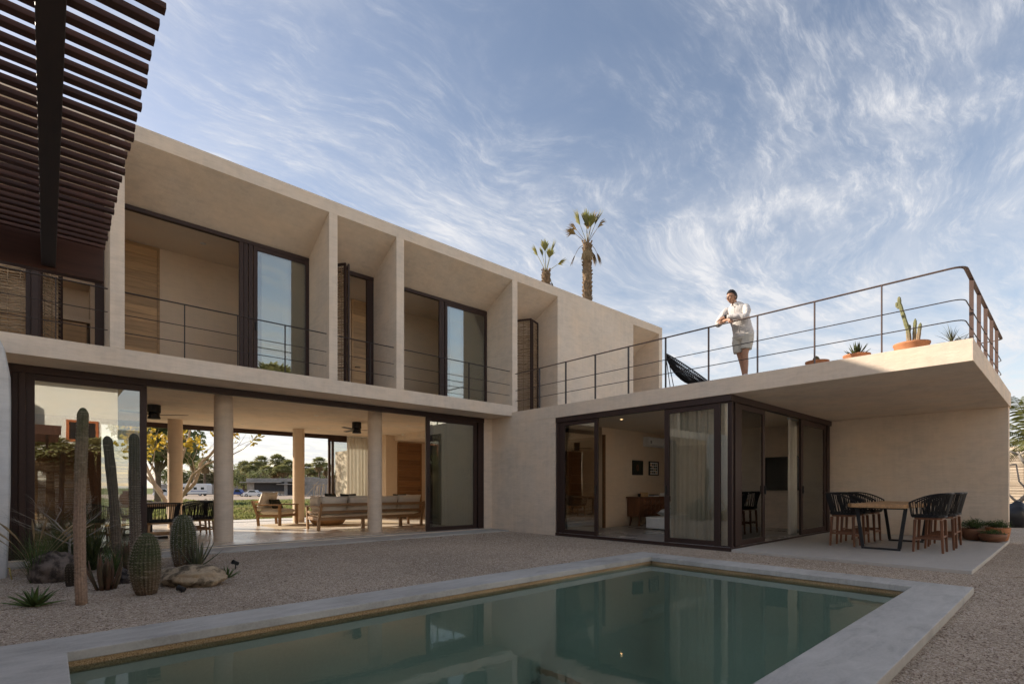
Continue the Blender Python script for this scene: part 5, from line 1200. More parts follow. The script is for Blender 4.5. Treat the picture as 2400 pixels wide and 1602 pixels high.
def far_palm(seed, h):
    t = thing('fan_palm', 'x', 'palm tree', (0, 0, 0), 0); rg = random.Random(seed)
    MB().tube([(0, 0, -0.6), (0.05, 0.02, h * 0.5), (0, 0, h)], [0.28, 0.22, 0.2], 8).build('trunk', M['bark'], t)
    mb = MB(); st = MB()
    for i in range(34):
        az = i * 2.4; el = R(80 - 105 * (i / 34) + rg.uniform(-8, 8)); d = Vector((math.cos(az) * math.cos(el), math.sin(az) * math.cos(el), math.sin(el))); fanleaf(mb, st, Vector((0, 0, h)), d, 1.05, 1.15, 13, 0.35, rg, 105, 1.15, 0.35)
    mb.add(st.v, st.f); mb.build('crown', M['far_palm'], t, fix=False)
    mb = MB(); st = MB()
    for i in range(26):
        az = i * 2.4; el = R(rg.uniform(-75, -35)); d = Vector((math.cos(az) * math.cos(el), math.sin(az) * math.cos(el), math.sin(el))); fanleaf(mb, st, Vector((0, 0, h - 0.15)), d, 0.7, 1.0, 9, 0.6, rg, 60, 1.4, 0.8)
    mb.build('dead_fronds', M['palm_dry'], t, fix=False)
    return t
def far_tree(seed, h, rad, mat='far_green', n=2600, size=0.35):
    t = thing('broad_tree', 'x', 'tree', (0, 0, 0), 0); rg = random.Random(seed)
    mb = MB(); mb.tube([(0, 0, -0.6), (0.1, 0, h * 0.35), (0, 0.1, h * 0.7)], [0.3, 0.22, 0.1], 7)
    cs = []
    for i in range(9):
        a = rg.uniform(0, 2 * PI); d = rad * rg.uniform(0.1, 0.75); c = Vector((d * math.cos(a), d * math.sin(a), h * rg.uniform(0.38, 0.86))); cs.append((c, rad * rg.uniform(0.3, 0.5))); mb.tube([(0, 0, h * 0.3), (c * 0.6 + Vector((0, 0, h * 0.15))), c], [0.12, 0.07, 0.03], 5)
    mb.build('trunk', M['bark'], t); mb = MB()
    for c, r_ in cs: blob_leaves(mb, c, r_, n // 9, size, rg, 0.8, 0.3)
    mb.build('crown', M[mat], t, fix=False); return t
FZ = -0.89
def dirpos(px, dep):
    """place of a far thing on the plain, given by bearing and range"""
    xc = (px - 1200.0) / 1200.0; a = R(47.73); return (dep * (math.cos(a) + math.sin(a) * xc), dep * (math.sin(a) - math.cos(a) * xc))
palms = [far_palm(1, 8.6), far_palm(2, 7.4)]
spots = [(612, 178, 9.9, 'tallest fan palm at the left end of the distant palm row'), (651, 165, 9.4, 'fan palm just left of the bright rear column, standing above the row'), (598, 170, 8.2, 'slim fan palm beside the tallest palm of the distant row'), (675, 162, 8.0, 'fan palm partly hidden by the bright rear column'),
         (748, 150, 8.3, 'single round headed fan palm with a thick dead skirt, left of the rear door frame'), (572, 158, 7.6, 'fan palm at the right side of the yellow leaved tree'), (625, 155, 6.6, 'low fan palm below the tallest palm'), (642, 160, 6.2, 'low fan palm in the middle of the distant grove'),
         (662, 152, 6.6, 'low fan palm left of the bright rear column'), (585, 150, 6.4, 'low fan palm above the blue truck'), (722, 165, 7.4, 'fan palm right of the bright rear column'), (765, 170, 7.6, 'fan palm against the rear door frame'), (455, 165, 9.2, 'fan palm behind the yellow leaved tree, left'), (480, 160, 8.4, 'fan palm behind the yellow leaved tree, right'), (735, 158, 6.2, 'low fan palm beside the round headed palm')]
for i, (px, dep, h, lb) in enumerate(spots):
    o = palms[i % 2] if i < 2 else copy_tree(palms[i % 2]); x, y = dirpos(px, dep); s = h * 1.12 / (8.6, 7.4)[i % 2]
    o.location = (x, y, FZ); o.rotation_euler = (0, 0, i * 1.3); o.scale = (1.45 + 0.2 * math.sin(i), 1.45 + 0.2 * math.sin(i), s); tag(o, lb, 'palm tree', 'distant fan palms beyond the field')
trees = [far_tree(11, 8.0, 5.5), far_tree(12, 7.0, 5.0, 'olive'), far_tree(13, 6.0, 4.5)]
tspots = [(590, 190, 1.15, 'dark broad tree behind the palms at the left end of the grove'), (632, 185, 1.05, 'olive coloured broad tree in the middle of the distant grove'), (668, 188, 1.1, 'dark broad tree behind the bright rear column'), (705, 182, 1.1, 'dark broad tree just right of the bright rear column'), (740, 186, 1.0, 'olive coloured broad tree behind the round headed palm'), (770, 180, 1.05, 'dark tree against the rear door frame'),
          (570, 140, 0.85, 'low broad tree standing left of the grey unfinished building'), (520, 175, 1.15, 'dark broad tree hidden by the first front column'), (470, 178, 1.1, 'olive broad tree behind the yellow leaved tree'), (430, 172, 1.1, 'dark broad tree behind the white camper'), (605, 150, 0.75, 'round low tree just behind the unfinished building'), (715, 148, 0.8, 'low olive tree behind the concrete block wall')]
for i, (px, dep, s, lb) in enumerate(tspots):
    o = trees[i % 3] if i < 3 else copy_tree(trees[i % 3]); x, y = dirpos(px, dep); o.location = (x, y, FZ); o.rotation_euler = (0, 0, i * 2.1); o.scale = (s * 1.35, s * 1.35, s * 1.15); tag(o, lb, 'tree', 'broad trees of the distant grove')
# dark conifer-like tree at the left, close behind the yellow tree
dk = far_tree(15, 10.0, 3.6, 'far_green', 5200, 0.30); x, y = dirpos(368, 46); dk.location = (x, y, -0.7); tag(dk, 'dark dense tree behind the yellow leaved tree, seen left of the rear column', 'tree')
# dirt lot
sheet('dirt_lot', [8, 20, 40, 70, 110], [92, 100, 120, 150, 190], lambda x, y: FZ + 0.012, M['dirt'])
# unfinished building
ub = thing('unfinished_building', 'long grey unfinished concrete building with dark openings across the field', 'building', dirpos(672, 132) + (FZ,), R(-40))
CB = M['concrete_block']
MB().box(-10.2, 11.0, -0.2, 5.5, 3.5, 4.4).build('roof_slab', CB, ub, bevel=0.03); MB().box(-11.2, -1.0, -1.6, -0.2, 3.25, 3.5).build('canopy', CB, ub, bevel=0.02); MB().box(-2.2, 5.0, -1.0, -0.201, 2.75, 3.0).build('canopy', CB, ub, bevel=0.02)
MB().box(2.0, 6.6, -0.3, 5.4, 4.41, 4.75).build('roof_parapet', CB, ub)
for a, b in ((-10.0, -8.2), (-0.6, 0.2), (1.9, 2.7), (4.6, 10.8)): MB().box(a, b, -0.1, 0.25, -0.3, 3.49).build('wall', CB, ub)
MB().box(-10.0, 10.8, 5.0, 5.3, -0.3, 3.49).build('rear_wall', CB, ub); MB().box(-8.2, -0.6, -0.08, 0.2, -0.3, 1.05).build('wall', simple('rubble_stone', (0.30, 0.24, 0.18), 0.95, 0.35, 3, 0.6, 6, coord='pos'), ub)
MB().box(-8.19, -0.61, 0.02, 0.06, 1.06, 3.48).build('opening_shade', M['opening_dark'], ub); MB().box(2.71, 4.59, 0.3, 0.34, -0.3, 2.9).build('opening_shade', M['opening_dark'], ub); MB().box(0.21, 1.89, 0.3, 0.34, -0.3, 2.9).build('opening_shade', M['opening_dark'], ub)  # dark sheets set in the openings as their painted inner shade
for j in range(7):
    for i in range(9):
        x0_ = 4.66 + i * 0.68 + (0.3 if j % 2 else 0); x1_ = min(10.78, x0_ + 0.65)
        if x1_ - x0_ > 0.1: MB().box(x0_, x1_, -0.125 - 0.01 * ((i + j) % 2), -0.101, -0.2 + j * 0.5, 0.27 + j * 0.5).build('concrete_block', CB, ub)
# low wall left of it
lw = thing('block_wall', 'low grey block wall running behind the camper', 'wall', dirpos(490, 150) + (FZ,), R(-40)); MB().box(-16, 12, 0, 0.3, -0.3, 3.0).build('wall_body', CB, lw)
# timber heap and ladder like boards
tp = thing('timber_pile', 'pile of leaning timber props beside the block wall, next to the rear door frame', 'timber pile', dirpos(752, 112) + (FZ,), R(-40)); rg = random.Random(9)
M['oldwood'] = wood('weathered_wood', (0.42, 0.33, 0.23), 'z', 0.8)
for i in range(12): MB().bar((-1.6 + i * 0.34, rg.uniform(-.2, .2), 0), (-1.5 + i * 0.34 + rg.uniform(-.3, .3), 0.6 + rg.uniform(-.2, .4), 2.5 + rg.uniform(-.3, .5)), 0.11, 0.11).build('prop', M['oldwood'], tp)
MB().bar((-3.2, -0.5, 0), (-0.4, -0.3, 3.4), 0.22, 0.1).build('plank', M['oldwood'], tp); MB().bar((-1.8, -0.3, 2.5), (2.4, -0.3, 2.6), 0.12, 0.12).build('prop', M['oldwood'], tp)
# rubble
def heap(name, label, px, dep, r, h, mat, seed, kind=None):
    rg = random.Random(seed); mb = MB(); 
    for i in range(60):
        a = rg.uniform(0, 2 * PI); d = r * rg.random() ** 0.7; s = rg.uniform(0.12, 0.4); mb.obox((d * math.cos(a), d * math.sin(a) * 0.6, h * (1 - d / r) * rg.random() + 0.05), (s, s * 0.8, s * 0.6), RZ(rg.uniform(0, 6)) @ RX(rg.uniform(-.6, .6)))
    o = mb.build(name, mat); x, y = dirpos(px, dep); o.location = (x, y, FZ + 0.02); return tag(o, label, 'rubble')
heap('rubble_heap', 'heap of broken concrete in front of the unfinished building', 640, 124, 3.5, 0.9, CB, 1); heap('rubble_heap', 'small rubble heap beside the timber pile', 722, 116, 2.5, 0.7, CB, 2); heap('rubble_heap', 'mound of rubble between the blue truck and the building', 580, 126, 2.6, 1.2, M['dirt'], 3)
# vehicles
M['car_white'] = simple('white_car_paint', (0.72, 0.72, 0.72), 0.3, 0.03, 3, 0.0); M['car_blue'] = simple('blue_truck_paint', (0.03, 0.07, 0.25), 0.35, 0.05, 3, 0.0); M['tyre'] = simple('tyre_rubber', (0.02, 0.02, 0.02), 0.85); M['rim'] = simple('alloy_rim', (0.45, 0.45, 0.46), 0.35, 0.05, metallic=0.6)
M['car_glass'] = simple('dark_car_glass', (0.02, 0.023, 0.025), 0.08, 0.05, 3, 0.0)
def wheels(t, xs, yw, r, w=0.22):
    for x in xs:
        for s in (-1, 1):
            o = MB().tube([(x, s * yw - s * w, r), (x, s * yw, r)], r, 20).build('wheel', M['tyre'], t); MB().tube([(x, s * yw - s * 0.02, r), (x, s * yw + s * 0.012, r)], r * 0.62, 16).build('rim', M['rim'], o)
def car(name, label, pos, rz, paint, L_=4.5, W_=1.78, roof=1.42, suv=False):
    t = thing(name, label, 'car', pos, rz); h = L_ / 2
    body = [(-h, 0.35), (-h + .05, 0.72), (-h + .25, 0.92), (-h + 1.0, 0.98), (h - 1.35, 0.96), (h - .35, 0.80), (h - .03, 0.62), (h, 0.35), (h - .1, 0.22), (-h + .1, 0.22)]
    MB().prism(body, -W_/2, W_/2, 'y').build('body', paint, t, bevel=0.07)
    cab = [(-h + (.35 if suv else .75), 0.955), (-h + (.55 if suv else 1.35), roof), (0.35, roof), (h - 1.25, 0.955)]
    MB().prism([(a, b) for a, b in cab], -W_/2 + .12, W_/2 - .12, 'y').build('cabin', paint, t, bevel=0.06)
    win = [(-h + (.6 if suv else 1.1), 1.0), (-h + (.75 if suv else 1.5), roof - .09), (0.30, roof - .09), (h - 1.5, 1.0)]
    for s in (-1, 1): MB().prism(win, s * (W_/2 - .125), s * (W_/2 - .112), 'y').build('side_window', M['car_glass'], t)
    MB().add([(0.40, -W_/2+.2, roof-.06), (0.40, W_/2-.2, roof-.06), (h-1.26, W_/2-.2, 1.0), (h-1.26, -W_/2+.2, 1.0)], [(0, 1, 2, 3)]).build('windscreen', M['car_glass'], t)
    for s in (-1, 1): MB().box(h - .12, h - .02, s * .62 - .16, s * .62 + .16, 0.58, 0.70).build('headlight', M['rim'], t); MB().box(-h - .005, -h + .06, s * .66 - .14, s * .66 + .14, 0.68, 0.84).build('tail_light', M['terracotta'], t)
    wheels(t, (-h + .85, h - .9), W_/2 + .01, 0.32); return t
car('parked_car', 'white hatchback parked in front of the unfinished building', dirpos(597, 113) + (FZ + .012,), R(-42), M['car_white'])
car('parked_car', 'white off road car parked at the left of the camper behind the rear column', dirpos(386, 118) + (FZ + .012,), R(-20), M['car_white'], 4.4, 1.85, 1.75, True)
rv = thing('camper', 'long white camper parked across the field behind the yellow leaved tree', 'camper', dirpos(455, 124) + (FZ + .012,), R(-40 + 180))
MB().prism([(-3.6, 0.5), (-3.65, 2.7), (-3.4, 2.95), (3.0, 2.95), (3.6, 2.6), (3.65, 1.9), (3.3, 1.75), (3.2, 0.5)], -1.15, 1.15, 'y').build('body', M['car_white'], rv, bevel=0.08)
for x, z in ((-2.6, 1.8), (-0.9, 1.8), (1.6, 1.85)): MB().box(x - .38, x + .38, 1.15, 1.165, z - .27, z + .27).build('window', M['car_glass'], rv); MB().box(x - .38, x + .38, -1.165, -1.15, z - .27, z + .27).build('window', M['car_glass'], rv)
MB().box(0.15, 0.75, 1.15, 1.17, 0.6, 2.45).build('door', M['white_paint'], rv); MB().box(-3.6, 3.2, 1.15, 1.16, 1.1, 1.22).build('stripe', M['car_blue'], rv); MB().box(-3.6, 3.2, -1.16, -1.15, 1.1, 1.22).build('stripe', M['car_blue'], rv)
wheels(rv, (-2.0, 2.5), 1.12, 0.36)
pk = thing('pickup_truck', 'blue pickup truck just right of the first front column', 'pickup truck', dirpos(555, 116) + (FZ + .012,), R(-40))
MB().prism([(-2.4, 0.45), (-2.4, 0.95), (2.3, 0.95), (2.42, 0.7), (2.42, 0.42)], -0.85, 0.85, 'y').build('body', M['car_blue'], pk, bevel=0.05); MB().prism([(-0.3, 0.955), (-0.1, 1.6), (0.9, 1.6), (1.35, 0.955)], -0.76, 0.76, 'y').build('cabin', M['car_blue'], pk, bevel=0.05)
for s in (-1, 1): MB().prism([(-0.1, 1.0), (0.02, 1.52), (0.85, 1.52), (1.18, 1.0)], s * 0.762, s * 0.775, 'y').build('side_window', M['car_glass'], pk)
wheels(pk, (-1.5, 1.5), 0.87, 0.35)
# hedge-like bush and low mounds in the field
def bush(name, label, px, dep, z, rx, h, mat, n, size, seed):
    t = thing(name, label, 'bush', dirpos(px, dep) + (z,), 0); rg = random.Random(seed); mb = MB()
    for i in range(7):
        a = rg.uniform(0, 2 * PI); blob_leaves(mb, (rx * 0.6 * math.cos(a), rx * 0.4 * math.sin(a), h * rg.uniform(0.3, 0.6)), rx * 0.5, n // 7, size, rg, h / rx, 0.2)
    mb.build('foliage', mat, t, fix=False); st = MB()
    for i in range(10): a = rg.uniform(0, 2 * PI); st.tube([(0.1 * math.cos(a), 0.1 * math.sin(a), -0.1), (rx * .6 * math.cos(a), rx * .5 * math.sin(a), h * .8)], [0.02, 0.006], 4, cap=False)
    st.build('stems', M['bark'], t, fix=False); return t
bush('bush', 'brown green bush in the field between the rear columns and the yellow leaved tree', 468, 30, -0.35, 1.15, 0.75, M['olive'], 2600, 0.06, 1)
bush('bush', 'small dark green mound of a bush in the grass right of the first front column', 566, 44, -0.55, 0.9, 0.42, M['fern'], 900, 0.08, 2)
bush('bush', 'low bush at the left edge of the rear opening', 362, 32, -0.3, 0.8, 0.6, M['olive'], 1200, 0.06, 3)
# grass and weeds in the field, one mass
def grassfield(name, n, seed):
    rg = np.random.RandomState(seed); px = rg.uniform(300, 830, n); dep = 17.5 + (75 - 17.5) * rg.rand(n) ** 2.0; xc = (px - 1200) / 1200; a = R(47.73)
    X = dep * (math.cos(a) + math.sin(a) * xc); Y = dep * (math.sin(a) - math.cos(a) * xc); ok = Y > 19.6; X, Y, dep = X[ok], Y[ok], dep[ok]; n = len(X)
    t = np.clip((Y - 20) / 50, 0, 1); Z = -0.14 - 0.75 * t * t * (3 - 2 * t) - 0.02
    cl = np.sin(X * 1.3 + np.sin(Y * 0.9) * 2) * np.cos(Y * 0.8 + X * 0.4); H = (0.05 + 0.085 * np.clip(cl + 0.4, 0, 1.4)) * rg.uniform(0.5, 1.3, n) * (1 + dep / 60); wd = H * 0.16 * (1 + dep / 50)
    az = rg.uniform(0, 2*PI, n); ln = rg.uniform(0.2, 0.9, n) * H; b = np.stack([X, Y, Z], 1); s = np.stack([-np.sin(az), np.cos(az), np.zeros(n)], 1) * wd[:, None]; tip = b + np.stack([np.cos(az) * ln, np.sin(az) * ln, H], 1); mid = b + np.stack([np.cos(az) * ln * 0.3, np.sin(az) * ln * 0.3, H * 0.6], 1)
    V = np.stack([b - s * .5, b + s * .5, mid + s, tip, mid - s], 1).reshape(-1, 3); F = np.array([[0, 1, 2, 3, 4]])[None] + (np.arange(n) * 5)[:, None, None]; F = F.reshape(-1)
    me = bpy.data.meshes.new(name); me.vertices.add(len(V)); me.vertices.foreach_set('co', V.ravel()); me.loops.add(len(F)); me.loops.foreach_set('vertex_index', F.astype(np.int32)); me.polygons.add(n); me.polygons.foreach_set('loop_start', np.arange(0, len(F), 5, dtype=np.int32)); me.update(calc_edges=True)
    g = G('field_grass_blade'); p = g.coord('pos'); col = g.ramp(g.noise(p, 0.45, 4, 0.6), [(0.35, (0.32, 0.265, 0.135)), (0.47, (0.215, 0.235, 0.08)), (0.65, (0.265, 0.285, 0.10))])
    d = g.bsdf(col, 0.7, None, 0, 0.2); tr = g.n('ShaderNodeBsdfTranslucent'); g.l(col, tr.inputs[0]); mx = g.n('ShaderNodeMixShader'); mx.inputs[0].default_value = 0.4; g.l(d, mx.inputs[1]); g.l(tr.outputs[0], mx.inputs[2]); me.materials.append(g.done(mx.outputs[0]))
    o = bpy.data.objects.new(name, me); C.objects.link(o); return tag(o, kind='stuff')
grassfield('field_grass', 70000, 3)
# yellow leaved tree
M['yellow_leaf'] = leafmat('yellow_leaf', (0.50, 0.31, 0.035), (0.40, 0.335, 0.06), 0.5, 0.5, 0.9, 'pos'); M['smooth_bark'] = simple('pale_smooth_bark', (0.42, 0.31, 0.22), 0.8, 0.25, 3, 0.3, 20)
yt = thing('almond_tree', 'bare branched tree with scattered large yellow leaves behind the rear columns', 'tree', (4.1, 27.3, -0.25)); rg = random.Random(33); mb = MB(); tips = []
rt = Vector((math.sin(R(47.73)), -math.cos(R(47.73)), 0)); fw = Vector((math.cos(R(47.73)), math.sin(R(47.73)), 0))
def limb(pts, r0, r1, depth, sub=3, L_=1.5):
    P = [Vector((0, 0, z)) + rt * x + fw * y for x, y, z in pts]; n = len(P); Q = []
    for i in range(n - 1):
        for k in range(3): Q.append(P[i].lerp(P[i+1], k / 3) + Vector((rg.uniform(-.03, .03), rg.uniform(-.03, .03), rg.uniform(-.03, .03))))
    Q.append(P[-1]); mb.tube(Q, [r0 + (r1 - r0) * i / (len(Q) - 1) for i in range(len(Q))], 8, cap=False)
    for k in range(sub):
        i = int(len(Q) * (0.35 + 0.6 * k / max(1, sub - 1))) if sub > 1 else len(Q) - 1; i = min(len(Q) - 1, i); d = (Q[i] - Q[i-1]).normalized()
        nd = (d + rt * rg.uniform(-1, 1) + fw * rg.uniform(-.7, .7) + Vector((0, 0, rg.uniform(-.3, .8)))).normalized(); branches(mb, Q[i], nd, L_ * rg.uniform(.7, 1.1), max(0.018, r1 * 0.75), depth, rg, 5, 0.75, 0.10, tips, 0.28, (0.6, 0.85))
mb.tube([Vector((0, 0, -0.3)), Vector((0, 0, 0.25)) + rt * 0.02, Vector((0, 0, 0.55)) + rt * 0.03], [0.22, 0.17, 0.15], 10, cap=False)
limb([(0.03, 0, 0.5), (0.45, 0.1, 0.95), (1.0, 0.2, 1.6), (1.25, 0.2, 2.4), (1.75, 0.3, 3.0), (2.2, 0.3, 3.5), (2.6, 0.4, 3.9)], 0.10, 0.04, 3, 6, 1.15)
limb([(0.45, 0.1, 0.95), (1.1, -0.2, 1.9), (2.0, -0.3, 2.5), (2.8, -0.3, 2.75)], 0.07, 0.03, 3, 4, 1.0)
limb([(0.0, 0, 0.45), (-0.35, -0.2, 1.1), (-0.8, -0.2, 2.0), (-1.15, -0.2, 2.8), (-1.3, -0.1, 3.6)], 0.10, 0.04, 3, 6, 1.15)
limb([(-0.35, 0, 1.1), (-0.9, 0.3, 1.5), (-1.6, 0.3, 2.2), (-2.0, 0.3, 2.6)], 0.065, 0.028, 3, 4, 1.0)
limb([(0.0, 0.05, 0.5), (0.1, 0.5, 1.4), (0.0, 0.8, 2.6), (0.3, 0.9, 3.8), (0.5, 0.9, 4.6)], 0.085, 0.03, 3, 6, 1.15)
mb.build('branches', M['smooth_bark'], yt, smooth=True)
n_ = 0; lm = []
for (p, d) in tips:
    if rg.random() < 0.80:
        for k in range(rg.choice((2, 3, 4, 5))):
            u = (d + Vector((rg.gauss(0, .8), rg.gauss(0, .8), rg.gauss(-.2, .7)))).normalized(); w = u.cross(Vector((rg.gauss(0, 1), rg.gauss(0, 1), rg.gauss(0, 1)))).normalized(); L_ = rg.uniform(0.18, 0.34); nn = u.cross(w) * 0.02
            m_ = MB().add([p, p + u * L_ * .35 + w * L_ * .14 + nn, p + u * L_ * .7 + w * L_ * .24 + nn, p + u * L_, p + u * L_ * .7 - w * L_ * .24 + nn, p + u * L_ * .35 - w * L_ * .14 + nn], [(0, 1, 5), (1, 2, 4, 5), (2, 3, 4)])
            if n_ < 280: m_.build('leaf', M['yellow_leaf'], yt, fix=False); n_ += 1
            else: lm.append(m_)
if lm:
    mb = MB()
    for m_ in lm: mb.add(m_.v, m_.f)
    tag(mb.build('leaves', M['yellow_leaf'], yt, fix=False), kind='stuff')
# plastered wall outside the rear right corner
rw = thing('garden_wall', 'sunlit plastered garden wall outside the rear curtain', 'wall', (9.2, 22, 0)); wpart(rw, 'wall_body', M['plaster'], MB().box(9.1, 9.3, 18.7, 21.2, -0.3, 2.62), bevel=0.01)

# ================================================================ RIGHT HAND SIDE
# twig fence, grey driftwood tree, black bag, coconut palm, tan house
fe = thing('twig_fence', 'tall fence of horizontal woven twigs on timber posts at the right edge', 'fence', (29.3, 0.0, GZ)); mb = MB()
weave(mb, 9.0, 0.02, 2.45, 0.030, 0.013, 0.02, 0.55, 77, 26)
mb.xf(Matrix.Rotation(R(90), 4, 'Z') @ Matrix.Translation((-5, 0, 0))); tag(mb.build('twig_weave', M['fence_twig'], fe), kind='stuff')
for y_ in (-4.5, -3.1, -1.7, -0.3, 1.05, 2.5, 3.9): MB().tube([(-0.07, y_, -0.2), (-0.05, y_ + 0.02, 2.45)], [0.085, 0.07], 8).build('post', M['doorwood'], fe)
MB().bar((-0.1, -5, 0.1), (-0.1, 4, 0.08), 0.10, 0.12).build('bottom_rail', M['oldwood'], fe)
dw = thing('driftwood_tree', 'bare pale grey driftwood trunk standing before the twig fence', 'driftwood', (22.9, 1.22, GZ)); rg = random.Random(8); mb = MB()
def dl(pts, r0, r1):
    P = [Vector(p) for p in pts]; mb.tube(P, [0.6 * (r0 + (r1 - r0) * i / (len(P) - 1)) for i in range(len(P))], 7)
dl([(0, 0, 0), (0, 0.02, 0.5), (0.05, -0.02, 0.75)], 0.15, 0.11); dl([(0.05, -0.02, 0.7), (0, -0.25, 1.0), (0.05, -0.33, 1.4), (0, -0.22, 1.8), (0, -0.05, 2.1), (0, 0.02, 2.3)], 0.11, 0.05); dl([(0, 0, 0.65), (0, 0.2, 0.9), (0, 0.42, 1.15)], 0.07, 0.03); dl([(0.05, -0.3, 1.3), (0, -0.6, 1.5), (0, -0.9, 1.75)], 0.06, 0.03); dl([(0, -0.25, 1.0), (0, -0.02, 1.35), (0.03, 0.05, 1.9)], 0.05, 0.03); dl([(0, 0, 2.2), (-0.1, 0.25, 2.35), (0, 0.4, 2.3)], 0.06, 0.03); dl([(0, -0.02, 2.2), (-0.1, -0.3, 2.4), (0, -0.5, 2.35)], 0.06, 0.03); dl([(0, 0.05, 1.9), (0, 0.4, 1.85)], 0.04, 0.02)
mb.build('trunk', M['grey_bark'], dw, smooth=True)
bm = bmesh.new(); bmesh.ops.create_icosphere(bm, subdivisions=3, radius=1.0)
for v_ in bm.verts: d = v_.co.normalized(); v_.co = Vector((d.x * .33, d.y * .36, max(-0.28, d.z * .36 * (1.2 - 0.3 * d.y)))) * (1 + 0.22 * mnoise.fractal(d * 1.8, 1, 2, 3))
me = bpy.data.meshes.new('refuse_bag'); bm.to_mesh(me); bm.free(); o = bpy.data.objects.new('refuse_bag', me); C.objects.link(o); o.location = (20.9, 1.22, GZ + 0.29); me.materials.append(simple('black_plastic', (0.015, 0.015, 0.017), 0.3, 0.2, 8, 0.5, 12)); me.polygons.foreach_set('use_smooth', [True] * len(me.polygons)); tag(o, 'crumpled black plastic bag at the foot of the driftwood trunk', 'bag')
def cocofrond(mb, p, d, L_, rg, droop=1.2, n=16):
    pts = []; q = p.copy(); dd = d.normalized()
    for i in range(n + 1): pts.append(q.copy()); dd = (dd + Vector((0, 0, -droop / n))).normalized(); q = q + dd * L_ / n
    mb.tube(pts, [0.035 * (1 - 0.85 * i / n) for i in range(n + 1)], 4, cap=False)
    for i in range(2, n * 2 + 1):
        f = i / 2; j = min(n - 1, int(f)); c = pts[j].lerp(pts[j+1], f - j); t_ = (pts[j+1] - pts[j]).normalized(); s = t_.cross(Vector((0, 0, 1))).normalized(); k = L_ * 0.26 * math.sin(PI * min(1, 0.12 + 0.85 * f / n)) ** 0.6
        for sg in (-1, 1):
            e = (s * sg + t_ * 0.55 + Vector((0, 0, -0.35 + rg.uniform(-.15, .1)))).normalized(); w = t_ * 0.035; m = c + e * k * 0.55; tip = c + e * k; tip.z -= 0.18 * k; mb.add([c - w * .5, m - w, tip, m + w, c + w * .5], [(0, 1, 2, 3, 4)])
M['coco'] = leafmat('coconut_leaf', (0.10, 0.115, 0.03), (0.20, 0.19, 0.06), 0.35, 0.5, 1.0)
cp = thing('coconut_palm', 'coconut palm with arching fronds behind the twig fence at the right edge', 'palm tree', (35.6, 1.35, -0.2)); rg = random.Random(15)
MB().tube([(0.3, 0, -0.2), (0.15, 0.05, 1.5), (0, 0, 3.6)], [0.2, 0.15, 0.13], 9).build('trunk', M['grey_bark'], cp)
for i in range(15):
    az = i * 2.4 + 0.3; el = R(75 - 95 * i / 15); mb = MB(); cocofrond(mb, Vector((0, 0, 3.6)), Vector((math.cos(az) * math.cos(el), math.sin(az) * math.cos(el), math.sin(el))), 2.6, rg, 1.0 if i < 10 else 0.7); mb.build('frond', M['coco'], cp, fix=False)
nh = thing('neighbour_house', 'sandy coloured house behind the coconut palm at the right edge', 'house', (46, 2.0, -0.2)); MB().box(0, 6, -9, 4, -0.2, 3.7).build('wall', M['plaster'], nh); MB().box(-0.15, 6.2, -9.2, 4.2, 3.701, 3.95).build('roof', M['plaster'], nh); MB().box(-0.02, 0.03, -1.2, 0.2, 1.2, 2.6).build('window', M['car_glass'], nh)

# ================================================================ BEHIND THE CAMERA (seen only mirrored in the glass and the water; one house added for bounce light)
wh = thing('white_house', 'white two storey neighbour house mirrored in the left glass door', 'house', (-2, -8, 0))
wpart(wh, 'wall', M['white_plaster'], MB().box(-12, 2.15, -10, -4.6, -0.2, 5.2)); wpart(wh, 'wall', M['white_plaster'], MB().box(2.152, 5.2, -10, -6.2, -0.2, 3.6))
wpart(wh, 'eave', M['oldwood'], MB().box(-12, 2.4, -10.3, -4.1, 5.202, 5.42))
wf = wpart(wh, 'window', simple('orange_window_frame', (0.42, 0.12, 0.04), 0.5), MB().box(0.55, 0.64, -4.62, -4.55, 2.9, 3.75).box(1.45, 1.54, -4.62, -4.55, 2.9, 3.75).box(0.64, 1.45, -4.62, -4.56, 3.66, 3.75).box(0.64, 1.45, -4.62, -4.56, 2.9, 2.99)); wpart(wh, 'pane', M['car_glass'], MB().box(0.63, 1.46, -4.63, -4.58, 2.98, 3.67), parent=wf)
bounce_house = thing('white_house', 'long white house added out of view behind the pool to bounce sunlight at the upper bays', 'house', (15, -12, 0))  # unseen house added to throw sunlight back onto the shaded fronts
wpart(bounce_house, 'wall', M['white_plaster'], MB().box(6.5, 25, -16, -9.5, -0.2, 5.6)); wpart(bounce_house, 'roof_edge', M['white_plaster'], MB().box(6.4, 25.1, -16.1, -9.4, 5.602, 5.85))
for x in (9, 13, 17, 21): wf = wpart(bounce_house, 'window', M['frame'], MB().box(x, x + 1.3, -9.52, -9.46, 3.2, 4.6)); wpart(bounce_house, 'pane', M['car_glass'], MB().box(x + .08, x + 1.22, -9.459, -9.45, 3.28, 4.52), parent=wf)
acx = thing('condenser', 'square air conditioning condenser on the white neighbour wall', 'air conditioner', (-0.75, -4.35, 3.55)); MB().box(-0.42, 0.42, -0.22, 0.18, 0, 0.72).build('casing', M['white_paint'], acx, bevel=0.01)
for i in range(9): MB().box(-0.36, 0.36, 0.181, 0.20, 0.06 + 0.07 * i, 0.09 + 0.07 * i).build('grille_bar', M['alu'], acx)
fe2 = thing('twig_fence', 'low woven twig fence mirrored in the left glass door', 'fence', (-6, -2.9, GZ)); mb = MB(); weave(mb, 10.0, 0.02, 2.05, 0.032, 0.013, 0.02, 0.6, 78, 26); tag(mb.build('twig_weave', M['twig'], fe2), kind='stuff')
for i in range(8): MB().tube([(0.3 + i * 1.35, -0.08, -0.1), (0.3 + i * 1.35, -0.08, 2.1)], 0.06, 7).build('post', M['doorwood'], fe2)
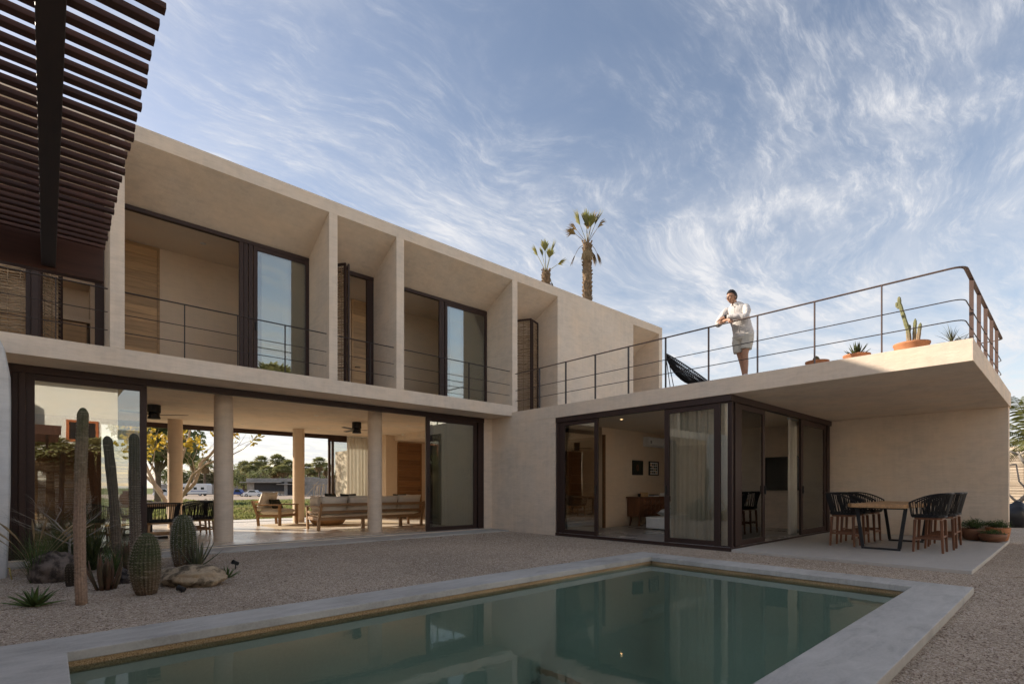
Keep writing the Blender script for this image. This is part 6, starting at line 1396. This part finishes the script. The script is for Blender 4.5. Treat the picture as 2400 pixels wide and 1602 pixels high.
for k, (x, y, h, lb) in enumerate(((10.6, -12.0, 7.6, 'fan palm mirrored in the upper glass door'), (8.3, -14.5, 8.0, 'second fan palm mirrored low in the upper glass door'), (1.5, -3.6, 2.6, 'young fan palm mirrored in front of the white neighbour house'), (0.1, -3.7, 2.5, 'fan palm mirrored beside the condenser'), (0.85, -3.5, 2.1, 'low fan palm mirrored under the orange framed window'))):
    o = copy_tree(palms[k % 2]); s = h / (8.6, 7.4)[k % 2]; o.location = (x, y, GZ); q = 1.0 if h > 4 else 0.55; o.scale = (q, q, s); tag(o, lb, 'palm tree', 'palms mirrored in the glass')
dt2 = copy_tree(trees[1]); dt2.location = (-2.6, -3.9, GZ); dt2.scale = (0.32, 0.32, 0.62); tag(dt2, 'tree mirrored at the left edge of the glass door', 'tree', 'palms mirrored in the glass')

# ================================================================ PERSON LEANING ON THE TERRACE RAIL
def skin_mesh(V, E_, root, sub=2):
    """V: {key: (pos, rx, ry)}; grows a skin over the edge skeleton and returns the evaluated mesh"""
    keys = list(V); idx = {k: i for i, k in enumerate(keys)}
    me = bpy.data.meshes.new('skeleton'); me.from_pydata([V[k][0] for k in keys], [(idx[a], idx[b]) for a, b in E_], []); o = bpy.data.objects.new('skeleton', me); C.objects.link(o)
    sm = o.modifiers.new('s', 'SKIN'); sm.use_smooth_shade = True; sm.branch_smoothing = 0.6; ss = o.modifiers.new('b', 'SUBSURF'); ss.levels = sub; ss.render_levels = sub
    for k in keys:
        d = me.skin_vertices[0].data[idx[k]]; v = V[k]; d.radius = (v[1], v[2] if len(v) > 2 else v[1]); d.use_root = (k == root)
    dg = bpy.context.evaluated_depsgraph_get(); dg.update(); out = bpy.data.meshes.new_from_object(o.evaluated_get(dg)); bpy.data.objects.remove(o); return out
def me_obj(name, me, mats, parent):
    me.name = name; me.materials.clear()
    for m in (mats if isinstance(mats, (list, tuple)) else [mats]): me.materials.append(m)
    me.polygons.foreach_set('use_smooth', [True] * len(me.polygons)); o = bpy.data.objects.new(name, me); C.objects.link(o); o.parent = parent; return o
def join(me, mb, mi=0):
    bm = bmesh.new(); bm.from_mesh(me); m2 = bpy.data.meshes.new('t'); m2.from_pydata(mb.v, [], mb.f); bm.from_mesh(m2); bmesh.ops.recalc_face_normals(bm, faces=bm.faces); bm.to_mesh(me); bm.free(); bpy.data.meshes.remove(m2)
def skin_mat():
    g = G('skin'); p = g.coord('obj'); col = g.ramp(g.noise(p, 9, 4, 0.6), [(0.3, (0.36, 0.185, 0.115)), (0.7, (0.46, 0.255, 0.165))])
    return g.done(g.bsdf(col, 0.5, g.bump(g.noise(p, 90, 3), 0.1, 0.002), 0, 0.4, **{'Subsurface Weight': 0.0}))
def cloth_mat(name, c, sc=9, st=0.7):
    g = G(name); p = g.coord('obj'); w = g.noise(g.coord('obj', (1, 1, 0.55), (0.4, 0.2, 0.3)), sc, 3, 0.55, 1.2); col = g.ramp(g.noise(p, 5, 3), [(0.3, sh(c, 0.93)), (0.7, sh(c, 1.05))])
    return g.done(g.bsdf(col, 0.85, g.bump(w, st, 0.025, g.bump(g.noise(p, 220, 2), 0.2, 0.002)), 0, 0.2))
M['skin'] = skin_mat(); M['shirt'] = cloth_mat('white_linen_shirt', (0.62, 0.585, 0.56)); M['shorts'] = cloth_mat('pale_linen_shorts', (0.56, 0.525, 0.46), 8, 0.6)
M['hair'] = simple('dark_hair', (0.018, 0.013, 0.011), 0.55, 0.4, 30, 0.8, 60); M['shoe'] = simple('white_trainer', (0.70, 0.70, 0.72), 0.6, 0.04, 9, 0.2, 60)
PB = Vector((9.52, 4.10, TZ0))
pe = thing('person', 'man in a white shirt and pale shorts leaning on the terrace rail, looking aside', 'person', tuple(PB))
B = {'pel': ((0.01, 0.03, 0.86), .085, .12), 'wai': ((-0.02, 0.05, 1.0), .08, .11), 'che': ((-0.07, 0.08, 1.17), .085, .12), 'uch': ((-0.12, 0.095, 1.29), .07, .10), 'nek': ((-0.155, 0.11, 1.385), .055, .058), 'nk2': ((-0.185, 0.125, 1.45), .052, .052), 'hed': ((-0.195, 0.135, 1.50), .06, .06),
     'sL': ((-0.11, -0.075, 1.30), .045), 'eL': ((-0.245, -0.125, 1.085), .044), 'fL': ((-0.32, 0.05, 1.105), .040), 'wL': ((-0.375, 0.19, 1.112), .027), 'pL': ((-0.392, 0.245, 1.10), .030, .020), 'qL': ((-0.40, 0.285, 1.085), .030, .016),
     'sR': ((-0.14, 0.275, 1.29), .045), 'eR': ((-0.255, 0.38, 1.065), .044), 'fR': ((-0.34, 0.26, 1.055), .040), 'wR': ((-0.415, 0.135, 1.048), .027), 'pR': ((-0.445, 0.085, 1.03), .030, .020), 'qR': ((-0.465, 0.055, 0.995), .030, .016),
     'hL': ((0.0, -0.06, 0.78), .07), 'tL': ((-0.015, -0.045, 0.64), .076), 'kL': ((-0.03, -0.02, 0.47), .058), 'cL': ((0.0, -0.018, 0.33), .055), 'aL': ((0.005, -0.02, 0.10), .036), 'gL': ((-0.02, -0.02, 0.045), .038), 'oL': ((-0.13, -0.03, 0.03), .034, .026),
     'hR': ((0.01, 0.12, 0.78), .07), 'tR': ((0.025, 0.125, 0.64), .075), 'kR': ((0.05, 0.10, 0.47), .057), 'cR': ((0.095, 0.08, 0.33), .053), 'aR': ((0.12, 0.055, 0.10), .036), 'gR': ((0.11, 0.05, 0.045), .036), 'oR': ((0.01, 0.06, 0.03), .032, .026)}
EB = [('pel', 'wai'), ('wai', 'che'), ('che', 'uch'), ('uch', 'nek'), ('nek', 'nk2'), ('nk2', 'hed'), ('uch', 'sL'), ('sL', 'eL'), ('eL', 'fL'), ('fL', 'wL'), ('wL', 'pL'), ('pL', 'qL'), ('uch', 'sR'), ('sR', 'eR'), ('eR', 'fR'), ('fR', 'wR'), ('wR', 'pR'), ('pR', 'qR'),
      ('pel', 'hL'), ('hL', 'tL'), ('tL', 'kL'), ('kL', 'cL'), ('cL', 'aL'), ('aL', 'gL'), ('gL', 'oL'), ('pel', 'hR'), ('hR', 'tR'), ('tR', 'kR'), ('kR', 'cR'), ('cR', 'aR'), ('aR', 'gR'), ('gR', 'oR')]
body = skin_mesh(B, EB, 'pel')
# fingers
def finger(base, d, L_, r, down):
    p = Vector(base); d = Vector(d).normalized(); pts = [p.copy()]
    for k, f in enumerate((0.42, 0.33, 0.25)): pts.append(pts[-1] + d * L_ * f); d = (d + Vector((0, 0, -down))).normalized()
    mb = MB(); mb.tube(pts, [r, r * .95, r * .85, r * .6], 8); return mb
for base, d, side, dn in (((-0.402, 0.292, 1.083), Vector((-0.10, 0.9, -0.30)), Vector((-0.75, -0.1, -0.5)), 0.45), ((-0.470, 0.048, 0.985), Vector((-0.35, -0.5, -0.75)), Vector((-0.7, 0.55, -0.1)), 0.35)):
    side = side.normalized()
    for k, (L_, r) in enumerate(((0.070, .0085), (0.078, .009), (0.073, .0085), (0.058, .0075))): join(body, finger(Vector(base) + side * (0.018 * (k - 1.5)) - d.normalized() * 0.012, d + side * 0.12 * (k - 1.5), L_, r, dn))
    join(body, finger(Vector(base) - d.normalized() * 0.045 - side * 0.026, d * 0.6 - side * 0.8, 0.055, .010, 0.2))
# head, built on its own axes then turned: +x is the face
hc = Vector((-0.205, 0.143, 1.512)); fa = math.atan2(0.43, -0.90)
HM = Matrix.Translation(hc) @ Matrix.Rotation(fa, 4, 'Z') @ Matrix.Rotation(R(6), 4, 'Y')
bm = bmesh.new(); bmesh.ops.create_icosphere(bm, subdivisions=5, radius=1.0)
def gs(d, c, s): return math.exp(-((d - Vector(c).normalized()).length / s) ** 2)
def headp(d):
    p = Vector((d.x * 0.093, d.y * 0.074, d.z * 0.118))
    if d.z < -0.1: k = (-0.1 - d.z); p.y *= 1 - 0.42 * k; p.x = p.x * (1 - 0.20 * k) + 0.016 * k
    p += Vector((1, 0, 0)) * (0.012 * gs(d, (1, 0, -0.30), 0.16) + 0.017 * gs(d, (1, 0, -0.20), 0.12) + 0.009 * gs(d, (1, 0, -0.02), 0.12) + 0.010 * gs(d, (0.82, 0, -0.85), 0.28) + 0.007 * gs(d, (1, 0, -0.48), 0.14) - 0.004 * gs(d, (1, 0, -0.41), 0.06))
    for s in (1, -1): p -= Vector((0.011, 0, 0)) * gs(d, (0.93, 0.38 * s, -0.02), 0.16); p += Vector((0.006, 0, 0)) * gs(d, (0.93, 0.33 * s, 0.14), 0.14); p += Vector((0.003, 0.006 * s, 0)) * gs(d, (0.75, 0.6 * s, -0.28), 0.22)
    return p
for v_ in bm.verts: v_.co = headp(v_.co.normalized())
hme = bpy.data.meshes.new('h'); bm.to_mesh(hme); bm.free(); hmb = MB(); hmb.add([v_.co for v_ in hme.vertices], [tuple(p_.vertices) for p_ in hme.polygons])
for s in (1, -1):
    vs = []; 
    for i in range(7):
        for k in range(8):
            a = 2 * PI * k / 8; q = i / 6; rr = math.sin(PI * min(1, 0.15 + q * 0.85)); vs.append((-0.006 - 0.012 * q + 0.017 * rr * math.cos(a), s * (0.066 + 0.018 * q), -0.018 + 0.032 * rr * math.sin(a)))
    hmb.add(vs, [(i*8+k, i*8+(k+1) % 8, (i+1)*8+(k+1) % 8, (i+1)*8+k) for i in range(6) for k in range(8)])
hmb.xf(HM); join(body, hmb); bo = me_obj('body', body, M['skin'], pe)
# hair: a lifted shell over crown, back and sides with an uneven surface
bm = bmesh.new(); bmesh.ops.create_icosphere(bm, subdivisions=5, radius=1.0)
def hairline(d):
    if d.z > 0.55: return True
    if d.x > 0.25: return d.z > 0.50 - 0.06 * abs(d.y)
    if d.x > -0.1: return d.z > -0.10 + max(0, d.x) * 1.6 and (d.z > 0.14 or d.x < 0.02 or abs(d.y) < 0.5)
    return d.z > -0.42
bmesh.ops.delete(bm, geom=[v_ for v_ in bm.verts if not hairline(v_.co.normalized())], context='VERTS')
for v_ in bm.verts:
    d = v_.co.normalized(); n = mnoise.fractal(d * 9, 0.8, 2.0, 4); v_.co = headp(d) * (1.085 + 0.075 * n + 0.11 * max(0, d.z) * (0.6 + 0.5 * max(0, d.x)))
hm = bpy.data.meshes.new('hair'); bm.to_mesh(hm); bm.free(); hm.transform(HM); me_obj('hair', hm, M['hair'], pe)
mb = MB()   # eyebrows and eyes
for s in (1, -1): mb.tube([(0.085, 0.016 * s, 0.022), (0.081, 0.034 * s, 0.026), (0.068, 0.050 * s, 0.020)], 0.004, 5)
me_obj('eyebrows', (lambda o_: (o_.data, bpy.data.objects.remove(o_))[0])(mb.xf(HM).build('t', M['hair'])), M['hair'], pe)
mb = MB()
for s in (1, -1):
    c_ = (0.095, 0.032 * s, -0.004); pts = [(c_[0] - 0.010 * abs(math.cos(a)) * (1 if math.cos(a) * s > 0 else 0), c_[1] + 0.024 * math.cos(a), c_[2] + 0.018 * math.sin(a)) for a in [2 * PI * k / 16 for k in range(17)]]
    mb.tube(pts, 0.0022, 5, cap=False); mb.tube([(0.088, 0.056 * s, 0.004), (0.04, 0.074 * s, 0.004), (-0.01, 0.078 * s, 0.0)], 0.0022, 5)
mb.tube([(0.096, 0.009, 0.0), (0.100, 0, 0.003), (0.096, -0.009, 0.0)], 0.0022, 5); mb.xf(HM).build('glasses', M['black'], pe)
# shirt
def grow(keys, k): return {q: (B[q][0],) + tuple(r * k if isinstance(k, (int, float)) else r + k[0] for r in B[q][1:]) for q in keys}
def loft(mb, rings, n=30, sub=5, seed=0, amp=0.006, caps=(True, True)):
    """soft cloth tube through rings (centre, r along x or u, r along y or w), each ring square to the path"""
    m = (len(rings) - 1) * sub; t = np.arange(len(rings)); tt = np.linspace(0, len(rings) - 1, m + 1)
    A = np.array([list(r_[0]) + [r_[1], r_[2]] for r_ in rings]); d_ = np.gradient(A, axis=0)
    def herm(x):
        i = min(len(rings) - 2, int(x)); u = x - i; p0, p1, m0, m1 = A[i], A[i+1], d_[i], d_[i+1]
        return (2*u**3 - 3*u*u + 1) * p0 + (u**3 - 2*u*u + u) * m0 + (-2*u**3 + 3*u*u) * p1 + (u**3 - u*u) * m1
    P = [herm(x) for x in tt]; vs = []; prev = None
    for i, q in enumerate(P):
        c = Vector(q[:3]); d = (Vector(P[min(i+1, m)][:3]) - Vector(P[max(i-1, 0)][:3])).normalized()
        u = (Vector((1, 0, 0)) if prev is None else prev); u = u - d * u.dot(d); u = (u if u.length > 0.05 else Vector((0, 1, 0)) - d * d.y).normalized(); prev = u; w = d.cross(u)
        for k in range(n):
            a_ = 2 * PI * k / n; p = c + u * math.cos(a_) * q[3] + w * math.sin(a_) * q[4]; o = (p - c).normalized()
            p += o * amp * (mnoise.fractal(Vector((p.x * 6 + seed, p.y * 6, p.z * 11)), 1.0, 2.0, 3) + 0.7 * math.sin(p.z * 46 + 5 * p.y * 6 + seed) * mnoise.noise(p * 7)); vs.append(p)
    fs = [(i*n + k, i*n + (k+1) % n, (i+1)*n + (k+1) % n, (i+1)*n + k) for i in range(m) for k in range(n)]
    if caps[0]: fs.append(tuple(range(n-1, -1, -1)))
    if caps[1]: fs.append(tuple(m*n + k for k in range(n)))
    return mb.add(vs, fs)
def to_mesh(mb):
    o_ = mb.build('t', M['shirt']); me = o_.data; bpy.data.objects.remove(o_); return me
sb_ = MB()
loft(sb_, [((0.015, 0.03, 0.785), .148, .186), ((0.012, 0.03, 0.86), .146, .184), ((-0.005, 0.04, 0.95), .142, .176), ((-0.035, 0.055, 1.05), .140, .174), ((-0.065, 0.075, 1.15), .138, .182), ((-0.095, 0.09, 1.24), .128, .192), ((-0.12, 0.10, 1.315), .108, .184), ((-0.138, 0.105, 1.365), .082, .128), ((-0.158, 0.112, 1.405), .062, .072)], 36, 5, 1, 0.008)
loft(sb_, [((-0.10, -0.03, 1.315), .050, .060), ((-0.122, -0.075, 1.275), .070, .072), ((-0.18, -0.115, 1.19), .065, .065), ((-0.235, -0.13, 1.11), .057, .057), ((-0.258, -0.105, 1.085), .060, .060), ((-0.285, -0.04, 1.092), .056, .056), ((-0.32, 0.05, 1.103), .052, .052), ((-0.366, 0.16, 1.112), .040, .040)], 22, 5, 2, 0.010)
loft(sb_, [((-0.125, 0.225, 1.315), .050, .060), ((-0.148, 0.28, 1.27), .070, .072), ((-0.195, 0.34, 1.18), .064, .064), ((-0.243, 0.376, 1.09), .057, .057), ((-0.268, 0.368, 1.062), .058, .058), ((-0.305, 0.315, 1.058), .054, .054)], 22, 5, 3, 0.010)
shirt = to_mesh(sb_)
shirt_o = me_obj('shirt', shirt, M['shirt'], pe)
mb = MB()
for s in (1, -1):
    mb.add([(-0.150, 0.118 + 0.055 * s, 1.425), (-0.205, 0.118 + 0.022 * s, 1.41), (-0.235, 0.105 + 0.03 * s, 1.355), (-0.205, 0.105 + 0.07 * s, 1.365), (-0.15, 0.115 + 0.075 * s, 1.405)], [(0, 1, 2, 3, 4)])
o = mb.build('collar', M['shirt'], shirt_o); sd_ = o.modifiers.new('s', 'SOLIDIFY'); sd_.thickness = 0.006
MB().tube([(-0.225, 0.10, 1.34), (-0.212, 0.085, 1.24), (-0.185, 0.07, 1.12), (-0.165, 0.055, 1.0), (-0.145, 0.045, 0.86)], [0.006] * 5, 6).build('placket', M['shirt'], shirt_o)
# shorts
qb = MB()
loft(qb, [((0.012, 0.03, 0.90), .132, .168), ((0.012, 0.03, 0.82), .138, .178), ((0.012, 0.03, 0.74), .130, .165), ((0.012, 0.03, 0.70), .06, .09)], 36, 5, 4, 0.005)
loft(qb, [((0.0, -0.055, 0.82), .112, .104), ((-0.008, -0.052, 0.73), .114, .106), ((-0.016, -0.046, 0.64), .108, .100), ((-0.022, -0.040, 0.555), .104, .096)], 28, 5, 5, 0.008)
loft(qb, [((0.012, 0.118, 0.82), .112, .104), ((0.02, 0.122, 0.73), .114, .106), ((0.03, 0.124, 0.63), .108, .100), ((0.042, 0.118, 0.525), .103, .095)], 28, 5, 6, 0.008)
shorts = to_mesh(qb)
me_obj('shorts', shorts, M['shorts'], pe)
for a, g_, o_ in (('aL', 'gL', 'oL'), ('aR', 'gR', 'oR')):
    A_, G_, O_ = (Vector(B[k][0]) for k in (a, g_, o_)); d = (O_ - G_).normalized()
    s_ = skin_mesh({'a': (A_ + Vector((0, 0, 0.01)), .044), 'g': (G_ + Vector((0.01, 0, 0.012)), .050, .046), 'm': (G_ + d * 0.08 + Vector((0, 0, 0.0)), .048, .042), 'o': (O_ + d * 0.03, .044, .030), 'h': (G_ - d * 0.05 + Vector((0, 0, -0.002)), .040, .036)}, [('a', 'g'), ('g', 'm'), ('m', 'o'), ('g', 'h')], 'g')
    for v_ in s_.vertices: v_.co.z = max(0.002, v_.co.z)
    me_obj('shoe', s_, M['shoe'], pe)
wp = Vector((-0.372, 0.182, 1.112)); ax = (Vector(B['wL'][0]) - Vector(B['fL'][0])).normalized()
mb = MB(); pts = []; u = ax.orthogonal().normalized(); w = ax.cross(u)
for k in range(17): a = 2 * PI * k / 16; pts.append(wp + (u * math.cos(a) + w * math.sin(a)) * 0.033)
mb.tube(pts, 0.008, 6, cap=False); nrm = Vector((-0.75, -0.25, 0.45)).normalized(); q_ = nrm.to_track_quat('Z', 'Y').to_matrix(); mb.obox(wp + nrm * 0.036, (0.036, 0.040, 0.012), q_); mb.build('watch', M['black'], pe)
